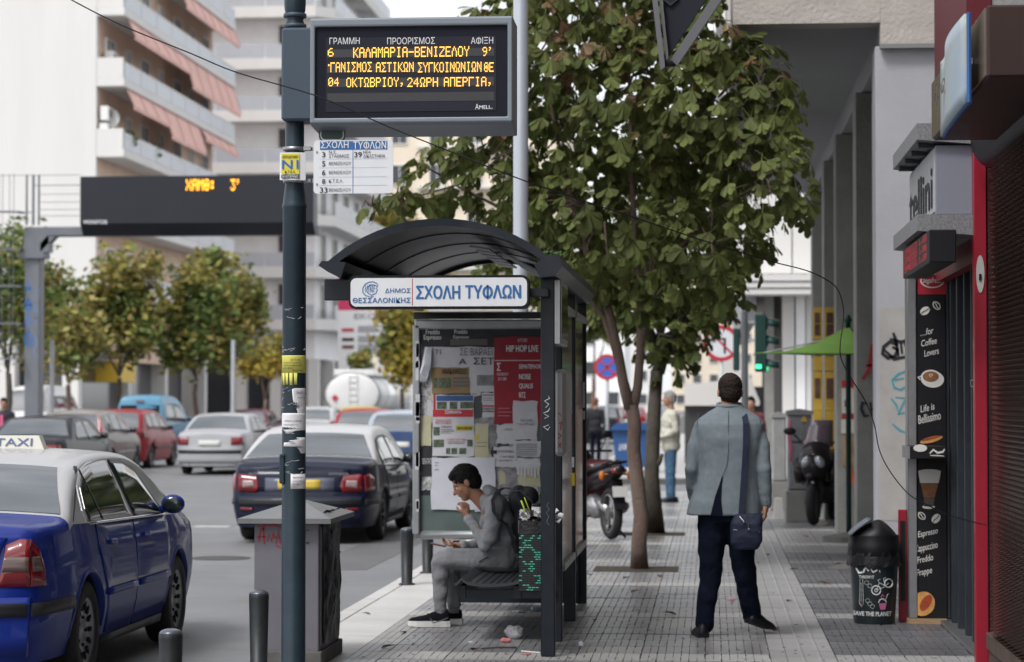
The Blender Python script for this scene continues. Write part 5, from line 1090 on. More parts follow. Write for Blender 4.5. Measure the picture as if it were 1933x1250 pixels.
g = MB(); ptext(g, 'EKO', 669, 710, 602, 592, Ye - .01, bold=.03, t=.02); g.build('lettering', mat('pylon_text', (.25, .26, .3), .5), bd_, world=True)
for (x_, y_, h_, l_) in ((98, 640, 66, 'thin grey post in front of the far trees'), (440, 640, 70, 'pale thin post between far parked cars and trees')):
    p = W(x_, 760, h_); g = MB(); g.lathe([(.07, 0), (.06, W(x_, y_, h_).z + .1)], (p.x, h_, -.13), 10); o = g.build('thin_post', M_TLP, loc=(p.x, h_, -.13), world=True); tag(o, l_, 'post')
# ================================================================== SHOP SIGNS, COFFEE BOARD, TRASH BIN
def PXs(mb, s, X, y, z, h, width=None, bold=0.0, shear=0.0, t=.003):
    """lettering on a face looking towards -x (read while walking: text runs towards the camera)"""
    text(mb, s, (X, y, z), (0, -1, 0), (0, 0, 1), h, width=width, t=t, bold=bold, shear=shear)
# bronze box over the shutter
g = MB(); g.span((1.262, 11.1, 3.07), (1.72, 13.8, 3.40), .01); bx = g.build('sign_box', M_BRN, Sb, world=True)
g = MB(); g.span((1.254, 11.12, 3.08), (1.261, 13.79, 3.39)); g.build('bronze_face', M_BRNL, bx, world=True)
# curved blue banner sign
BN = thing('curved_banner', 'wavy pale blue banner sign with dark handwritten lettering above the shutter', 'sign', (1.2, 12.1, 3.2))
P = []
for i in range(15):
    t_ = i / 14; y = 11.35 + 1.5 * t_; zt = 3.40 - .03 * math.sin(t_ * 3.1) - .015 * t_; zb = 2.97 + .03 * math.sin(t_ * 6.2 + 2.6); P.append([(1.205 - .03 * math.sin(t_ * 5), y, zb + (zt - zb) * k / 6) for k in range(7)])
g = MB(); g.smooth = True; g.grid(P); o = g.build('sheet', mat('banner_blue', (.20, .29, .40), .45, col2=(.36, .36, .30), scale=2.2), BN, world=True); s_ = o.modifiers.new('s', 'SOLIDIFY'); s_.thickness = .02; s_.offset = -1
g = MB(); g.tube([q_[0] for q_ in P], .010, 6); g.tube([q_[-1] for q_ in P], .010, 6); g.tube(P[0], .012, 6); g.build('edge_trim', mat('banner_edge', (.03, .09, .25), .5), BN, world=True)
g = MB(); PXs(g, 'δρομιο', 1.168, 12.7, 3.14, .085, width=1.1, shear=.35); PXs(g, 'café', 1.168, 12.6, 3.27, .04, width=.35, shear=.35); g.build('lettering', M_TXK, BN, world=True)
g = MB()
for y in (11.6, 12.6): g.span((1.20, y, 3.2), (1.25, y + .03, 3.23))
g.build('bracket', M_ALU, BN, world=True)
# lit letter box sign with trim bars
LB = thing('letter_sign', 'projecting pale sign box with bold black letters and grey trim bars over the café door', 'sign', (1.5, 15.9, 2.9))
g = MB(); g.span((1.385, 15.0, 2.74), (1.63, 16.85, 3.17), .006); g.build('box', mat('sign_box_lilac', (.17, .18, .22), .5), LB, world=True)
g = MB(); g.span((1.379, 15.02, 2.76), (1.386, 16.84, 3.15)); g.build('face', mat('letter_face', (.33, .34, .35), .5, var=.1, scale=5), LB, world=True)
g = MB(); PXs(g, 'tellini', 1.377, 16.82, 2.80, .26, width=1.7, bold=.05); g.build('lettering', M_TXK, LB, world=True)
for z0, z1 in ((3.20, 3.30), (2.64, 2.74)):
    g = MB(); g.prism([(1.27, 14.95, z0), (1.63, 14.95, z0 - .03), (1.63, 14.95, z1), (1.27, 14.95, z1)], (0, 1.95, 0)); tb = g.build('trim_bar', mat('speckled_grey', (.16, .16, .17), .5, var=.4, scale=60), LB, world=True)
    for y in (15.3, 15.9, 16.5): g = MB(); g.lathe([(.001, z0 - .026), (.045, z0 - .026), (.045, z0 - .022), (.001, z0 - .022)], (1.46, y, 0), 16); g.build('spotlight', M_BLK, tb, world=True)
for y in (15.1, 15.6, 16.1, 16.6): g = MB(); g.span((1.29, y, 3.165), (1.39, y + .06, 3.2)); g.build('fin', M_ANTH, LB, world=True)
# LED ticker
TK = thing('led_ticker', 'small dark LED ticker with red running text under the letter sign', 'display', (1.36, 15.4, 2.5))
g = MB(); g.span((1.30, 14.5, 2.42), (1.46, 16.45, 2.615), .006); g.build('housing', M_BLK, TK, world=True)
g = MB(); [led(g, 'ESPRESSO 1,00', (1.2985, 16.38, z_), (0, -1, 0), U_, .0062, .5, px=.0225, t=.002) for z_ in (2.60, 2.545, 2.49)]; g.build('led_text', mat('led_red', (.6, .02, .03), .5, emit=(1, .01, .05), estr=.9), TK, world=True)
g = MB(); g.span((1.34, 15.0, 2.612), (1.36, 15.03, 2.66)); g.span((1.34, 16.0, 2.612), (1.36, 16.03, 2.66)); g.build('hanger', M_ALU, TK, world=True)
g = MB(); g.span((1.47, 14.98, 2.62), (1.63, 17.58, 2.70)); g.build('canopy', mat('canopy_dark', (.03, .02, .02), .5), Sb, world=True)
g = MB(); g.span((1.62, 15.03, 2.45), (1.70, 17.55, 2.62)); g.build('red_lintel', M_REDF, Sb, world=True)

# coffee advertising board
Yk = 17.6; CBD = thing('coffee_board', 'tall narrow black coffee advertising board with cups, beans and hot dogs at the café door', 'advertising board', (1.58, Yk + .1, 0))
def kz(py): return W(1750, py, Yk).z
def kx(px): return W(px, 900, Yk).x
zb_, zt_ = .035, kz(516)
g = MB(); g.span((kx(1732), Yk, zb_), (kx(1787), Yk + .20, zt_), .004); g.build('body', M_BLK, CBD, world=True)
g = MB(); g.span((kx(1714), Yk - .01, zb_), (kx(1731), Yk + .22, zt_), .006); g.build('side_frame', M_ALU, CBD, world=True)
g = MB(); g.span((kx(1788), Yk - .01, zb_), (kx(1793), Yk + .22, zt_), .003); g.build('side_frame', M_ANTH, CBD, world=True)
g = MB(); g.span((kx(1712), Yk - .05, 0), (kx(1785), Yk + .2, .034)); g.build('wooden_base', mat('raw_wood', (.30, .20, .11), .8, var=.3, scale=14, streak=(1, 9, 9)), CBD, world=True)
g = MB(); prect(g, 1733, 517, 1786, 556, Yk, t=.002, d=.002); g.build('red_header', mat('header_red', (.30, .015, .025), .45), CBD, world=True)
def ell(mb, cx_, cy_, rx, ry, Y, n=24, rot=0):
    c = W(cx_, cy_, Y); k_ = (W(cx_ + 1, cy_, Y).x - c.x); P = []
    for i in range(n):
        a_ = 2 * math.pi * i / n; x, z = rx * k_ * math.cos(a_), ry * k_ * math.sin(a_); P.append((c.x + x * math.cos(rot) - z * math.sin(rot), Y, c.z + x * math.sin(rot) + z * math.cos(rot)))
    mb.prism(P, (0, -.0012, 0))
M_CRW = mat('print_cream', (.60, .58, .55), .5); M_COF = mat('print_coffee', (.22, .09, .035), .5, var=.3, scale=20); M_BUN = mat('print_bun', (.52, .26, .08), .5, var=.3, scale=30); M_SAU = mat('print_sausage', (.30, .05, .02), .5, var=.3, scale=30)
g = MB(); ell(g, 1760, 530, 23, 14, Yk - .005); g.build('logo_oval', M_CRW, CBD, world=True)
g = MB(); ell(g, 1760, 530, 20.5, 11.8, Yk - .0065); g.build('logo_field', mat('header_red', ()), CBD, world=True)
g = MB(); ptext(g, 'Segafredo', 1742, 1778, 534, 524, Yk - .009, bold=.02, shear=.3)
for s, x0, x1, yb, yt in (('…for', 1738, 1764, 632, 617), ('Coffee', 1740, 1770, 652, 637), ('Lovers', 1745, 1774, 671, 656), ('Life is', 1738, 1766, 776, 760), ('Bellissimo', 1734, 1778, 798, 778), ('Espresso', 1733, 1772, 1012, 998), ('Cappuccino', 1729, 1772, 1040, 1024), ('Freddo', 1732, 1763, 1061, 1046), ('Frappe', 1731, 1761, 1085, 1070)):
    a, b, c = W(x0, yb, Yk), W(x1, yb, Yk), W(x0, yt, Yk); ang = .22; text(g, s, (a.x, Yk - .002, a.z - .01), (math.cos(ang), 0, math.sin(ang)), (-math.sin(ang), 0, math.cos(ang)), (c.z - a.z) * .8, width=(b.x - a.x) * 1.0, t=.002, bold=.012, shear=.35)
g.build('lettering', M_CRW, CBD, world=True)
g = MB(); h_ = MB()
for (x_, y_, r, rot, fill) in ((1746, 587, 10, .6, 1), (1768, 577, 9, -.9, 0), (1740, 974, 8.5, -.8, 0), (1767, 979, 10, .9, 1)):
    ell(g, x_, y_, r, r * .72, Yk - .003, rot=rot)
    if not fill: ell(h_, x_, y_, r * .8, r * .52, Yk - .0046, rot=rot)
    c = W(x_, y_, Yk - .006); k_ = (W(x_ + 1, y_, Yk).x - c.x) * r; (h_ if fill else g).ribbon([(c.x + math.cos(rot) * k_ * s + math.sin(rot) * .006 * math.sin(s * 4), Yk - .007, c.z + math.sin(rot) * k_ * s) for s in (-.9, -.4, .1, .5, .9)], .006, (0, -1, 0), .0005)
ell(g, 1760, 716, 22, 16, Yk - .003, rot=-.1); ell(g, 1757, 712, 19, 14, Yk - .0046); g.ribbon([W(1739, 710, Yk - .004), W(1733, 712, Yk - .004), W(1737, 717, Yk - .004)], .012, (0, -1, 0), .001); ell(h_, 1757, 711, 15, 10, Yk - .0062)
g.prism([W(1733, 890, Yk - .003), W(1776, 890, Yk - .003), W(1772, 912, Yk - .003), W(1737, 912, Yk - .003)], (0, -.0012, 0)); ell(g, 1754.5, 890, 21.5, 4, Yk - .0035); ell(g, 1753, 957, 12, 4, Yk - .003)
g.build('print', M_CRW, CBD, world=True); h_.build('print_dark', M_BLK, CBD, world=True)
g = MB(); ell(g, 1757, 711, 14, 9.4, Yk - .0075); g.prism([W(1738, 913, Yk - .003), W(1771, 913, Yk - .003), W(1764, 940, Yk - .003), W(1744, 940, Yk - .003)], (0, -.0012, 0)); g.build('coffee_print', M_COF, CBD, world=True)
g = MB(); c = W(1757, 709, Yk - .009); s_ = .012
g.ribbon([(c.x, Yk - .009, c.z - s_), (c.x - s_, Yk - .009, c.z + s_ * .4), (c.x - s_ * .5, Yk - .009, c.z + s_), (c.x, Yk - .009, c.z + s_ * .5), (c.x + s_ * .5, Yk - .009, c.z + s_), (c.x + s_, Yk - .009, c.z + s_ * .4), (c.x, Yk - .009, c.z - s_)], .005, (0, -1, 0), .0005); g.build('latte_heart', M_CRW, CBD, world=True)
g = MB(); g.prism([W(1744, 941, Yk - .003), W(1764, 941, Yk - .003), W(1762, 956, Yk - .003), W(1744, 956, Yk - .003)], (0, -.0012, 0)); g.build('print', mat('latte_glass', (.10, .08, .07), .3), CBD, world=True)
g = MB(); ell(g, 1758, 830, 22, 5.5, Yk - .003, rot=.25); ell(g, 1742, 1140, 24, 22, Yk - .003, rot=.9); h_ = MB(); ell(h_, 1758, 827.5, 19, 2.4, Yk - .0045, rot=.25); ell(h_, 1748, 1138, 17, 9, Yk - .0045, rot=1.0)
g.build('bun_print', M_BUN, CBD, world=True); h_.build('sausage_print', M_SAU, CBD, world=True)
for x_ in (1787.5,): pass
g = MB(); a, b = W(1718, 866, 17.15), W(1787, 843, 17.15); g.span((a.x, 17.15, a.z), (b.x, Yk - .004, b.z), .004); sf = g.build('shelf', M_BLK, CBD, world=True)
g = MB(); g.span((a.x - .02, 17.14, a.z), (a.x - .002, Yk - .004, b.z)); g.build('shelf_side', M_ALU, sf, world=True)
g = MB(); ell(g, 1737, 846, 13, 7, 17.147); g.ribbon([W(1755, 856, 17.146), W(1762, 849, 17.146), (W(1770, 855, 17.146)), W(1780, 853, 17.146), W(1783, 848, 17.146)], .014, (0, -1, 0), .001); g.ribbon([W(1756, 860, 17.146), W(1768, 860, 17.146), W(1782, 861, 17.146)], .008, (0, -1, 0), .001); g.build('print', M_CRW, sf, world=True)

# red folded frame leaning behind the trash bin
RF = thing('red_board', 'red framed folded board leaning on the coffee board behind the trash bin', 'board', (1.37, 17.75, 0))
a, b = W(1696, 1166, 17.75), W(1711, 962, 17.75); g = MB(); g.span((a.x, 17.72, 0), (b.x, 17.76, b.z), .004); g.build('frame', M_REDF, RF, world=True)
g = MB(); g.span((a.x + .012, 17.712, .15), (b.x - .012, 17.718, b.z - .08)); g.build('panel', M_BLK, RF, world=True)

# swing-top trash bin
TB = thing('trash_bin', 'black swing-lid trash bin with white chalk doodles beside the café door', 'trash bin', (W(1653, 1170, 17.45).x, 17.6, 0))
def tz(py): return W(1653, py, 17.45).z
g = MB(); g.smooth = True; g.lathe([(.14, 0), (.148, .012), (.178, tz(1045)), (.18, tz(1040))], (0, 0, 0), 36); bo = g.build('bucket', mat('bin_plastic', (.018, .026, .030), .35, coat=.2), TB)
g = MB(); g.smooth = True; P = []; q = random.Random(6)
for k in range(49):
    an = 2 * math.pi * k / 48; P.append([((.182 + q.uniform(-.002, .012) * f) * math.cos(an), (.182 + q.uniform(-.002, .012) * f) * math.sin(an), z + (q.uniform(-.02, .012) if f > 1.5 else q.uniform(-.004, .004))) for z, f in ((tz(1068), 2), (tz(1058), 1.2), (tz(1048), 1), (tz(1040), .5))])
P[-1] = P[0]; g.grid(P); g.build('bin_bag', MATS['bag_black'], TB)
g = MB(); g.smooth = True; g.lathe([(.180, tz(1052)), (.187, tz(1050)), (.187, tz(1030)), (.180, tz(1026)), (.178, tz(1012))], (0, 0, 0), 36, cap=False); g.build('rim', M_BLK, TB)
g = MB(); g.smooth = True; P = []
n = 24
for i in range(n + 1):
    u = i / n; x = -.178 + .356 * u; hgt = max(0, 1 - abs((u - .60) / (.60 if u < .60 else .40)) ** 1.45) ** .85; P.append([(x, -.178 * math.sqrt(max(0, 1 - (x / .18) ** 2)) * math.cos(th) , tz(1020) + (tz(983) - tz(1020)) * hgt * math.sin(th) + .002) for th in [math.pi * k / 12 for k in range(13)]])
g.grid(P); lid = g.build('lid_dome', M_BLK, TB)
g = MB(); g.smooth = True; P = []
for i in range(7):
    u = i / 6; P.append([(-.182 + .15 * u, -.15 + .30 * v, tz(1018) + (tz(983) - tz(1018)) * min(1, (.05 + u) ** .75) + .012) for v in [k / 5 for k in range(6)]])
g.grid(P); o = g.build('swing_flap', mat('flap_grey', (.10, .12, .15), .35), TB); s_ = o.modifiers.new('s', 'SOLIDIFY'); s_.thickness = .012
g = MB()       # doodles on the front of the bucket: cylinder coordinates from photo pixels
cx0 = 1653; kk = W(1654, 1100, 17.42).x - W(1653, 1100, 17.42).x
def bp(px, py, e=.0022):
    z = tz(py); r = .148 + .03 * (z - .012) / (tz(1045) - .012) + e; s = max(-.97, min(.97, (px - cx0) * kk / r)); return Vector((r * s, -r * math.sqrt(1 - s * s), z))
def bs(pts, w): g.ribbon([bp(*p_) for p_ in pts], w, (0, -1, 0), .001)
def bc(cx_, cy_, r, w, n=14): bs([(cx_ + r * math.cos(2 * math.pi * k / n), cy_ + r * math.sin(2 * math.pi * k / n)) for k in range(n + 1)], w)
bc(1654, 1114, 8.5, .008); bc(1654, 1114, 3, .005); bc(1678, 1101, 8, .008); bs([(1654, 1114), (1660, 1100), (1672, 1106), (1678, 1101)], .006); bs([(1660, 1100), (1657, 1095), (1662, 1093)], .005); bs([(1671, 1107), (1668, 1092), (1673, 1090)], .005); bs([(1654, 1114), (1670, 1108)], .005)
bs([(1617, 1073), (1622, 1082), (1630, 1080), (1634, 1072), (1640, 1078)], .016); bs([(1644, 1074), (1648, 1080), (1656, 1076)], .012); bs([(1660, 1076), (1661, 1080)], .01)
bs([(1624, 1094), (1623, 1140), (1627, 1146), (1630, 1140), (1629, 1094), (1624, 1094)], .003); bs([(1626, 1100), (1626, 1138)], .004)
for (x_, y_) in ((1642, 1140), (1647, 1145), (1638, 1134), (1636, 1100), (1642, 1106)): bc(x_, y_, 4, .0022, 8)
bs([(1658, 1138), (1661, 1132), (1667, 1130), (1672, 1134), (1674, 1138)], .007); bs([(1672, 1132), (1676, 1122), (1679, 1121)], .003)
def btext(s, x0, x1, py, h):
    vs, fs = text_geo(s, .03); xa = max(v.x for v in vs); g.add([bp(x0 + (x1 - x0) * v.x / xa, py - v.y * h / .7, .003) for v in vs], fs)
btext('THROW IT', 1622, 1650, 1092, 5.5); btext('SAVE THE PLANET', 1612, 1684, 1163, 8)
g.build('doodle', mat('chalk_white', (.55, .56, .55), .8), bo)
g = MB(); g.prism([bp(1659, 1139), bp(1674, 1139), bp(1671, 1151), bp(1662, 1151)], (0, -.001, 0)); bs([(1663, 1128), (1666, 1122), (1669, 1127)], .008); g.ribbon([bp(1626, 1146), bp(1626, 1140)], .01, (0, -1, 0), .002); g.build('doodle', mat('chalk_pink', (.42, .10, .22), .8), bo)
g = MB(); a = W(1583, 1018, 22.9); g.smooth = True; g.ball((a.x + .06, 23.2, .0), (.16, .14, .05), 14, 8); o = g.build('rubber_foot', M_JOINT, loc=(a.x + .06, 23.2, 0), world=True); tag(o, 'low dark rubber sign foot on the ground behind the trash bin', 'sign foot')
# ================================================================== VEHICLES
def lerp_pts(P, y):
    if y <= P[0][0]: return P[0][1]
    for (a, b), (c, d) in zip(P[:-1], P[1:]):
        if y <= c: return b + (d - b) * (y - a) / (c - a)
    return P[-1][1]
def smooth_pts(P, y):
    n = len(P)
    if y <= P[0][0]: return P[0][1]
    if y >= P[-1][0]: return P[-1][1]
    for i in range(n - 1):
        if y <= P[i + 1][0]:
            x0, y0, x1, y1 = P[i][0], P[i][1], P[i + 1][0], P[i + 1][1]
            s = (y1 - y0) / (x1 - x0)
            m0 = s if i == 0 else (y1 - P[i - 1][1]) / (x1 - P[i - 1][0]); m1 = s if i == n - 2 else (P[i + 2][1] - y0) / (P[i + 2][0] - x0)
            for_ = lambda m: 0 if m * s <= 0 else max(-3 * abs(s), min(3 * abs(s), m))
            m0, m1 = for_(m0), for_(m1); h = x1 - x0; t = (y - x0) / h
            return (2 * t ** 3 - 3 * t ** 2 + 1) * y0 + (t ** 3 - 2 * t ** 2 + t) * h * m0 + (-2 * t ** 3 + 3 * t ** 2) * y1 + (t ** 3 - t ** 2) * h * m1
class Car:
    def __init__(s, L=4.5, W=.865, top=None, belt=None, yr=.98, yf=3.49, R=.315, y0=.66, y1=3.45, sill=.21, tumble=.40, bulge=.10, hatch=False, res=1.0):
        s.L, s.W, s.top, s.belt, s.yr, s.yf, s.R, s.y0, s.y1, s.sill, s.tumble, s.bulge, s.res = L, W, top, belt, yr, yf, R, y0, y1, sill, tumble, bulge, res
    def plan(s, y):
        return s.W * smooth_pts([(0, .875), (.10, .93), (.35, .975), (1.0, 1.0), (s.L - 1.3, 1.0), (s.L - .6, .96), (s.L - .2, .88), (s.L, .72)], y)
    def side(s, y, z):
        b = lerp_pts(s.belt, y); zz_ = [(s.sill, .925), (.33, .965), (.50, 1.0), (.62, .998), (.80, .985), (b, .955)]
        if z <= b: return s.plan(y) * smooth_pts(zz_, z)
        d = z - b; return s.plan(y) * .955 - d * s.tumble - max(0, d - .25) ** 2 * .35
    def ztop(s, y): return smooth_pts(s.top, y)
    def bottom(s, y):
        z = s.sill
        for yw in (s.yr, s.yf):
            d = abs(y - yw); Ra = s.R + .045
            if d < Ra: z = max(z, s.R + math.sqrt(Ra * Ra - d * d))
        return z
    def section(s, y):
        zb = s.bottom(y); zt = s.ztop(y); r = .075; b = lerp_pts(s.belt, y); zm = min(b, zt - r - .012); zm = max(zm, zb + .02); out = []
        for k in range(8): z = zb + (zm - zb) * k / 7; out.append((s.side(y, z), z))
        ze = max(zt - r, zm + .005)
        for k in range(1, 6): z = zm + (ze - zm) * k / 5; out.append((s.side(y, z), z))
        xs = out[-1][0]
        for k in range(1, 5): a = D(90 * k / 4); out.append((xs - r * 1.2 * (1 - math.cos(a)), ze + (zt - ze) * math.sin(a)))
        xc = out[-1][0]
        for k in range(1, 6): x = xc * (1 - k / 5); out.append((x, zt + .028 * (1 - (x / xc) ** 2)))
        return out
    def cap(s, x, z, front=False):
        w = max(.2, s.plan(s.L if front else 0)); u = min(1, abs(x) / w); t = 0
        if front: return s.L + s.bulge * 1.6 * (1 - u * u) + (.05 if z < .5 else 0) * (1 - u ** 4)
        t = -.045 * (1 - u ** 4) if z < .60 else -.045 * (1 - u ** 4) * max(0, 1 - (z - .60) / .03)
        return -s.bulge * (1 - u * u) + t + .05 * max(0, (z - .62) / .4) * (1 - u ** 4)
    def build(s, root, paint, roofm, trim):
        ys = set(); n = int(46 * s.res); [ys.add(round(s.L * i / n, 4)) for i in range(n + 1)]
        for yw in (s.yr, s.yf):
            for k in range(-8, 9): ys.add(round(yw + (s.R + .045) * math.sin(k * math.pi / 16), 4))
        for y, _ in s.top: ys.add(round(y, 4))
        ys = sorted(ys); S = [s.section(y) for y in ys]; nb = 8
        body, roof = MB(), MB(); body.smooth = roof.smooth = True
        m = len(S[0])
        for i in range(len(ys) - 1):
            ym = (ys[i] + ys[i + 1]) / 2
            for sg in (1, -1):
                for j in range(m - 1):
                    q = [(sg * S[i][j][0], ys[i], S[i][j][1]), (sg * S[i + 1][j][0], ys[i + 1], S[i + 1][j][1]), (sg * S[i + 1][j + 1][0], ys[i + 1], S[i + 1][j + 1][1]), (sg * S[i][j + 1][0], ys[i], S[i][j + 1][1])]
                    tgt = roof if (j >= nb - 1 and s.y0 <= ym <= s.y1) else body
                    tgt.add(q, [(0, 1, 2, 3) if sg > 0 else (3, 2, 1, 0)])
        for fr, k in ((False, 0), (True, -1)):
            P = []
            for (x, z) in S[k]:
                if x < 1e-4: x = 1e-4
                P.append([(x * (1 - 2 * c / 10), s.cap(x * (1 - 2 * c / 10), z, fr) * 1.0 if 0 < c < 10 else (s.L if fr else 0), z) for c in range(11)])
            body.grid([p[::-1] for p in P] if not fr else P)
        o = body.build('body', paint, root); fixn(o)
        ro = roof.build('roof', roofm, root); fixn(ro)
        for q in (o, ro): q.data.polygons.foreach_set('use_smooth', [True] * len(q.data.polygons))
        ub = MB(); ub.span((-s.W * .80, .12, .17), (s.W * .80, s.L - .15, .42)); ub.span((-s.W * .66, .25, .42), (s.W * .66, s.L - .4, .72)); ub.build('underbody', M_UND, root)
        return o, ro
    def patch(s, root, name, poly, m, off=.004, sg=1, nc=12, nz=4, skirt=.012, parent=None):
        """panel lying on the flank: poly in (y, z)"""
        ys = sorted(set([p[0] for p in poly])); y0, y1 = ys[0], ys[-1]; yy = sorted(set([round(y0 + (y1 - y0) * i / nc, 5) for i in range(nc + 1)] + [round(y, 5) for y in ys])); P = []
        for y in yy:
            e = min(max(y, y0 + 1e-4), y1 - 1e-4); zs = []
            for (a, b) in zip(poly, poly[1:] + poly[:1]):
                if (a[0] - e) * (b[0] - e) <= 0 and abs(a[0] - b[0]) > 1e-7: zs.append(a[1] + (b[1] - a[1]) * (e - a[0]) / (b[0] - a[0]))
            if not zs: continue
            z0, z1 = min(zs), max(zs); P.append([(y, z0 + (z1 - z0) * k / nz) for k in range(nz + 1)])
        g = MB(); g.smooth = True; Q = [[(sg * (s.side(y, z) + off), y, z) for y, z in r] for r in P]; g.grid(Q)
        loop = [P[i][0] for i in range(len(P))] + P[-1][1:] + [P[i][-1] for i in range(len(P) - 2, -1, -1)] + P[0][-2:0:-1]
        g.smooth = False; loop.append(loop[0]); g.grid([[(sg * (s.side(y, z) + off), y, z), (sg * (s.side(y, z) + off - skirt), y, z)] for y, z in loop]); o = g.build(name, m, parent or root); fixn(o); return o
    def rear(s, root, name, poly, m, off=.006, parent=None, nc=6, nz=3, front=False):
        """panel on the tail: poly in (x, z)"""
        xs = sorted(set(p[0] for p in poly)); x0, x1 = xs[0], xs[-1]; xx = sorted(set([x0 + (x1 - x0) * i / nc for i in range(nc + 1)] + xs)); P = []
        for x in xx:
            e = min(max(x, x0 + 1e-4), x1 - 1e-4); zs = [a[1] + (b[1] - a[1]) * (e - a[0]) / (b[0] - a[0]) for a, b in zip(poly, poly[1:] + poly[:1]) if (a[0] - e) * (b[0] - e) <= 0 and abs(a[0] - b[0]) > 1e-7]
            if zs: P.append([(x, min(zs) + (max(zs) - min(zs)) * k / nz) for k in range(nz + 1)])
        g = MB(); g.smooth = True; sg = 1 if front else -1
        g.grid([[(x, s.cap(x, z, front) + sg * off, z) for x, z in r] for r in P]); loop = [P[i][0] for i in range(len(P))] + P[-1][1:] + [P[i][-1] for i in range(len(P) - 2, -1, -1)] + P[0][-2:0:-1]; loop.append(loop[0])
        g.smooth = False; g.grid([[(x, s.cap(x, z, front) + sg * off, z), (x, s.cap(x, z, front) - sg * .015, z)] for x, z in loop]); o = g.build(name, m, parent or root); fixn(o); return o
    def topglass(s, root, name, ya, yb, fa, fb, m, off=.005):
        """screen on the sloping top between stations ya..yb, covering a fraction of the width"""
        P = []; n = 9
        for i in range(n + 1):
            y = ya + (yb - ya) * i / n; f = fa + (fb - fa) * i / n; xs = s.section(y)[13][0]; zt = s.ztop(y); dy = .02; sl = (s.ztop(y + dy) - s.ztop(y - dy)) / (2 * dy); nn = Vector((0, -sl, 1)).normalized(); row = []
            for k in range(13): x = xs * f * (1 - k / 6); xc = max(xs - .09, .1); row.append(Vector((x, y, zt + .028 * max(0, 1 - (x / xc) ** 2))) + nn * off)
            P.append(row)
        g = MB(); g.smooth = True; g.grid(P); o = g.build(name, m, root); fixn(o); return o
M_UND = mat('car_underside', (.008, .008, .009), .9); M_TYR = mat('tyre_rubber', (.018, .018, .019), .8, var=.3, scale=12, bump=.3, bscale=70); M_RIM = mat('wheel_silver', (.22, .225, .235), .38, metal=.7, var=.1, scale=8, dirt=.3)
M_GLC = mat('car_glass', (.012, .018, .019), .05, spec=.6, var=.3, scale=2); M_GLR = mat('car_rear_glass', (.018, .028, .038), .04, spec=.9, ior=1.85); M_TRIM = mat('black_trim', (.018, .019, .022), .5); M_CHR = mat('chrome', (.5, .5, .52), .15, metal=1)
M_TAILD = mat('tail_smoked', (.10, .065, .06), .2, coat=.4); M_TAIL = mat('tail_red', (.16, .005, .010), .12, coat=.6, var=.2, scale=14); M_TAILC = mat('tail_clear', (.28, .20, .20), .15, coat=.5); M_PLT = mat('number_plate', (.55, .55, .53), .4); M_PLY = mat('taxi_plate', (.52, .38, .06), .4); M_ORG = mat('indicator_orange', (.5, .14, .02), .2)
def paint(name, col, rough=.55, metal=.0, coat=.36): return mat('paint_' + name, col, max(rough, .45), metal=0, coat=coat, spec=.12, var=.05, scale=1.5)
_wm = {}
def wheel_mesh(R, style):
    if (R, style) in _wm: return _wm[(R, style)]
    t = MB(); t.smooth = True; w = .095; t.lathe([(R * .66, -w), (R * .90, -w), (R * .97, -w * .85), (R, -w * .5), (R, w * .5), (R * .97, w * .85), (R * .90, w), (R * .66, w), (R * .64, w * .6), (R * .64, -w * .6), (R * .66, -w)], (0, 0, 0), 36, 'X', cap=False)
    r = MB(); r.smooth = True; r.lathe([(.001, w * .62), (R * .16, w * .62), (R * .2, w * .55), (R * .5, w * .62), (R * .60, w * .8), (R * .66, w * .95), (R * .67, w * .7), (R * .66, -w * .8)], (0, 0, 0), 36, 'X', cap=False)
    r.mt(1, False)
    if style == 'slots':
        for k in range(14):
            a = 2 * math.pi * k / 14; c = Vector((w * .69, R * .50 * math.cos(a), R * .50 * math.sin(a))); r.box(c, (.016, R * .17, R * .085), Matrix.Rotation(a, 3, 'X'), .003)
        for k in range(5): a = 2 * math.pi * k / 5; r.box((w * .62, R * .28 * math.cos(a), R * .28 * math.sin(a)), (.012, .018, .018))
    elif style == 'spokes':
        for k in range(10):
            a = 2 * math.pi * (k + .5) / 10; r.box((w * .66, R * .42 * math.cos(a), R * .42 * math.sin(a)), (.03, R * .30, R * .13), Matrix.Rotation(a, 3, 'X'), .004)
    else:
        for k in range(8): a = 2 * math.pi * k / 8; r.box((w * .68, R * .47 * math.cos(a), R * .47 * math.sin(a)), (.02, R * .16, R * .15), Matrix.Rotation(a, 3, 'X'), .003)
    mt, mr_ = t.build('wheel', M_TYR), r.build('rim', [M_RIM, M_UND]); res = (mt.data, mr_.data); bpy.data.objects.remove(mt); bpy.data.objects.remove(mr_); _wm[(R, style)] = res; return res
def wheels(s, root, style='slots'):
    tm_, rm_ = wheel_mesh(s.R, style)
    for yw in (s.yr, s.yf):
        for sg in (1, -1):
            w = bpy.data.objects.new('wheel', tm_); COL.objects.link(w); w.parent = root; w.location = (sg * (s.W - .115), yw, s.R)
            if sg < 0: w.rotation_euler = (0, 0, math.pi)
            r = bpy.data.objects.new('rim', rm_); COL.objects.link(r); r.parent = w
            if yw == s.yf or sg > 0: pass
def mirror_(s, root, y, z, m, size=1.0):
    for sg in (1, -1):
        x = s.side(y, z); g = MB(); g.smooth = True; g.ball((sg * (x + .085), y - .02, z + .045), (.085 * size, .055, .068 * size), 14, 9); g.tube([(sg * (x - .02), y, z), (sg * (x + .06), y - .01, z + .02)], [.03, .022], 8); mi = g.build('wing_mirror', m, root)
        g = MB(); g.smooth = True; g.ball((sg * (x + .088), y - .062, z + .045), (.070 * size, .012, .052 * size), 14, 7); g.build('mirror_glass', M_GLC, mi)

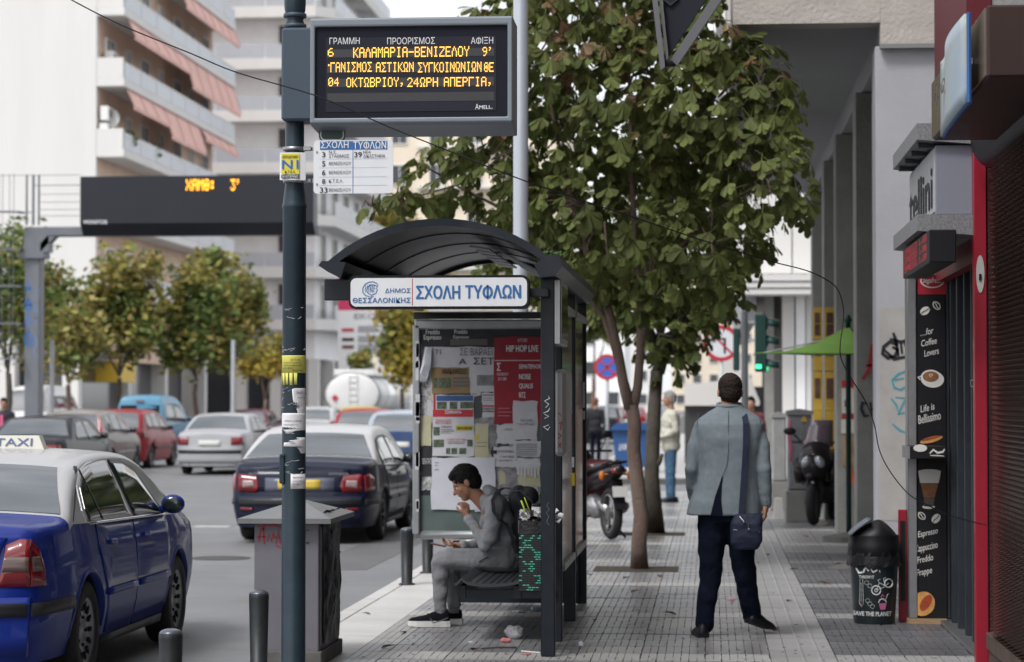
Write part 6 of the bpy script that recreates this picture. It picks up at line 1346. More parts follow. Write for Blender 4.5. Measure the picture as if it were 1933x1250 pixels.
# ---- sedan with liftback (taxis)
OCT = dict(L=4.51, W=.865, yr=.95, yf=3.46, R=.315, y0=.60, y1=3.42,
    top=[(0, .95), (.06, .99), (.30, 1.01), (.58, 1.03), (.85, 1.18), (1.15, 1.30), (1.5, 1.365), (2.1, 1.39), (2.6, 1.37), (2.9, 1.31), (3.2, 1.17), (3.45, 1.005), (3.9, .94), (4.3, .80), (4.46, .66), (4.51, .56)], belt=[(0, .93), (.6, .985), (1.4, .965), (3.4, .92), (4.51, .8)])
def taxi(root, body_m, roof_m, style, c, old=True):
    o, ro = c.build(root, body_m, roof_m, M_TRIM); wheels(c, root, style)
    c.topglass(root, 'rear_window', .62, 1.17, .93, .82, M_GLR); c.topglass(root, 'windscreen', 2.84, 3.40, .86, .97, M_GLC)
    for sg in (1, -1):
        c.patch(root, 'rear_quarter_seam', [(.70, 1.00), (.72, 1.00), (1.28, 1.315), (1.24, 1.32)], M_TRIM, .001, sg, 8, 1)
        # doors with windows
        rd = c.patch(root, 'door', [(1.17, .97), (1.19, .80), (1.34, .56), (1.44, .26), (2.13, .25), (2.15, .60), (2.14, .955)], body_m, .005, sg)
        fd = c.patch(root, 'door', [(2.16, .955), (2.17, .60), (2.16, .25), (3.06, .25), (3.14, .50), (3.13, .93)], body_m, .005, sg)
        c.patch(root, 'window_surround', [(.98, .975), (.97, 1.05), (1.05, 1.20), (1.25, 1.29), (1.55, 1.335), (2.06, 1.345), (2.20, .955)], roof_m if old else M_TRIM, .006, sg)
        c.patch(root, 'door_window', [(1.03, .985), (1.03, 1.06), (1.11, 1.19), (1.28, 1.262), (1.55, 1.305), (2.02, 1.315), (2.13, .965)], M_GLC, .010, sg, 16)
        c.patch(root, 'window_surround', [(2.20, .955), (2.09, 1.345), (2.45, 1.33), (2.70, 1.27), (3.12, .935)], M_TRIM, .006, sg)
        c.patch(root, 'door_window', [(2.24, .965), (2.14, 1.315), (2.44, 1.302), (2.68, 1.24), (3.04, .945)], M_GLC, .010, sg, 12)
        c.patch(root, 'belt_trim', [(1.0, .965), (1.0, .98), (3.1, .945), (3.1, .93)], M_CHR, .013, sg, 10, 1)
        c.patch(root, 'window_divider', [(1.36, .98), (1.385, .98), (1.27, 1.30), (1.25, 1.29)], M_TRIM, .013, sg, 3, 1)
        for dr, ym in ((rd, 1.50), (fd, 2.42)):
            c.patch(root, 'door_handle', [(ym - .07, .825), (ym - .06, .85), (ym + .09, .85), (ym + .10, .83), (ym + .08, .815)], body_m, .022, sg, 4, 2, parent=dr)
            y0_, y1_ = ((1.36, 2.11) if dr is rd else (2.19, 3.08)); c.patch(root, 'rubbing_strip', [(y0_, .505), (y0_, .545), (y1_, .545), (y1_, .505)], body_m if old else M_TRIM, .018, sg, 6, 1, parent=dr)
        c.patch(root, 'side_sill', [(1.36, .19), (1.36, .245), (3.05, .245), (3.05, .19)], M_TRIM, .012, sg, 6, 1)
        c.patch(root, 'bumper_strip', [(.0, .49), (.0, .565), (.56, .565), (.60, .53), (.58, .49)], M_TRIM, .012, sg, 5, 1)
        # wheel arch lips
        for yw in (c.yr, c.yf):
            g = MB(); g.smooth = True; P = []
            for k in range(19):
                a = math.pi * k / 18; r0 = c.R + .046
                P.append([(sg * (c.side(yw + (r0 + e) * math.cos(a), c.R + (r0 + e) * math.sin(a)) + f), yw + (r0 + e) * math.cos(a), c.R + (r0 + e) * math.sin(a)) for e, f in ((0, -.09), (0, .006), (.012, .008), (.03, .001))])
            g.grid(P); g.build('wheel_arch', body_m, root)
            g = MB(); P = [[(sg * (c.W - .30), yw + (c.R + .04) * math.cos(math.pi * k / 12), c.R + (c.R + .04) * math.sin(math.pi * k / 12)), (sg * (c.W - .04), yw + (c.R + .04) * math.cos(math.pi * k / 12), c.R + (c.R + .04) * math.sin(math.pi * k / 12))] for k in range(13)]; g.grid(P); g.build('wheel_arch_liner', M_UND, root)
    mirror_(c, root, 3.08, .96, body_m)
    c.rear(root, 'bumper', [(-.74, .26), (-.76, .60), (.76, .60), (.74, .26)], body_m, .02); c.rear(root, 'bumper_strip', [(-.745, .49), (-.745, .565), (.745, .565), (.745, .49)], M_TRIM, .034)
    c.rear(root, 'tailgate', [(-.50, .63), (-.62, .94), (.62, .94), (.50, .63)], body_m, .008)
    c.rear(root, 'bumper', [(-.6, .3), (-.6, .56), (.6, .56), (.6, .3)], body_m, -.01, front=True); c.rear(root, 'grille', [(-.3, .6), (-.33, .72), (.33, .72), (.3, .6)], M_TRIM, .008, front=True)
    for sg in (1, -1):
        if old:
            c.patch(root, 'tail_light', [(.0, .66), (.0, .93), (.03, .93), (.08, .86), (.11, .76), (.115, .66)], M_TAIL, .012, sg, 6, 4)
            c.patch(root, 'indicator_lamp', [(.01, .745), (.01, .83), (.075, .83), (.08, .745)], M_TAILD, .015, sg, 4, 2)
            c.rear(root, 'tail_light', [(sg * .58, .66), (sg * .62, .90), (sg * .70, .935), (sg * .755, .93), (sg * .755, .66)], M_TAIL, .016); c.rear(root, 'indicator_lamp', [(sg * .60, .745), (sg * .61, .83), (sg * .75, .83), (sg * .75, .745)], M_TAILD, .02)
        else:
            c.patch(root, 'tail_light', [(.0, .66), (.0, .86), (.10, .88), (.26, .82), (.24, .68)], M_TAIL, .012, sg, 6, 4)
            c.rear(root, 'tail_light', [(sg * .53, .64), (sg * .49, .72), (sg * .53, .86), (sg * .755, .88), (sg * .755, .66)], M_TAIL, .016); c.rear(root, 'indicator_lamp', [(sg * .56, .72), (sg * .57, .80), (sg * .70, .80), (sg * .70, .70)], M_TAILC, .02)
            c.rear(root, 'reflector', [(sg * .56, .42), (sg * .56, .45), (sg * .72, .46), (sg * .72, .43)], M_TAIL, .036)
        c.rear(root, 'headlight', [(sg * .36, .60), (sg * .36, .72), (sg * .62, .72), (sg * .62, .60)], M_TAILC, .01, front=True)
    return o, ro
M_BLUEP = paint('taxi_blue', (.004, .018, .17)); M_SILR = paint('silver_roof', (.36, .36, .37), .3, .4); M_NAVY = paint('navy', (.004, .007, .024))
pr = PG(169, 1288, -.13); XC = -4.70
tx = thing('taxi', 'blue taxi with silver roof and TAXI roof sign in the left foreground', 'taxi', (XC + .05, 13.66, -.13))
oc = Car(**OCT); taxi(tx, M_BLUEP, M_SILR, 'slots', oc)
g = MB(); zt = oc.ztop(1.95) + .02; g.prism([(-.12, 1.93, zt), (.29, 1.93, zt), (.25, 1.95, zt + .09), (-.08, 1.95, zt + .09)], (0, .09, 0)); rs = g.build('roof_sign', mat('taxi_sign_cream', (.60, .59, .52), .45), tx)
g = MB(); g.span((-.14, 1.90, zt - .03), (.31, 2.05, zt - .001), .008); g.build('sign_base', M_TRIM, rs)
g = MB(); text(g, 'TAXI', (-.04, 1.932, zt + .022), (1, 0, 0), (0, .217, .976), .052, width=.25, bold=.025, t=.002); g.build('lettering', mat('taxi_sign_blue', (.10, .13, .25), .5), rs)
g = MB(); g.tube([(-.6, 2.6, 1.43), (-.65, 2.55, 1.43)], .004, 4); g.tube([(0, 1.35, 1.40), (0, 1.22, 1.55)], .004, 5); g.build('aerial', M_TRIM, tx)
tn = thing('taxi', 'dark navy taxi with pale roof driving away beyond the utility cabinet', 'taxi', (-4.93, 29.9 - .98, -.13)); tn.scale = (1, 1, .96)
c3 = dict(OCT); c3.update(L=4.66, W=.905, yr=.98, yf=3.66, R=.325, y1=3.62, top=[(0, .95), (.05, 1.0), (.30, 1.03), (.60, 1.06), (.9, 1.23), (1.2, 1.36), (1.6, 1.44), (2.2, 1.46), (2.7, 1.44), (3.0, 1.37), (3.3, 1.20), (3.6, 1.03), (4.1, .95), (4.5, .78), (4.62, .66), (4.66, .56)])
cN = Car(**c3)
taxi(tn, M_NAVY, paint('white_roof', (.42, .42, .43), .3, .1), 'spokes', cN, old=False)
cN.rear(tn, 'number_plate_recess', [(-.42, .66), (-.42, .83), (.42, .83), (.42, .66)], paint('navy_light', (.10, .11, .15), .3), .012)
cN.rear(tn, 'number_plate', [(-.26, .69), (-.26, .81), (.26, .81), (.26, .69)], M_PLY, .02)
g = MB(); text(g, 'FABIA', (-.62, -.075, .87), (1, 0, 0), (0, 0, 1), .022, width=.16, t=.03); text(g, 'OCTAVIA', (.32, -.115, .87), (1, 0, 0), (0, 0, 1), .022, width=.24, t=.0); g.v = [v for v in g.v]
for (s_, x_) in (('SKODA', -.60), ('OCTAVIA', .38)): pass
g = MB(); text(g, 'SKODA', (-.62, cN.cap(-.55, .87) - .02, .87), (1, 0, 0), (0, 0, 1), .024, width=.17); text(g, 'OCTAVIA', (.36, cN.cap(.44, .87) - .03, .87), (1, 0, 0), (0, 0, 1), .024, width=.24); g.build('badge', M_CHR, tn)

SEDB = dict(top=[(0, .92), (.05, .97), (.40, 1.0), (.75, 1.02), (1.05, 1.22), (1.3, 1.35), (1.7, 1.40), (2.2, 1.41), (2.6, 1.38), (2.9, 1.28), (3.3, 1.02), (3.8, .94), (4.1, .84), (4.3, .68), (4.35, .55)], L=4.35, W=.85, yr=.93, yf=3.38, R=.30, y0=.78, y1=3.28, belt=[(0, .92), (.75, .96), (3.3, .92), (4.35, .8)])
HAT = dict(top=[(0, .98), (.04, 1.02), (.20, 1.22), (.38, 1.38), (.7, 1.45), (1.3, 1.49), (1.9, 1.47), (2.3, 1.38), (2.9, 1.03), (3.4, .95), (3.8, .82), (4.05, .66), (4.1, .55)], L=4.10, W=.85, yr=.72, yf=3.28, R=.31, y0=.05, y1=2.85, belt=[(0, .98), (2.9, .93), (4.1, .8)], tumble=.30)
VAN = dict(top=[(0, 1.02), (.03, 1.1), (.08, 1.5), (.16, 1.78), (.35, 1.85), (1.2, 1.88), (2.2, 1.84), (2.6, 1.66), (3.1, 1.22), (3.5, 1.08), (3.9, .95), (4.15, .75), (4.2, .6)], L=4.2, W=.86, yr=.72, yf=3.4, R=.31, y0=.02, y1=3.05, belt=[(0, 1.05), (3.1, 1.0), (4.2, .8)], tumble=.14)
def simple_car(P, loc, body_m, label, kind, lights='low', style='plain', roof_m=None, rz=0, plate=True, name='parked_car', cat='car', group='parked and moving cars', glass=None):
    t = thing(name, label, cat, loc, rz, group); c = Car(res=.6, **P); c.build(t, body_m, roof_m or body_m, M_TRIM); wheels(c, t, style)
    gl = glass or M_GLR
    if kind == 'sedan': c.topglass(t, 'rear_window', .80, 1.26, .90, .80, gl); c.topglass(t, 'windscreen', 2.72, 3.24, .86, .95, M_GLC); sw = [[(1.12, .97), (1.12, 1.02), (1.38, 1.28), (1.95, 1.335), (2.0, .955)], [(2.06, .955), (2.01, 1.335), (2.45, 1.31), (2.98, .94)]]
    elif kind == 'hatch': c.topglass(t, 'rear_window', .05, .40, .86, .80, gl); c.topglass(t, 'windscreen', 2.05, 2.80, .86, .95, M_GLC); sw = [[(.42, 1.12), (.52, 1.33), (.95, 1.38), (1.0, 1.0), (.6, 1.0)], [(1.06, 1.0), (1.02, 1.385), (1.70, 1.40), (1.75, .98)], [(1.81, .98), (1.78, 1.395), (2.05, 1.35), (2.62, .98)]][0:3]
    else: c.topglass(t, 'windscreen', 2.35, 3.05, .88, .95, M_GLC); sw = [[(.25, 1.12), (.32, 1.60), (1.25, 1.62), (1.3, 1.08)], [(1.38, 1.08), (1.36, 1.62), (2.25, 1.58), (2.85, 1.06)]]
    for sg in (1, -1):
        for w_ in sw: c.patch(t, 'side_window', w_, M_GLC, .007, sg, 8)
        c.patch(t, 'side_moulding', [(1.0, .50), (1.0, .55), (3.0, .55), (3.0, .50)], M_TRIM if lights != 'tall' else body_m, .012, sg, 5, 1)
        for ys_ in ((1.05, 2.02, 2.9) if kind != 'van' else (1.32, 2.3)): c.patch(t, 'door_seam', [(ys_, .28), (ys_, .94), (ys_ + .012, .94), (ys_ + .012, .28)], M_TRIM, .002, sg, 1, 3)
        if lights == 'low': c.rear(t, 'tail_light', [(sg * .50, .70), (sg * .50, .88), (sg * .73, .88), (sg * .73, .70)], M_TAIL, .014); c.patch(t, 'tail_light', [(0, .70), (0, .88), (.08, .88), (.08, .70)], M_TAIL, .012, sg, 2, 2)
        elif lights == 'tall': c.patch(t, 'tail_light', [(.0, .80), (.0, 1.0), (.16, 1.30), (.24, 1.33), (.22, 1.0), (.16, .80)], mat('tail_bright', (.40, .02, .05), .2, coat=.4), .014, sg, 6, 4)
        else: c.patch(t, 'tail_light', [(.0, .78), (.0, 1.0), (.10, 1.04), (.16, .80)], M_TAIL, .014, sg, 3, 2); c.rear(t, 'tail_light', [(sg * .62, .78), (sg * .62, 1.0), (sg * .73, 1.0), (sg * .73, .78)], M_TAIL, .014)
        c.rear(t, 'headlight', [(sg * .36, .60), (sg * .36, .70), (sg * .58, .70), (sg * .58, .60)], M_TAILC, .01, front=True)
    c.rear(t, 'bumper', [(-.74, .28), (-.75, .56), (.75, .56), (.74, .28)], body_m, .025); c.rear(t, 'bumper_strip', [(-.74, .50), (-.74, .58), (.74, .58), (.74, .50)], M_TRIM, .036)
    if plate: c.rear(t, 'number_plate', [(-.26, .68), (-.26, .80), (.26, .80), (.26, .68)], M_PLT, .02)
    mirror_(c, t, (3.0 if kind != 'hatch' else 2.6), .98 if kind != 'van' else 1.1, M_TRIM if kind == 'hatch' else body_m); g = MB(); g.smooth = True; g.tube([(-.45, .15, .24), (-.45, -.10, .24)], .03, 8); g.build('exhaust', M_TRIM, t)
    return t, c
simple_car(SEDB, (PG(410, 896, -.13).x - .10, 55.4, -.13), paint('silver', (.34, .345, .36), .35, .5), 'silver saloon seen from behind with square red lights and a dark bumper strip', 'sedan', 'low', name='silver_saloon')
simple_car(SEDB, (-13.05, 45.0, -.13), paint('black', (.012, .012, .016)), 'glossy black saloon with large sloping rear window behind the blue taxi', 'sedan', 'low', name='black_saloon')
simple_car(HAT, (-14.55, 54.0, -.13), paint('taupe', (.20, .175, .16), .35, .5), 'grey-brown hatchback with tall pillar tail lights', 'hatch', 'tall', name='grey_hatchback')
simple_car(HAT, (-15.0, 60.0, -.13), paint('red', (.26, .012, .02)), 'red hatchback ahead of the grey-brown hatchback', 'hatch', 'mid', name='red_hatchback')
simple_car(VAN, (-17.2, 72.0, -.13), paint('sky_blue', (.08, .22, .33), .35, .1), 'light blue panel van with two rear door windows', 'van', 'mid', name='small_van', cat='van')
vt = [o for o in bpy.data.objects if o.name == 'small_van'][0]; vc = Car(**VAN)
for sg in (-1, 1):
    g = MB(); P = [[(sg * (.10 + .50 * u), .03 + .085 * w_ + .0 - .02, 1.16 + .42 * w_) for w_ in (0, .5, 1)] for u in (0, .5, 1)]; g.grid(P); o = g.build('rear_door_window', M_GLC, vt); s_ = o.modifiers.new('s', 'SOLIDIFY'); s_.thickness = .01
g = MB(); g.box((0, .07, 1.70), (.26, .03, .04)); g.build('brake_light', M_TAIL, vt)
simple_car(HAT, (-6.97, 53.9, -.13), paint('dark_blue', (.02, .045, .12)), 'dark blue hatchback with pale spoiler partly hidden by the poster case', 'hatch', 'mid', name='blue_hatchback', roof_m=paint('pale_blue_roof', (.30, .34, .40), .3, .3))
simple_car(HAT, (-9.6, 66.0, -.13), paint('red', ()), 'red hatchback beyond the navy taxi with a lit light bar', 'hatch', 'mid', name='red_hatchback')
simple_car(SEDB, (-8.6, 72.0, -.13), paint('white', (.60, .60, .60), .35, 0), 'white saloon just right of the far red hatchback', 'sedan', 'low', name='white_saloon')
simple_car(SEDB, (-15.5, 79.0, -.13), paint('maroon', (.10, .02, .035)), 'maroon saloon behind the silver saloon roof', 'sedan', 'low', name='maroon_saloon')
simple_car(HAT, (-13.9, 84.0, -.13), paint('pale_grey', (.42, .43, .44), .35, .4), 'pale grey hatchback in the far queue beside the maroon saloon', 'hatch', 'mid', name='grey_hatchback')
simple_car(HAT, (-13.4, 91.0, -.13), paint('yellow', (.50, .38, .08), .35, 0), 'yellow hatchback far down the queue left of the pole', 'hatch', 'mid', name='yellow_hatchback')
simple_car(SEDB, (-22.0, 80.0, -.13), paint('pale_blue', (.35, .40, .42), .35, .3), 'pale car roof just left of the light blue van', 'sedan', 'low', name='pale_saloon')
for (x, y, m_, l_, p_) in ((-4.3, 96, 'black', 'far dark car with red tail lights left of the no stopping sign post', HAT), (-7.2, 112, 'white', 'far white car near the no stopping sign', SEDB), (-10.5, 128, 'silver', 'far silver car down the street', HAT), (-3.9, 118, 'red', 'far red car behind the waste container', SEDB)):
    simple_car(p_, (x, y, -.13), paint(m_, ()), l_, 'hatch' if p_ is HAT else 'sedan', 'mid', name='distant_car')
# van / minibus at the far left facing the camera
mv = thing('minibus', 'white minibus parked at the far left facing the camera', 'van', (W(40, 760, 82).x, 86.5, -.13), math.pi); mv.scale = (1, 1, .92)
V2 = dict(VAN); V2.update(L=5.0, W=1.0, R=.34, yr=1.0, yf=3.9, top=[(0, 1.2), (.03, 1.4), (.08, 2.0), (.2, 2.35), (.5, 2.42), (2.2, 2.45), (3.4, 2.38), (3.8, 2.15), (4.3, 1.45), (4.6, 1.25), (4.9, 1.0), (5.0, .7)], belt=[(0, 1.2), (4.3, 1.2), (5.0, 1.0)], y1=4.25)
c = Car(**V2); c.build(mv, paint('white', ()), paint('white', ()), M_TRIM); wheels(c, mv, 'plain'); c.topglass(mv, 'windscreen', 3.68, 4.30, .92, .97, M_GLR)
for sg in (1, -1):
    for w_ in ([(.3, 1.3), (.3, 2.0), (1.8, 2.05), (1.8, 1.28)], [(1.9, 1.28), (1.9, 2.05), (3.0, 2.05), (3.0, 1.28)], [(3.1, 1.28), (3.1, 2.04), (3.55, 2.0), (4.05, 1.3)]): c.patch(mv, 'side_window', w_, M_GLC, .01, sg, 6)
    c.rear(mv, 'headlight', [(sg * .4, .75), (sg * .4, .95), (sg * .68, .95), (sg * .68, .75)], M_TAILC, .02, front=True)
mirror_(c, mv, 4.1, 1.35, M_TRIM, 1.5)
# tanker lorry
TKR = thing('tanker_lorry', 'white fuel tanker lorry seen from behind at the petrol station', 'lorry', (W(665, 760, 106).x, 106, -.13))
c = W(665, 745, 106); ctr = c - Vector(ORG[TKR.name]); g = MB(); P = []
for y, f in ((-.10, .02), (-.09, .6), (-.04, .9), (0, 1), (11.5, 1), (11.6, .6)): P.append([(ctr.x + 1.2 * f * math.cos(2 * math.pi * k / 36), y, ctr.z + .95 * f * math.sin(2 * math.pi * k / 36)) for k in range(37)])
g.smooth = True; g.grid(P); M_TNK = mat('tank_white', (.70, .70, .70), .22, metal=.0, coat=.4); g.build('tank', M_TNK, TKR)
for y in (.05, .7, 3, 6): g = MB(); g.smooth = True; g.tube([(ctr.x + 1.22 * math.cos(2 * math.pi * k / 36), y, ctr.z + .97 * math.sin(2 * math.pi * k / 36)) for k in range(37)], .025, 5, cap=False); g.build('tank_hoop', M_TRIM if y < .5 else M_TNK, TKR)
g = MB(); g.span((ctr.x - .9, .5, ctr.z + .85), (ctr.x + .9, 7.5, ctr.z + 1.12), .03); g.build('catwalk', M_TNK, TKR)
g = MB(); g.span((ctr.x - 1.1, .2, .75), (ctr.x + 1.1, 9.5, ctr.z - .9)); g.build('chassis', M_TRIM, TKR)
g = MB()
for x in (-.14, .22): g.span((ctr.x + x, -.14, ctr.z - .9), (ctr.x + x + .03, -.11, ctr.z + .95))
for k in range(7): g.span((ctr.x - .14, -.14, ctr.z - .85 + k * .28), (ctr.x + .25, -.11, ctr.z - .82 + k * .28))
g.build('ladder', M_TNK, TKR)
for (x, z, m_) in ((-.75, -.15, M_SR), (.80, -.75, M_SR)): g = MB(); g.prism([(ctr.x + x - .16, -.13, ctr.z + z), (ctr.x + x, -.13, ctr.z + z - .16), (ctr.x + x + .16, -.13, ctr.z + z), (ctr.x + x, -.13, ctr.z + z + .16)], (0, -.01, 0)); g.build('hazard_sign', m_, TKR)
g = MB(); g.span((ctr.x - .95, -.12, ctr.z - 1.05), (ctr.x - .55, -.10, ctr.z - .88)); g.build('hazard_plate', M_ORG, TKR)
g = MB(); g.span((ctr.x - 1.15, 12.0, .6), (ctr.x + 1.15, 14.2, 2.9), .08); g.build('cab', M_TNK, TKR)
for y in (1.5, 2.8, 8.2, 10.2):
    for sx in (-1, 1): g = MB(); g.smooth = True; g.lathe([(.2, -.15), (.48, -.15), (.5, 0), (.48, .15), (.2, .15)], (ctr.x + sx * .95, y, .5), 24, 'X'); g.build('wheel', M_TYR, TKR)

# ---- two motorcycles
def scooter_rear(loc, rz):
    """moped seen from its tail, red and black"""
    t = thing('motorcycle', 'black and red moped parked with its tail towards the tree, behind the shelter posts', 'motorcycle', loc, rz, 'motorcycles parked on the pavement')
    R = .30; M_BK = paint('moto_black', (.014, .010, .012)); M_MR = paint('moto_red', (.05, .008, .012)); M_ENG = mat('engine_alloy', (.35, .35, .36), .35, metal=.8, var=.2, scale=20)
    for y in (0, 1.22):
        g = MB(); g.smooth = True; P = [[(.052 * math.cos(b), y + (R - .048 + .048 * math.sin(b)) * math.cos(a), R + (R - .048 + .048 * math.sin(b)) * math.sin(a)) for b in [2 * math.pi * j / 10 for j in range(11)]] for a in [2 * math.pi * k / 36 for k in range(37)]]; g.grid(P); w = g.build('wheel', M_TYR, t)
        g = MB(); g.smooth = True; P = [[((.045) * sx, y + r * math.cos(a), R + r * math.sin(a)) for sx, r in ((-1, .205), (-.9, .225), (.9, .225), (1, .205), (1, .19), (-1, .19))] for a in [2 * math.pi * k / 36 for k in range(37)]]; g.grid(P); g.smooth = False
        for k in range(5): a = 2 * math.pi * k / 5 + .3; g.tube([(0, y, R), (0, y + .2 * math.cos(a), R + .2 * math.sin(a))], [.03, .018], 6)
        g.lathe([(.07, -.05), (.07, .05)], (0, y, R), 16, 'X'); g.build('rim', M_ENG, w)
    g = MB(); g.smooth = True; g.tube([(.09, .62, .30), (.12, .35, .30), (.13, -.02, .36), (.13, -.12, .39)], [.03, .055, .065, .05], 12); g.build('silencer', M_ENG, t)
    g = MB(); g.smooth = True; g.ball((0, .55, .36), (.14, .22, .15)); g.tube([(0, .50, .45), (0, .10, .33)], [.08, .05], 10); g.build('engine', M_ENG, t)
    g = MB(); g.smooth = True; g.tube([(0, .75, .58), (0, .40, .66), (0, .05, .74), (0, -.22, .80), (0, -.32, .82)], [.10, .14, .13, .09, .05], 14, flat=.8); g.build('tail_fairing', M_BK, t)
    g = MB(); g.smooth = True; g.tube([(0, .72, .74), (0, .40, .79), (0, .05, .84), (0, -.14, .87)], [.09, .13, .12, .08], 12, flat=.42); g.build('seat', M_BLK, t)
    g = MB(); g.smooth = True; g.ball((0, -.26, .80), (.10, .06, .045)); g.build('tail_light', M_TAIL, t)
    for sx in (-1, 1): g = MB(); g.smooth = True; g.ball((sx * .17, -.16, .74), (.035, .03, .055)); g.tube([(sx * .05, -.14, .76), (sx * .15, -.15, .75)], .01, 5); g.build('indicator', M_ORG, t)
    g = MB(); P = [[(sx, -.16 - .16 * k / 5 - (.02 if k == 5 else 0), .70 - .34 * k / 5) for sx in (-.075, -.03, .03, .075)] for k in range(6)]; g.grid(P); o = g.build('mudguard', M_BLK, t); s_ = o.modifiers.new('s', 'SOLIDIFY'); s_.thickness = .012
    g = MB(); g.prism([(-.09, -.285, .62), (.09, -.285, .62), (.09, -.31, .50), (-.09, -.31, .50)], (0, -.006, 0)); g.build('number_plate', M_PLT, t)
    g = MB(); g.smooth = True; g.tube([(0, -.05, .88), (.0, -.20, .92), (0, -.30, .90)], .012, 6); g.tube([(-.1, .05, .86), (-.1, -.24, .90), (.1, -.24, .90), (.1, .05, .86)], .012, 6); g.build('rack', M_BLK, t)
    g = MB(); g.smooth = True; g.tube([(0, 1.22, .30), (.07, 1.1, .6), (0, .98, .95)], .025, 8); g.tube([(-.32, .86, 1.0), (0, .98, 1.0), (.32, .86, 1.0)], .014, 8); g.ball((0, 1.06, .92), (.12, .10, .12)); g.build('handlebar', M_BLK, t)
    for sx in (-1, 1): g = MB(); g.smooth = True; g.tube([(sx * .2, .93, 1.0), (sx * .28, .92, 1.18)], .006, 5); g.ball((sx * .28, .92, 1.2), (.06, .012, .045)); g.build('mirror', M_BLK, t)
    g = MB(); g.smooth = True; P = [[(sx * .26, 1.0 - .25 * abs(sx) ** 2 - .1 * k / 5, .9 - .55 * k / 5) for sx in (-1, -.6, 0, .6, 1)] for k in range(6)]; g.grid(P); o = g.build('leg_shield', M_MR, t); s_ = o.modifiers.new('s', 'SOLIDIFY'); s_.thickness = .02
    g = MB(); g.smooth = True; g.tube([(.08, .30, .25), (.22, .12, .01)], .012, 6); g.tube([(-.08, .5, .25), (-.24, .5, .22)], .012, 6); g.build('stand', M_BLK, t)
    return t
p = PG(1152, 1021); scooter_rear((p.x, p.y + .28, 0), D(22))
def scooter_front(loc, rz):
    t = thing('motorcycle', 'large black scooter facing the camera beside the graffitied utility box', 'motorcycle', loc, rz, 'motorcycles parked on the pavement'); M_BK = MATS['paint_moto_black']; R = .27
    for y in (0, 1.35):
        g = MB(); g.smooth = True; P = [[(.06 * math.cos(b), y + (R - .055 + .055 * math.sin(b)) * math.cos(a), R + (R - .055 + .055 * math.sin(b)) * math.sin(a)) for b in [2 * math.pi * j / 10 for j in range(11)]] for a in [2 * math.pi * k / 30 for k in range(31)]]; g.grid(P); w = g.build('wheel', M_TYR, t)
        g = MB(); g.smooth = True; g.lathe([(.02, -.04), (.17, -.04), (.19, -.05), (.19, .05), (.17, .04), (.02, .04)], (0, y, R), 24, 'X'); g.build('rim', M_TRIM, w)
    g = MB(); g.smooth = True
    for sx in (-1, 1): g.tube([(sx * .09, 0, R), (sx * .09, .14, .66)], .025, 8)
    g.build('fork', M_TRIM, t)
    g = MB(); g.smooth = True; g.tube([(0, -.02, .60), (0, .12, .80), (0, .24, 1.0)], [.10, .23, .17], 14, flat=.8); g.tube([(-.20, .2, .55), (-.24, .28, .8)], [.08, .12], 8); g.tube([(.20, .2, .55), (.24, .28, .8)], [.08, .12], 8); g.build('front_fairing', M_BK, t)
    g = MB(); g.smooth = True; P = [[(.17 * math.cos(a), .02 + .18 * k / 3, R + .10 + .26 * math.sin(a) ) for k in range(2)] for a in [math.pi * k / 10 for k in range(11)]]; g.tube([(0, -.18, .62), (0, .0, .66), (0, .2, .58)], [.05, .09, .05], 8, flat=.5); g.build('mudguard', M_BK, t)
    for sx in (-1, 1): g = MB(); g.smooth = True; g.ball((sx * .085, -.02, .78 + .03), (.065, .05, .085), rot=Matrix.Rotation(sx * -.5, 3, 'Y')); g.build('headlight', mat('headlight_glass', (.35, .37, .40), .08, metal=.5), t)
    g = MB(); g.smooth = True; P = [[(sx * (.20 - .04 * k / 4), .14 + .22 * k / 4 + .12 * abs(sx) ** 2, 1.0 + .34 * k / 4) for sx in (-1, -.5, 0, .5, 1)] for k in range(5)]; g.grid(P); o = g.build('windshield', mat('tinted_screen', (.12, .09, .11), .12, coat=.5), t); s_ = o.modifiers.new('s', 'SOLIDIFY'); s_.thickness = .01
    g = MB(); g.smooth = True; g.tube([(-.36, .42, 1.06), (0, .34, 1.04), (.36, .42, 1.06)], .016, 8); g.build('handlebar', M_BLK, t)
    for sx in (-1, 1): g = MB(); g.smooth = True; g.tube([(sx * .2, .3, 1.05), (sx * .34, .26, 1.18)], .008, 5); g.ball((sx * .36, .25, 1.2), (.085, .03, .05)); g.build('mirror', M_BLK, t)
    g = MB(); g.smooth = True; g.tube([(0, .55, .55), (0, .9, .74), (0, 1.3, .80), (0, 1.65, .84)], [.12, .20, .19, .08], 12, flat=.7); g.build('body_fairing', M_BK, t)
    g = MB(); g.smooth = True; g.tube([(0, .75, .82), (0, 1.1, .86), (0, 1.5, .92)], [.13, .16, .10], 10, flat=.4); g.build('seat', M_BLK, t)
    g = MB(); g.smooth = True; g.ball((0, .8, .38), (.2, .4, .14)); g.tube([(.1, .9, .1), (.2, .8, .0)], .015, 6); g.build('engine', M_TRIM, t)
p = PG(1537, 993); scooter_front((p.x, p.y + .22, 0), D(-14))
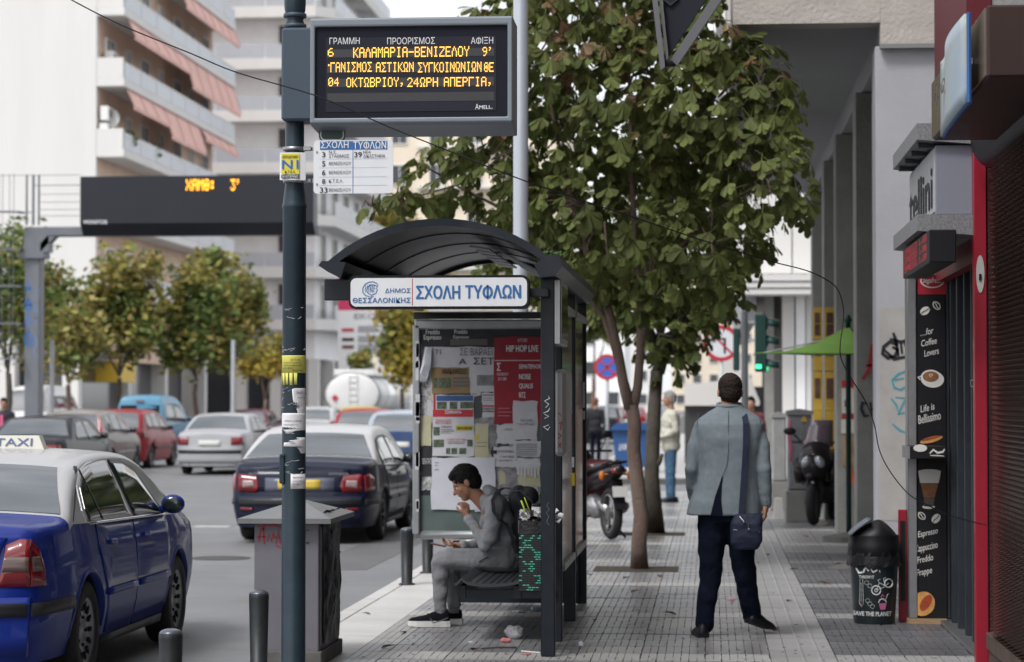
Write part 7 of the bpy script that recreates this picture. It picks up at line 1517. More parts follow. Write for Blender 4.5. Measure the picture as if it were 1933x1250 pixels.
# ================================================================== PEOPLE
def remeshed(mb, name, m, parent, vox=.01, smooth=3, amp=0.0, nsc=9.0, seed=0.0):
    o = mb.build('tmp', m); md = o.modifiers.new('r', 'REMESH'); md.mode = 'VOXEL'; md.voxel_size = vox
    if smooth: ms = o.modifiers.new('s', 'SMOOTH'); ms.iterations = smooth; ms.factor = .5
    bpy.context.view_layer.update(); dg = bpy.context.evaluated_depsgraph_get(); me = bpy.data.meshes.new_from_object(o.evaluated_get(dg)); bpy.data.objects.remove(o)
    me.name = name
    if not me.materials: me.materials.append(m)
    if amp:
        ns = [v.normal.copy() for v in me.vertices]
        for v, n in zip(me.vertices, ns):
            p = v.co * nsc + Vector((seed, 0, 0)); v.co += n * (amp * (noise.noise(Vector((p.x, p.y, p.z * 1.7))) + .5 * abs(noise.noise(p * 2.3)) ))
    off = ORG[parent.name]
    if off.length: me.transform(Matrix.Translation(-off))
    me.polygons.foreach_set('use_smooth', [True] * len(me.polygons)); me.update()
    o = bpy.data.objects.new(name, me); COL.objects.link(o); o.parent = parent; ORG[o.name] = off; return o
def loft(mb, secs, n=26, pw=2.4):
    P = []
    for (cx_, cy_, z, rx, ry) in secs:
        P.append([(cx_ + rx * math.copysign(abs(math.cos(a)) ** (2 / pw), math.cos(a)), cy_ + ry * math.copysign(abs(math.sin(a)) ** (2 / pw), math.sin(a)), z) for a in [2 * math.pi * k / n for k in range(n)]])
    vs = [p for r in P for p in r]; fs = []
    for i in range(len(P) - 1):
        for k in range(n): k2 = (k + 1) % n; fs.append((i * n + k, i * n + k2, (i + 1) * n + k2, (i + 1) * n + k))
    fs.append(tuple(range(n - 1, -1, -1))); fs.append(tuple((len(P) - 1) * n + k for k in range(n))); mb.add(vs, fs)
M_SKIN = mat('skin', (.36, .19, .125), .55, var=.08, scale=14); M_SKIN2 = mat('skin_tan', (.30, .15, .095), .55, var=.08, scale=14)
M_HBLK = mat('hair_black', (.008, .007, .007), .7, spec=.15, var=.5, scale=60, bump=.8, bscale=120); M_HGRY = mat('hair_dark_thinning', (.020, .014, .012), .7, spec=.15, var=.5, scale=60, bump=.8, bscale=120); M_HWHT = mat('hair_grey', (.28, .27, .26), .7, var=.2, scale=60)
M_EYE = mat('eye_white', (.6, .58, .55), .2); M_LIP = mat('lips', (.30, .10, .08), .5)
def head(sk, c, f, u, s=1.0):
    f = Vector(f).normalized(); u = Vector(u); u = (u - f * u.dot(f)).normalized(); r = f.cross(u); R3 = Matrix((r, f, u)).transposed(); c = Vector(c)
    at = lambda a, b, d: c + (r * a + f * b + u * d) * s
    sk.ball(at(0, -.012, .030), (.076 * s, .096 * s, .092 * s), 18, 12, R3); sk.ball(at(0, .022, -.035), (.062 * s, .070 * s, .078 * s), 16, 10, R3); sk.ball(at(0, .050, -.088), (.036 * s, .036 * s, .026 * s), 12, 8, R3)
    sk.ball(at(0, .068, .018), (.052 * s, .024 * s, .020 * s), 12, 8, R3); sk.cap(at(0, .084, .008), at(0, .106, -.028), .009 * s, .014 * s, 8); sk.ball(at(0, .076, -.056), (.026 * s, .015 * s, .012 * s), 10, 6, R3)
    for sg in (-1, 1):
        sk.ball(at(sg * .077, -.008, -.005), (.009 * s, .020 * s, .032 * s), 10, 8, R3 @ Matrix.Rotation(sg * .25, 3, 'Z')); sk.ball(at(sg * .040, .052, -.025), (.024 * s, .022 * s, .024 * s), 10, 7, R3)
    return at, R3
def hair(at, R3, m, parent, s=1.0, thin=False, seed=0):
    h = MB(); h.ball(at(0, -.022, .040), (.083 * s, .100 * s, .090 * s), 20, 12, R3); h.ball(at(0, -.048, -.005), (.078 * s, .070 * s, .078 * s), 16, 10, R3)
    if not thin: h.ball(at(0, .035, .085), (.062 * s, .055 * s, .040 * s), 14, 8, R3); h.ball(at(0, -.01, .095), (.06 * s, .07 * s, .045 * s), 14, 8, R3)
    return remeshed(h, 'hair', m, parent, .006, 1, .005, 55, seed)
def eyes(at, parent, s=1.0):
    for sg in (-1, 1):
        g = MB(); g.smooth = True; g.ball(at(sg * .030, .071, -.002), .011 * s, 10, 7); e = g.build('eye', M_EYE, parent, world=True); g = MB(); g.ball(at(sg * .030, .083, -.002), .0052 * s, 8, 6); g.build('iris', M_HBLK, e, world=True)
def hand(sk, wrist, pdir, fdir, side, s=1.0, curl=.6):
    """palm from wrist along pdir; fdir = direction the fingers curl towards; side = thumb side"""
    w = Vector(wrist); d = Vector(pdir).normalized(); c = Vector(fdir); c = (c - d * c.dot(d)).normalized(); t = Vector(side); t = (t - d * t.dot(d) - c * t.dot(c)).normalized()
    sk.cap(w, w + d * .03 * s, .024 * s, .027 * s, 10)
    for k in range(4):
        a = (1.5 - k) * .019 * s; b0 = w + d * .02 * s + t * a * .7; b1 = w + d * .085 * s + t * a; sk.cap(b0, b1, .015 * s, .0115 * s, 8); L_ = (.074, .080, .076, .060)[k] * s; ang = 0; p_ = b1; q_ = d
        for j, fr in enumerate((.45, .32, .23)):
            ang += curl * (1.0 if j else .8) + k * .04; q_ = d * math.cos(ang) + c * math.sin(ang); p2 = p_ + q_ * L_ * fr; sk.cap(p_, p2, (.0095 - j * .001) * s, (.0085 - j * .001) * s, 8); p_ = p2
    th = w + d * .025 * s + t * .022 * s; a1 = th + (d * .6 + t * .7 + c * .3).normalized() * .042 * s; a2 = a1 + (d * .8 + t * .05 + c * .6).normalized() * .030 * s; a3 = a2 + (d * .7 - t * .2 + c * .7).normalized() * .024 * s
    sk.cap(th, a1, .014 * s, .0115 * s, 8); sk.cap(a1, a2, .011 * s, .010 * s, 8); sk.cap(a2, a3, .0095 * s, .008 * s, 8)
def shoe(parent, heel, toe, m, msole, w=.045, h=.075, name='shoe', sole=.022, lift=0):
    heel, toe = Vector(heel), Vector(toe); d = (toe - heel); Ls = d.length; d.normalize(); sdv = d.cross(Vector((0, 0, 1))).normalized(); upv = sdv.cross(d)
    P = []; prof = [(0, .62, .80), (.08, .85, 1.0), (.25, .88, 1.05), (.42, .88, .86), (.6, 1.0, .62), (.78, .98, .50), (.92, .72, .40), (1.0, .30, .22)]
    g = MB(); g.smooth = True; n = 14
    for t_, ww, hh in prof: P.append([heel + d * (Ls * t_) + upv * sole * .8 + sdv * (w * ww * math.cos(a)) + upv * (h * hh * max(0, math.sin(a))) for a in [math.pi * (-.08 + 1.16 * k / n) for k in range(n + 1)]])
    g.grid(P); c0 = heel + upv * sole; g.add([p for p in P[0]] + [c0], [(k, k + 1, n + 1) for k in range(n)]); o = g.build(name, m, parent, world=True); fixn(o)
    g = MB(); g.smooth = False; lo = []; 
    for t_, ww, hh in prof: lo.append((heel + d * (Ls * (t_ * 1.03 - .015)), w * (ww * 1.08) if t_ > .05 else w * .75))
    vs = []; fs = []
    for i, (c_, ww) in enumerate(lo):
        lift_ = .012 * max(0, (i - 5)) / 2; vs += [c_ - sdv * ww + upv * (lift_), c_ + sdv * ww + upv * (lift_), c_ + sdv * ww * 1.02 + upv * (sole * 1.15), c_ - sdv * ww * 1.02 + upv * (sole * 1.15)]
    for i in range(len(lo) - 1):
        for k in range(4): k2 = (k + 1) % 4; fs.append((4 * i + k, 4 * i + k2, 4 * i + 4 + k2, 4 * i + 4 + k))
    fs += [(3, 2, 1, 0), tuple(4 * (len(lo) - 1) + k for k in range(4))]; g.add(vs, fs); s_ = g.build('sole', msole, o, world=True); fixn(s_)
    return o

# ---- the man in the grey jacket, walking away
YH = 16.5
def H(px, py, dy=0.0): return W(px, py, YH + dy)
pm_ = thing('person', 'man in grey-blue jacket and dark trousers walking away with a navy shoulder bag', 'person', (H(1372, 1198).x, YH, 0))
M_JACK = mat('jacket_wool', (.150, .180, .200), .85, var=.10, scale=30, bump=.25, bscale=220); M_TRS = mat('dark_trousers', (.005, .007, .016), .95, spec=.1, var=.3, scale=20, bump=.3, bscale=90)
sk = MB(); at, R3 = head(sk, H(1378, 741, .02), (-.06, 1, -.12), (0, .06, 1), 1.02)
sk.cap(H(1377, 752, .0), H(1375, 790, -.02), .058, .066); hp_ = H(1372, 905)
for (a, ra, b, rb) in ((H(1375, 815), .08, H(1374, 900), .11), (H(1374, 900), .11, H(1374, 950), .10), (H(1352, 985), .07, H(1340, 1090, .03), .045), (H(1340, 1090, .03), .045, H(1330, 1172), .036), (H(1392, 985), .07, H(1406, 1085, .08), .045), (H(1406, 1085, .08), .045, H(1418, 1155, .17), .036),
        (H(1326, 815), .03, H(1308, 880, -.02), .026), (H(1308, 880, -.02), .026, H(1308, 945, .12), .028), (H(1424, 815), .03, H(1441, 880, -.03), .028), (H(1441, 880, -.03), .028, H(1445, 955, -.01), .026), (H(1345, 808), .04, H(1408, 808), .04), (H(1350, 970), .06, H(1395, 970), .06)): sk.cap(a, b, ra, rb)
hand(sk, H(1445, 954, -.01), (-.05, .05, -1), (-1, .2, 0), (.3, 1, 0), .95, .55); hand(sk, H(1309, 942, .13), (.1, .3, -1), (1, .2, 0), (-.2, 1, 0), .95, .7)
remeshed(sk, 'body', M_SKIN, pm_, .0075, 2); eyes(at, pm_, 1.0); hair(at, R3, M_HGRY, pm_, 1.0, True)
k_ = H(1373, 0).x - H(1372, 0).x
j = MB(); x0 = H(1372, 0).x
def zH(py): return H(1372, py).z
secs = [(1364, 972, 71, .150, .0), (1367, 950, 68, .150, 0), (1371, 915, 59, .142, 0), (1374, 885, 55, .138, 0), (1375, 855, 58, .142, 0), (1375, 825, 65, .145, 0), (1375, 800, 66, .130, 0), (1376, 788, 56, .105, 0), (1376, 779, 42, .085, 0), (1377, 770, 27, .070, 0), (1377, 763, 22, .062, 0)]
loft(j, [(H(cx_, 0).x, YH + .0, zH(py), hw_ * k_, ry) for cx_, py, hw_, ry, _ in secs])
j.cap(H(1326, 802), H(1428, 802), .050, .050); j.chain([(H(1324, 808), .060), (H(1313, 840, -.01), .056), (H(1306, 885, -.02), .051), (H(1306, 915, .05), .047), (H(1309, 935, .11), .044)]); j.chain([(H(1428, 808), .060), (H(1438, 840, -.02), .057), (H(1443, 885, -.04), .052), (H(1445, 925, -.02), .048), (H(1445, 950, .0), .044)])
jk = remeshed(j, 'jacket', M_JACK, pm_, .0095, 4, .0055, 7.5, 3.0)
g = MB(); g.smooth = True; g.tube([H(1377 + 22 * math.cos(a), 767 - (4 if math.sin(a) > 0 else 0), .0) + Vector((0, .066 * math.sin(a) + .0, 0)) for a in [2 * math.pi * k / 20 for k in range(21)]], .013, 8, cap=False); g.build('collar', M_JACK, jk, world=True)
g = MB(); yb = YH - .155
P_ = [[H(1363, 897), H(1357, 915), H(1350, 935), H(1341, 971)], [H(1364, 897), H(1362, 915), H(1361, 940), H(1364, 973)]]
g.grid([[Vector((p.x, YH - (.143 + .012 * i / 3), p.z)) for i, p in enumerate(r)] for r in P_]); o = g.build('vent', M_TRS, jk, world=True); s_ = o.modifiers.new('s', 'SOLIDIFY'); s_.thickness = .004
g = MB(); g.tube([H(1375, 776, -.09), H(1375, 800, -.138), H(1375, 850, -.148), H(1372, 880, -.143), H(1364, 897, -.146)], .0018, 4); g.tube([H(1318, 780, -.05), H(1316, 800, -.065), H(1318, 830, -.06), H(1322, 860, -.05)], .002, 4); g.tube([H(1433, 780, -.05), H(1436, 800, -.068), H(1434, 830, -.062), H(1431, 860, -.05)], .002, 4)
for k in range(3): g.ball(H(1447, 940 + k * 7, -.045), .0055, 6, 5)
g.build('seam', mat('jacket_seam', (.07, .09, .11), .9), jk, world=True)
t = MB(); loft(t, [(H(1372, 0).x, YH, zH(955), .185, .125), (H(1372, 0).x, YH, zH(985), .180, .12)]); 
t.chain([(H(1347, 975), .118), (H(1343, 1040, .02), .094), (H(1340, 1090, .03), .080), (H(1334, 1130, 0), .070), (H(1331, 1168, -.01), .066), (H(1330, 1177, -.01), .068)]); t.chain([(H(1396, 975), .118), (H(1401, 1040, .05), .094), (H(1407, 1090, .08), .080), (H(1413, 1130, .13), .073), (H(1418, 1152, .17), .067), (H(1419, 1160, .18), .068)])
remeshed(t, 'trousers', M_TRS, pm_, .0105, 2, .010, 8, 1.0)
a = H(1328, 1199, -.06); shoe(pm_, (a.x, YH - .09, .002), (a.x - .045, YH + .17, .002), M_BLK, M_BLK, .047, .075)
b = H(1412, 1170, .1); shoe(pm_, (b.x + .0, YH + .12, .085), (b.x + .175, YH + .30, .012), M_BLK, M_BLK, .047, .075)
BG = thing('shoulder_bag', 'navy shoulder bag hanging at the right hip of the man in the grey jacket', 'bag', tuple(H(1410, 1000, -.17)))
M_BAGN = mat('bag_navy', (.007, .011, .030), .7, var=.25, scale=14, bump=.4, bscale=80)
g = MB(); loft(g, [(H(1403, 0).x, YH - .17, zH(1034), 22 * k_, .035), (H(1405, 0).x, YH - .175, zH(1020), 30 * k_, .052), (H(1406, 0).x, YH - .17, zH(985), 29 * k_, .055), (H(1410, 0).x, YH - .165, zH(968), 26 * k_, .035)], pw=3.5); bo = remeshed(g, 'bag_body', M_BAGN, BG, .008, 2, .006, 14)
P = [[H(1405 + 5.5 * s, 782, -.07), H(1408 + 5.5 * s, 800, -.147), H(1408 + 5.5 * s, 840, -.160), H(1405 + 5.5 * s, 890, -.158), H(1402 + 5.5 * s, 930, -.165), H(1399 + 5.5 * s, 972, -.175)] for s in (-1, 1)]
g = MB(); g.grid(P); o = g.build('strap', M_BAGN, BG, world=True); s_ = o.modifiers.new('s', 'SOLIDIFY'); s_.thickness = .005
g = MB(); g.tube([H(1396, 975, -.22), H(1403, 983, -.235)], .004, 6); g.ball(H(1404, 985, -.236), .008, 8, 6); g.tube([H(1412, 988, -.235), H(1414, 996, -.235)], .004, 6); g.ball(H(1414, 999, -.235), .007, 8, 6); g.tube([H(1384, 1000, -.22), H(1434, 1004, -.22)], .0025, 5); g.build('metal_fitting', M_CHR, bo, world=True)

# ---- the seated man with phone and cigarette
YS = 17.1
def S(px, py, dy=0.0): return W(px, py, YS + dy)
ps = thing('person', 'young man in grey tracksuit sitting on the shelter bench looking at his phone', 'person', (S(900, 1080).x, YS, 0))
M_HOOD = mat('hoodie_grey', (.23, .24, .255), .9, var=.10, scale=40, bump=.3, bscale=160); M_SWT = mat('sweatpants_grey', (.165, .168, .18), .9, var=.10, scale=40, bump=.3, bscale=160)
sk = MB(); hc = S(879, 912, .03); at, R3 = head(sk, hc, (-.86, -.10, -.50), (-.50, 0, .86), 1.0)
sk.cap(hc + Vector((.04, 0, -.05)), S(914, 950, .04), .055, .062)
for (a, ra, b, rb) in ((S(930, 965, .05), .09, S(950, 1045, .05), .10), (S(950, 1055, -.05), .07, S(832, 1058, -.06), .05), (S(832, 1058, -.06), .05, S(832, 1155, -.05), .035), (S(950, 1055, .13), .07, S(846, 1060, .13), .05), (S(846, 1060, .13), .05, S(857, 1148, .10), .035),
        (S(932, 950, -.15), .05, S(918, 1022, -.2), .038), (S(918, 1022, -.2), .036, S(883, 975, -.10), .026), (S(928, 955, .2), .05, S(905, 1030, .2), .038), (S(905, 1030, .2), .036, S(868, 1030, .04), .026), (S(930, 955, -.12), .055, S(928, 955, .18), .055), (S(950, 1055, -.05), .08, S(950, 1055, .13), .08)): sk.cap(a, b, ra, rb)
hand(sk, S(882, 974, -.10), (-.25, .25, 1), (-.6, .8, .1), (-.9, 0, .2), .92, .75)
hand(sk, S(868, 1030, .04), (-1, -.1, .08), (-.1, -.1, 1), (0, -1, .3), .92, .42)
remeshed(sk, 'body', M_SKIN2, ps, .0065, 1); eyes(at, ps); hair(at, R3, M_HBLK, ps, 1.02, False, 4)
g = MB()
for sg in (-1, 1): g.tube([at(sg * .018, .086, .020), at(sg * .034, .082, .024), at(sg * .048, .070, .018)], .0035, 5)
g.build('eyebrow', M_HBLK, ps, world=True); g = MB(); g.smooth = True; g.ball(at(0, .087, -.056), (.018, .006, .006), 10, 6, R3); g.build('mouth', M_LIP, ps, world=True)
j = MB(); j.ball(S(952, 1048, .04), (.125, .175, .10), 18, 12); j.ball(S(950, 1018, .04), (.115, .160, .11), 18, 12); j.ball(S(943, 985, .04), (.120, .175, .12), 18, 12); j.ball(S(935, 955, .04), (.095, .185, .085), 18, 12); j.ball(S(922, 945, .04), (.075, .11, .06), 14, 10); j.cap(S(933, 952, -.13), S(931, 952, .20), .070, .070)
j.chain([(S(934, 952, -.14), .068), (S(930, 985, -.18), .062), (S(922, 1018, -.20), .058), (S(918, 1028, -.19), .055)]); j.chain([(S(917, 1028, -.19), .054), (S(904, 1010, -.16), .050), (S(892, 988, -.12), .040), (S(887, 981, -.11), .038)]); j.chain([(S(930, 955, .2), .066), (S(915, 1000, .22), .058), (S(905, 1030, .2), .052), (S(884, 1031, .1), .044), (S(873, 1030, .05), .038)])
hd = remeshed(j, 'hoodie', M_HOOD, ps, .009, 2, .016, 8, 5.0)
g = MB(); g.smooth = True; g.ball(S(928, 930, .04), (.075, .11, .045), 16, 9, Matrix.Rotation(.5, 3, 'Y')); remeshed(g, 'hood', M_HOOD, hd, .009, 2, .010, 14)
t = MB(); t.ball(S(955, 1062, .04), (.12, .17, .085), 16, 10); t.chain([(S(950, 1056, -.06), .098), (S(900, 1058, -.07), .086), (S(850, 1056, -.07), .074), (S(832, 1060, -.06), .071), (S(831, 1085, -.055), .064), (S(832, 1115, -.05), .056), (S(832, 1148, -.05), .048)]); t.chain([(S(950, 1058, .13), .098), (S(880, 1060, .14), .084), (S(848, 1063, .13), .070), (S(851, 1090, .12), .062), (S(855, 1118, .11), .054), (S(857, 1140, .10), .047)])
tr = remeshed(t, 'trousers', M_SWT, ps, .009, 2, .014, 9, 2.0)
for (a, b, dy, r) in ((S(832, 1148, -.05), S(832, 1166, -.05), 0, .046), (S(857, 1140, .10), S(857, 1157, .10), 0, .045)): g = MB(); g.smooth = True; g.tube([a, a.lerp(b, .1), a.lerp(b, .5), b], [r * 1.02, r, r * .93, r * .86], 16); g.build('cuff', M_SWT, tr, world=True)
g = MB(); g.tube([S(904, 1061, -.158), S(912, 1056, -.165), S(922, 1051, -.17)], .004, 5); g.build('pocket_zip', M_BLK, tr, world=True)
M_SHO = mat('trainer_black', (.005, .005, .008), .85, spec=.1, var=.3, scale=30); M_SOL = mat('trainer_sole', (.62, .62, .60), .5)
a = S(849, 1187, -.06); b = S(771, 1187, -.08); shoe(ps, (a.x, a.y, .003), (b.x, b.y, .003), M_SHO, M_SOL, .047, .085, 'trainer', .036)
a = S(872, 1178, .12); b = S(796, 1178, .12); shoe(ps, (a.x, a.y, .003), (b.x, b.y, .003), M_SHO, M_SOL, .047, .085, 'trainer', .036)
tn_ = [c for c in ps.children if c.name.startswith('trainer')][0]; g = MB(); g.ribbon([S(812, 1167, -.118), S(818, 1176, -.122), S(832, 1172, -.122), S(846, 1166, -.115)], .009, (0, -1, 0), .003); g.build('side_stripe', mat('stripe_grey', (.10, .10, .11), .6), tn_, world=True)
g = MB()
for k in range(4): g.tube([S(812 - 5 * k, 1160 + 3.4 * k, -.10), S(806 - 5 * k, 1158 + 3.2 * k, -.06)], .003, 4)
g.build('laces', M_SHO, tn_, world=True)
g = MB(); c0_, c1_ = S(842, 1031, .04), S(812, 1026, -.0); d = (c1_ - c0_).normalized(); g.box((c0_ + c1_) / 2, ((c1_ - c0_).length, .075, .009), Matrix.Rotation(math.atan2(c1_.z - c0_.z, c0_.x - c1_.x) * 1.0, 3, 'Y'), .003); o = g.build('phone', mat('phone_case', (.10, .02, .03), .3), loc=tuple(c0_), world=True); tag(o, 'dark red mobile phone held flat by the seated man', 'phone')
g = MB(); a, b = S(877, 958, -.07), S(866, 954, -.09); g.tube([a, b], .004, 6); o = g.build('cigarette', M_PAPW, loc=tuple(a), world=True); tag(o, 'white cigarette between the fingers of the seated man', 'cigarette')
# backpack
BP = thing('backpack', 'dark grey backpack worn on the back of the seated man', 'backpack', tuple(S(985, 985, .04)))
M_BPK = mat('backpack_cloth', (.022, .022, .030), .75, var=.3, scale=16, bump=.4, bscale=80)
g = MB(); g.ball(S(984, 950, .04), (.085, .145, .12), 16, 10, Matrix.Rotation(-.35, 3, 'Y')); g.ball(S(985, 990, .04), (.075, .145, .14), 16, 10); g.ball(S(977, 1030, .04), (.05, .13, .09), 14, 9); g.ball(S(1000, 935, .03), (.07, .11, .06), 14, 8, Matrix.Rotation(.5, 3, 'Y')); bb = remeshed(g, 'pack_body', M_BPK, BP, .010, 2, .018, 9, 7.0)
g = MB(); g.tube([S(960, 930, -.09), S(982, 926, -.10), S(1004, 946, -.10), S(1008, 965, -.09)], .004, 5); g.build('zip', mat('zip_grey', (.10, .10, .11), .4), bb, world=True)
g = MB(); P = [[S(x_ + 3.5 * s, y_ - (0 if i else 2), dy) for i, (x_, y_, dy) in enumerate(((962, 925, -.10), (950, 922, -.14), (938, 930, -.185), (930, 945, -.225), (932, 965, -.25), (942, 980, -.255), (956, 990, -.22), (966, 1010, -.19), (974, 1045, -.15)))] for s in (-1, 1)]; g.grid(P); o = g.build('strap', M_BPK, BP, world=True); s_ = o.modifiers.new('s', 'SOLIDIFY'); s_.thickness = .006

# ---- generic standing person for the middle distance and beyond
def stander(label, px, Y, hgt, fx, top_m, leg_m, hair_m, skin_m=None, z0=0.0, hands='front', bulk=1.0, det=True):
    x = W(px, 760, Y).x; t = thing('person', label, 'person', (x, Y, z0)); f = Vector((fx[0], fx[1], 0)).normalized(); r = Vector((f.y, -f.x, 0)); s = hgt / 1.75; skin_m = skin_m or M_SKIN
    q = lambda a, b, z: Vector((x, Y, z0)) + (r * a + f * b + Vector((0, 0, z))) * s
    sk = MB(); at, R3 = head(sk, q(0, .03, 1.63), tuple(f), (0, 0, 1), s)
    sk.cap(q(0, 0, 1.54), q(0, -.01, 1.42), .055 * s, .06 * s); sk.cap(q(0, 0, 1.35), q(0, 0, 1.0), .10 * s, .11 * s)
    jk = MB(); R2 = Matrix((r, f, Vector((0, 0, 1)))).transposed(); b = bulk
    jk.ball(q(0, 0, 1.28), (.20 * b * s, .14 * b * s, .20 * s), 16, 10, R2); jk.ball(q(0, .01, 1.05), (.185 * b * s, .15 * b * s, .22 * s), 16, 10, R2); jk.cap(q(-.15 * b, 0, 1.40), q(.15 * b, 0, 1.40), .065 * s, .065 * s); jk.ball(q(0, 0, .90), (.18 * b * s, .145 * b * s, .14 * s), 14, 9, R2)
    for sg in (-1, 1):
        if hands == 'front': pts = [(q(sg * .20 * b, 0, 1.38), .062 * s), (q(sg * .25 * b, -.02, 1.12), .052 * s), (q(sg * .12, .20, 1.02), .040 * s)]; hp = q(sg * .08, .23, 1.0)
        else: pts = [(q(sg * .20 * b, 0, 1.38), .060 * s), (q(sg * .25 * b, -.02, 1.12), .050 * s), (q(sg * .25 * b, .04, .88), .040 * s)]; hp = q(sg * .25 * b, .05, .85)
        jk.chain(pts, 10); sk.cap(pts[0][0], pts[1][0], .04 * s); sk.cap(pts[1][0], hp, .03 * s, .024 * s)
        if det: hand(sk, hp, (-sg * r if hands == 'front' else Vector((0, 0, -1))), f if hands != 'front' else Vector((0, 0, -1)), Vector((0, 0, 1)) if hands == 'front' else f, s, .6)
        sk.cap(q(sg * .09, 0, .9), q(sg * .09, 0, .1), .06 * s, .035 * s, 8)
    remeshed(sk, 'body', skin_m, t, .008 if det else .014, 1); remeshed(jk, 'jacket', top_m, t, .014, 2, .014, 9, px); hair(at, R3, hair_m, t, s); 
    if det: eyes(at, t, s)
    lg = MB(); lg.ball(q(0, 0, .90), (.165 * s, .125 * s, .13 * s), 14, 9, R2)
    for sg in (-1, 1): lg.chain([(q(sg * .085, 0, .85), .092 * s), (q(sg * .09, .01, .48), .072 * s), (q(sg * .09, 0, .10), .060 * s)], 10)
    remeshed(lg, 'trousers', leg_m, t, .014, 2, .010, 9, px)
    for sg in (-1, 1): a = q(sg * .10, -.09, 0); b_ = q(sg * .13, .17, 0); shoe(t, (a.x, a.y, z0 + .003), (b_.x, b_.y, z0 + .003), M_BLK if px != 1265 else mat('blue_trainer', (.03, .06, .10), .7), M_BLK if px != 1265 else M_SOL, .046 * s, .07 * s)
    return t
M_CRJ = mat('cream_anorak', (.46, .45, .38), .8, var=.12, scale=16, bump=.4, bscale=60); M_JEAN = mat('blue_jeans', (.045, .10, .17), .85, var=.3, scale=18)
stander('older man in a cream anorak and blue jeans standing beyond the tree trunks', 1266, PG(1265, 948).y, 1.74, (-1, -.25), M_CRJ, M_JEAN, M_HWHT, bulk=1.06)
stander('man in dark suit with pink tie standing at the far left edge', 7, 54.2, 1.78, (.2, -1), mat('dark_suit', (.03, .025, .035), .8), M_TRS, M_HBLK, z0=-.13, hands='side')
mt_ = [o for o in bpy.data.objects if o.name.startswith('person') and o.get('label', '').startswith('man in dark suit')][0]; g = MB(); g.prism([(-.03, -.155, 1.40), (.03, -.155, 1.40), (.04, -.175, 1.05), (-.04, -.175, 1.05)], (0, -.01, 0)); g.build('tie', mat('pink_tie', (.6, .10, .22), .6), mt_)
stander('woman with brown hair in a black jacket far away beyond the moped', 1124, 62, 1.66, (.3, 1), mat('black_jacket', (.015, .015, .02), .8), M_TRS, mat('hair_brown', (.16, .06, .03), .7), hands='side', det=False)
stander('passer-by in a wine red top mostly hidden behind the grey-jacketed man', 1418, 43.5, 1.66, (-.2, -1), mat('wine_top', (.14, .03, .04), .8), M_TRS, M_HBLK, hands='side', det=False)
# ================================================================== TREES AND LITTER
M_BARK = mat('bark', (.10, .066, .052), .9, col2=(.17, .125, .105), scale=9, bump=1.0, bscale=45, streak=(1, 1, .25)); M_BARK2 = mat('bark_dark', (.05, .045, .035), .9, col2=(.10, .085, .07), scale=9, bump=1.0, bscale=45)
M_CHL = mat('chestnut_leaf', (.115, .138, .042), .6, spec=.2, island=.42, translucent=.42, rand=0); M_CHB = mat('chestnut_leaf_browned', (.16, .105, .045), .5, island=.35, translucent=.32)
M_CHR_ = mat('chestnut_leaf_part', (.128, .150, .048), .6, spec=.2, rand=.4, translucent=.42)
def leaflet(L_, w):
    """obovate horse chestnut leaflet, folded along its midrib; verts and faces, pointing along +y"""
    pr_ = [(0, .0), (.22, .22), (.50, .66), (.72, 1.0), (.88, .80), (1.0, .0)]; vs = []; fs = []
    for t_, ww in pr_: vs.append((0, t_ * L_, -.10 * L_ * t_ * t_)); vs += [(-w * ww / 2, t_ * L_, .12 * w * ww - .14 * L_ * t_ * t_), (w * ww / 2, t_ * L_, .12 * w * ww - .14 * L_ * t_ * t_)]
    for i in range(len(pr_) - 1):
        a, b = 3 * i, 3 * i + 3
        if i == 0: fs += [(a, b, b + 1), (a, b + 2, b)]
        elif i == len(pr_) - 2: fs += [(a, b, a + 1), (a, a + 2, b)]
        else: fs += [(a, b, b + 1, a + 1), (a, a + 2, b + 2, b)]
    return [Vector(v) for v in vs], fs
def compound(q, s=1.0):
    vs, fs, nl = [], [], q.choice((5, 6, 7, 7))
    for k in range(nl):
        a = (k - (nl - 1) / 2) * (2.2 / (nl - 1)) * q.uniform(.9, 1.1); c = 1 - .38 * abs(k - (nl - 1) / 2) / ((nl - 1) / 2); lv, lf = leaflet(.165 * c * s * q.uniform(.9, 1.1), .072 * c * s); M = Matrix.Rotation(-a, 3, 'Z') @ Matrix.Rotation(-.35 + q.uniform(-.25, .25), 3, 'X') @ Matrix.Rotation(q.uniform(-.3, .3), 3, 'Y')
        b = len(vs); vs += [M @ v for v in lv]; fs += [tuple(i + b for i in f) for f in lf]
    b = len(vs); vs += [Vector((-.003, 0, 0)), Vector((.003, 0, 0)), Vector((.002, -.11 * s, .02)), Vector((-.002, -.11 * s, .02))]; fs.append((b, b + 1, b + 2, b + 3)); return vs, fs
qv = random.Random(31); VAR = [compound(qv) for _ in range(14)]
def leaf_frame(q, out):
    """frame of a drooping leaf whose tip points outwards and down"""
    o = Vector(out); o.z *= .4; tip = (o.normalized() * q.uniform(.5, 1.0) + Vector((q.gauss(0, .45), q.gauss(0, .45), -q.uniform(.15, 1.1)))).normalized(); up = (o.normalized() * .8 + Vector((q.gauss(0, .35), q.gauss(0, .35), q.uniform(.5, 1.1)))); x = tip.cross(up).normalized(); z = x.cross(tip); return Matrix((x, tip, z)).transposed()
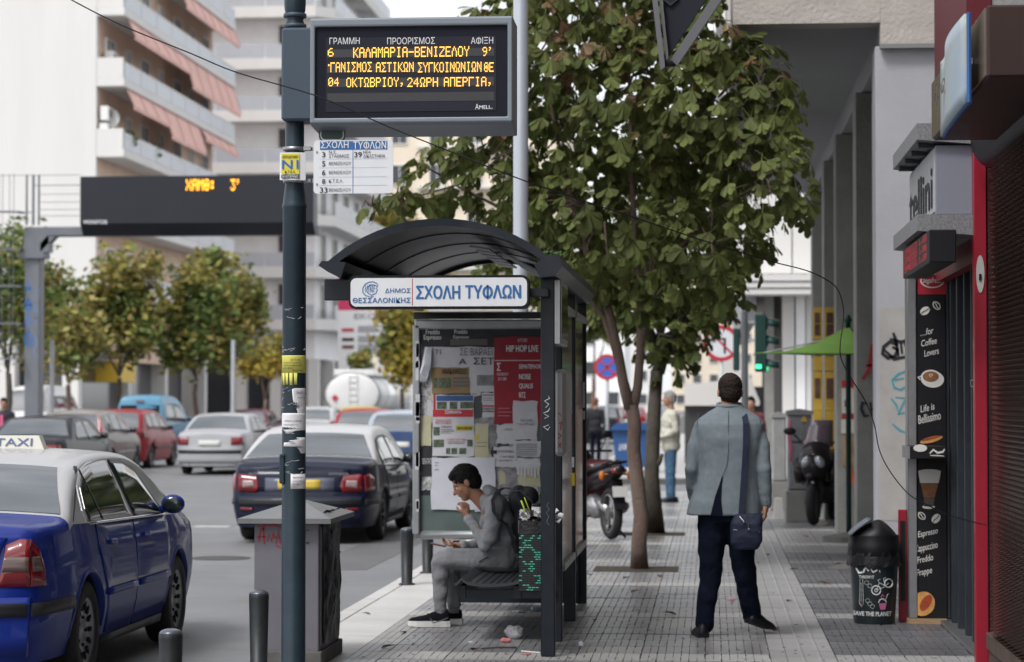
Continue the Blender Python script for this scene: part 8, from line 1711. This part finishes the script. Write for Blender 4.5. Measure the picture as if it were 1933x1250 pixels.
def chestnut(t, lobes, n_leaf, seed, n_ind, base, shell=(.55, 1.0), keep=None):
    q = random.Random(seed); wts = [r ** 2.2 for _, r in lobes]; pts = []; tries = 0
    while len(pts) < n_leaf and tries < n_leaf * 6:
        tries += 1; i = q.choices(range(len(lobes)), wts)[0]; c, r = lobes[i]; d = Vector((q.gauss(0, 1), q.gauss(0, 1), q.gauss(0, 1))).normalized(); rr = r * (shell[0] + (shell[1] - shell[0]) * q.random() ** .7); p = c + Vector((d.x * rr, d.y * rr, d.z * rr * .85))
        if keep and not keep(p): continue
        inside = sum(1 for k, (c2, r2) in enumerate(lobes) if k != i and (p - c2).length < r2 * .72)
        if inside and q.random() < .72: continue
        pts.append((p, d, i))
    # the leaves that show largest: nearest to the street camera, on the outside of the crown
    order = sorted(range(len(pts)), key=lambda k: pts[k][0].y + .25 * abs(pts[k][0].z - 3.2)); ind = set(order[:n_ind]); meshes = []
    if n_ind:
        for k, (vs, fs) in enumerate(VAR[:8]):
            me = bpy.data.meshes.new('compound_leaf'); me.from_pydata(vs, [], fs); me.materials.append(M_CHR_); me.update(); meshes.append(me)
    g = MB(); h = MB(); off = ORG[t.name]
    for k, (p, d, i) in enumerate(pts):
        M = leaf_frame(q, d); s = q.uniform(.8, 1.32)
        if k in ind:
            o = bpy.data.objects.new('compound_leaf', q.choice(meshes)); COL.objects.link(o); o.parent = t; o.location = p - off; o.rotation_euler = M.to_euler(); o.scale = (s, s, s)
        else:
            vs, fs = q.choice(VAR); tgt = h if q.random() < (.16 if p.z > 4.5 else .03) else g; tgt.add([p + M @ (v * s) for v in vs], fs)
    stuff(g.build('foliage', M_CHL, t, world=True)); 
    if h.v: stuff(h.build('foliage', M_CHB, t, world=True))
    return pts
def limbs(t, base, fork, lobes, m, r0, rf, seed, wob=.03, trunk=None):
    q = random.Random(seed); g = MB(); g.smooth = True; pts = trunk or [base.lerp(fork, k / 6) + Vector((q.gauss(0, wob), q.gauss(0, wob), 0)) * (0 if k in (0, 6) else 1) for k in range(7)]
    n = len(pts); rs = [r0 * 1.22, r0 * 1.02] + [r0 + (rf - r0) * k / (n - 1) for k in range(2, n)]; g.tube(pts, rs, 14); g.build('trunk', m, t, world=True)
    g = MB(); g.smooth = True
    for c, r in lobes:
        a = fork + Vector((q.gauss(0, .02), q.gauss(0, .02), q.uniform(-.05, .15))); b = a.lerp(c, .5) + Vector((q.gauss(0, .1), q.gauss(0, .1), .12)); g.tube([a, a.lerp(b, .5) + Vector((0, 0, .05)), b, c], [rf * .62, rf * .5, rf * .35, .012], 8)
        for _ in range(9):
            d = Vector((q.gauss(0, 1), q.gauss(0, 1), q.gauss(0, .8))).normalized(); s_ = b.lerp(c, q.uniform(.2, 1)); e = c + d * r * .9; m_ = s_.lerp(e, .5) + Vector((0, 0, .08)); g.tube([s_, m_, e], [.012, .008, .003], 4)
    g.build('limb', m, t, world=True)
# T1: the large chestnut
YT = 22.95; b1 = PG(1207, 1074); T1 = thing('chestnut_tree', 'large horse chestnut tree with drooping palmate leaves in front of the arcade', 'tree', (b1.x, b1.y, 0))
lob = [(1180, 190, 1.15, .1), (1010, 110, .95, .0), (1345, 190, .85, -.5), (920, 300, .60, -.2), (838, 330, .42, -.1), (1440, 330, .60, -1.0), (1140, 400, .95, -.3), (1340, 455, .62, -.8), (1010, 400, .60, .2), (745, 385, .26, -.1), (700, 388, .13, -.1), (1090, 10, .90, .2), (1290, 60, .75, -.3), (1505, 385, .24, -1.1), (1440, 175, .42, -.9), (1080, 505, .42, .1), (1225, 520, .50, -.1), (1350, 560, .26, -.4), (1060, 250, .85, .5), (1180, -120, 1.3, .6), (1260, 330, .8, .5)]
LB1 = [(W(x_, y_, YT + dy), r) for x_, y_, r, dy in lob]
fk = [PG(1207, 1074), W(1206, 1030, 22.95), W(1210, 975, 22.95), W(1203, 910, 22.95), W(1196, 850, 22.95), W(1198, 800, 22.95), W(1192, 765, 22.95)]
limbs(T1, None, fk[-1], [], M_BARK, .074, .064, 3, trunk=fk)
g = MB(); g.smooth = True
for pts_, rs in (([(1190, 772), (1176, 720), (1166, 660), (1150, 590), (1120, 520), (1090, 420), (1060, 300), (1030, 150)], [.062, .052, .046, .042, .036, .03, .022, .01]), ([(1194, 772), (1204, 730), (1208, 670), (1210, 600), (1200, 500), (1195, 380), (1190, 220), (1185, 60)], [.055, .046, .04, .038, .034, .03, .022, .01]), ([(1178, 725), (1160, 660), (1140, 600), (1110, 560), (1060, 480), (960, 400), (860, 350), (740, 385)], [.036, .03, .026, .024, .022, .018, .012, .005]), ([(1206, 680), (1214, 620), (1240, 540), (1290, 460), (1350, 400), (1430, 350), (1500, 385)], [.036, .032, .028, .024, .02, .014, .006]), ([(1204, 560), (1250, 420), (1310, 280), (1350, 180)], [.03, .025, .018, .008])):
    g.tube([W(a, b, YT - (.9 * max(0, (a - 1250)) / 200)) for a, b in pts_], rs, 10)
q = random.Random(77)
for c, r in LB1:
    for _ in range(9): d = Vector((q.gauss(0, 1), q.gauss(0, 1), q.gauss(0, .8))).normalized(); a = c + d * r * .1; e = c + d * r * .72; g.tube([a, a.lerp(e, .5) + Vector((0, 0, .07)), e], [.010, .007, .003], 4)
g.build('limb', M_BARK, T1, world=True)
chestnut(T1, LB1, 2500, 11, 300, b1, keep=lambda p: p.z < 5.05 or p.x < .1)
# T2: the second chestnut behind
b2 = PG(1237, 1006); T2 = thing('chestnut_tree', 'second darker chestnut tree standing just behind the first', 'tree', (b2.x, b2.y, 0))
LB2 = [(W(x_, y_, 29.0 + dy), r) for x_, y_, r, dy in ((1290, 590, .50, 0), (1245, 630, .38, -.2), (1330, 560, .42, .1), (1200, 550, .6, .2), (1290, 490, .8, .4), (1308, 655, .24, 0), (1150, 450, .9, .5), (1290, 350, 1.0, .5), (1130, 580, .4, .3), (1262, 690, .22, 0), (1075, 540, .5, .4), (1000, 480, .7, .6))]
tk = [b2, W(1234, 960, 29), W(1230, 900, 29), W(1233, 820, 29), W(1236, 760, 29), W(1240, 700, 29)]
limbs(T2, b2, tk[-1], LB2[:8], M_BARK2, .10, .075, 5, trunk=tk); g = MB(); g.smooth = True; g.tube([W(1226, 900, 29), W(1246, 870, 28.95), W(1250, 858, 28.9)], [.04, .03, .02], 8); g.build('limb', M_BARK2, T2, world=True)
chestnut(T2, LB2, 1350, 21, 0, b2, keep=lambda p: p.x < .15 or p.z < 5)

# ---- far trees
MG1 = mat('far_leaf_green', (.12, .165, .045), .6, island=.45, translucent=.3); MG2 = mat('far_leaf_turning', (.26, .23, .06), .6, island=.45, translucent=.3); MG3 = mat('far_leaf_yellow', (.34, .26, .04), .6, island=.4, translucent=.3); MG4 = mat('far_leaf_rust', (.28, .24, .09), .6, island=.4, translucent=.3)
def far_tree(label, px, Y, z0, lobes, n, size, mix, seed, fork=.5):
    x = W(px, 760, Y).x; t = thing('street_tree', label, 'tree', (x, Y, z0), 0, 'street trees on the far side'); q = random.Random(seed); L3 = [(W(a, b, Y + q.uniform(-.8, .8)), r) for a, b, r in lobes]; ms = list(mix); gs = [MB() for _ in ms]
    for _ in range(n):
        c, r = q.choices(L3, [r ** 2 for _, r in L3])[0]; d = Vector((q.gauss(0, 1), q.gauss(0, 1), q.gauss(0, 1))).normalized(); p = c + d * r * (.25 + .95 * q.random() ** .8) * (.75 + .5 * noise.noise(d * 2.2 + c)); cl = noise.noise(p * .9 + Vector((seed, 0, 0))) * .5 + .5 + q.gauss(0, .12)
        k = 0; acc = 0
        for k, (m_, w_) in enumerate(ms):
            acc += w_
            if cl * 1.0 < acc: break
        a = Vector((q.gauss(0, 1), q.gauss(0, 1), q.gauss(0, .5) - .4)).normalized(); b = a.cross(Vector((q.gauss(0, 1), q.gauss(0, 1), q.gauss(0, 1)))).normalized(); s = size * q.uniform(.6, 1.3)
        gs[k].add([p - a * s, p + b * s * .55 - a * s * .1, p + a * s, p - b * s * .55 - a * s * .1], [(0, 1, 2, 3)])
    for gg, (m_, w_) in zip(gs, ms):
        if gg.v: stuff(gg.build('crown', m_, t, world=True))
    base = Vector((x, Y, z0)); top = sum((c for c, _ in L3), Vector()) / len(L3); fk_ = base.lerp(top, fork); limbs(t, base, fk_, L3[::2], M_BARK2 if seed % 2 else M_BARK, .11, .075, seed, .04); return t
far_tree('dark green tree behind the gantry ladder at the far left', 20, 64, -.01, [(15, 520, 1.6), (40, 470, .9), (0, 600, 1.5), (50, 600, 1.0), (-40, 520, 1.6)], 4200, .11, [(MG1, .75), (MG2, .5)], 1)
far_tree('turning chestnut tree right behind the gantry column', 140, 80, -.01, [(110, 560, 1.2), (95, 610, 1.3), (140, 620, 1.3), (120, 670, 1.0), (165, 660, .9), (80, 520, .6)], 3200, .14, [(MG1, .42), (MG2, .24), (MG4, .5)], 2)
far_tree('brown-green tree with a forked trunk left of the light blue van', 216, 82, -.01, [(230, 520, 1.2), (190, 570, 1.1), (260, 560, 1.2), (220, 600, 1.4), (180, 620, .9), (270, 630, .9), (290, 500, .6), (240, 660, .7)], 3600, .15, [(MG1, .42), (MG2, .34), (MG4, .5)], 3)
far_tree('green tree in the middle of the far row above the light blue van', 368, 84, -.01, [(340, 590, 1.2), (380, 640, 1.3), (330, 660, 1.0), (400, 560, 1.2), (360, 530, .8), (420, 650, 1.0)], 3600, .15, [(MG1, .60), (MG2, .5)], 4)
far_tree('large turning tree just left of the bus stop pole', 438, 88, -.01, [(420, 540, 1.3), (395, 510, 1.0), (450, 570, 1.2), (470, 600, 1.0), (440, 640, 1.0), (480, 560, .6), (400, 490, .6)], 3600, .15, [(MG1, .46), (MG2, .34), (MG4, .5)], 5)
far_tree('small yellow tree by the white building behind the pole', 500, 96, -.01, [(500, 670, .9), (470, 690, .7), (530, 650, .6), (515, 690, .7)], 1600, .13, [(MG2, .5), (MG3, .6)], 6)
far_tree('yellow tree between price pylon and shelter', 757, 104, -.01, [(755, 640, 1.3), (775, 600, 1.0), (740, 600, .9), (760, 690, 1.2), (730, 660, .7), (800, 660, 1.2)], 3400, .17, [(MG1, .26), (MG2, .28), (MG3, .6)], 7)
far_tree('small green tree under the price pylon board', 685, 108, -.01, [(682, 680, .5), (690, 672, .4), (672, 684, .4)], 700, .13, [(MG1, .6), (MG2, .6)], 8)
far_tree('tall pale tree behind the shelter roof', 745, 170, -.01, [(745, 440, 2.2), (770, 480, 2.4), (720, 430, 1.4), (800, 500, 2.4)], 2600, .3, [(MG2, .6), (MG3, .6)], 9)
far_tree('distant green tree between shelter and lamp post', 1120, 90, -.01, [(1125, 590, 1.0), (1100, 560, 1.2), (1140, 620, .6)], 1500, .18, [(MG1, .6), (MG2, .6)], 10)

# ---- litter on the pavement
M_DRY = mat('dry_leaf_brown', (.11, .062, .038), .8, island=.3)
lf = MB(); vs, fs = leaflet(.12, .05); lf.add([(v.x, v.y - .06, v.z * 1.6 + .012 + abs(v.x) * .3) for v in vs], fs); dm = bpy.data.meshes.new('dry_leaf'); dm.from_pydata(lf.v, [], lf.f); dm.materials.append(M_DRY); dm.update()
for k, (x_, y_, l_) in enumerate(((1122, 1172, 'just right of the rearmost shelter post'), (1200, 1118, 'on the pale paving band in front of the large tree pit'), (1262, 1160, 'on the pale band left of the walking man\'s left leg'), (1184, 1092, 'nearest in front of the trunk of the large chestnut'), (1245, 1089, 'by the right front corner of the large tree pit'),
    (1448, 1048, 'on the tactile strip beside the walking man\'s right knee'), (1500, 1076, 'right of the tactile strip, level with the trash bin rim'), (1553, 1102, 'halfway between tactile strip and trash bin'), (1491, 1136, 'on the right edge of the tactile strip'), (1466, 1190, 'beside the heel of the walking man\'s right shoe'), (1110, 1086, 'between the rear shelter post and the large tree pit'),
    (1585, 1066, 'just left of the trash bin lid'), (1520, 1014, 'on the floor in front of the black scooter'), (760, 1196, 'at the toe of the seated man\'s shoe'), (735, 1223, 'on the ribbed slabs nearest the utility cabinet'), (690, 1160, 'on the pale kerb strip'), (900, 1228, 'at the bottom edge left of the twig'), (1410, 1090, 'between the walking man\'s legs'))):
    p = PG(x_, y_); o = bpy.data.objects.new('dry_leaf', dm); COL.objects.link(o); o.location = (p.x, p.y, .004); o.rotation_euler = (0, 0, k * 2.4); s = .7 + .5 * ((k * 7) % 5) / 5; o.scale = (s, s, s); tag(o, 'fallen brown leaf ' + l_, 'fallen leaf', 'fallen leaves on the pavement')
def crumple(name, px, py, r, m, label, cat, seed, flat=.6):
    p = PG(px, py); q = random.Random(seed); g = MB()
    g.ball((0, 0, r * flat * .8), (r, r * .8, r * flat), 12, 8); g.v = [tuple(Vector(v) * (1 + .35 * noise.noise(Vector(v) * (2.2 / r) + Vector((seed, 0, 0))))) for v in g.v]; g.v = [(v[0], v[1], max(.002, v[2])) for v in g.v]
    o = g.build(name, m, loc=None); o.location = (p.x, p.y, 0); tag(o, label, cat); return o
crumple('crumpled_napkin', 970, 1206, .06, M_PAPW, 'crumpled white napkin on the pavement under the shelter', 'litter', 3, .9); crumple('crumpled_napkin', 955, 1213, .04, mat('napkin_stained', (.45, .16, .16), .8, var=.3, scale=30), 'reddish stained scrap beside the crumpled white napkin', 'litter', 5, .4)
crumple('paper_ball', 1098, 1221, .02, M_PAPW, 'tiny white paper ball right of the shelter front post', 'litter', 7, .9); crumple('paper_scrap', 888, 1213, .02, M_PAPW, 'small white paper scrap on the ribbed pavement before the shelter', 'litter', 9, .2); crumple('plastic_wrapper', 980, 1157, .05, mat('wrapper', (.4, .41, .45), .3), 'flattened silver wrapper below the bench', 'litter', 11, .25); crumple('plastic_cup', 1012, 1155, .04, mat('cup_blue', (.2, .26, .32), .3), 'crushed bluish cup beside the wrapper below the bench', 'litter', 13, .6)
crumple('pink_wrapper', 1380, 1133, .04, mat('wrapper_pink', (.5, .2, .25), .5), 'pink wrapper on the pavement between the walking man\'s legs', 'litter', 15, .2); crumple('paper_scrap', 994, 1236, .03, mat('napkin_stained', ()), 'rosy paper scrap beside the drinking straw', 'litter', 17, .2)
a, b = PG(984, 1231), PG(1020, 1234); g = MB(); g.tube([(a.x, a.y, .006), (b.x, b.y, .006)], .005, 6); o = g.build('drinking_straw', M_PAPW, loc=(a.x, a.y, 0), world=True); tag(o, 'white drinking straw lying against the shelter front post', 'litter')
a, b = PG(908, 1226), PG(975, 1224); g = MB(); g.tube([(a.x, a.y, .006), ((a.x + b.x) / 2, a.y + .03, .012), (b.x, b.y, .006)], .006, 5); o = g.build('twig', M_BARK2, loc=(a.x, a.y, 0), world=True); tag(o, 'dark thin twig on the pavement in front of the bin', 'twig')
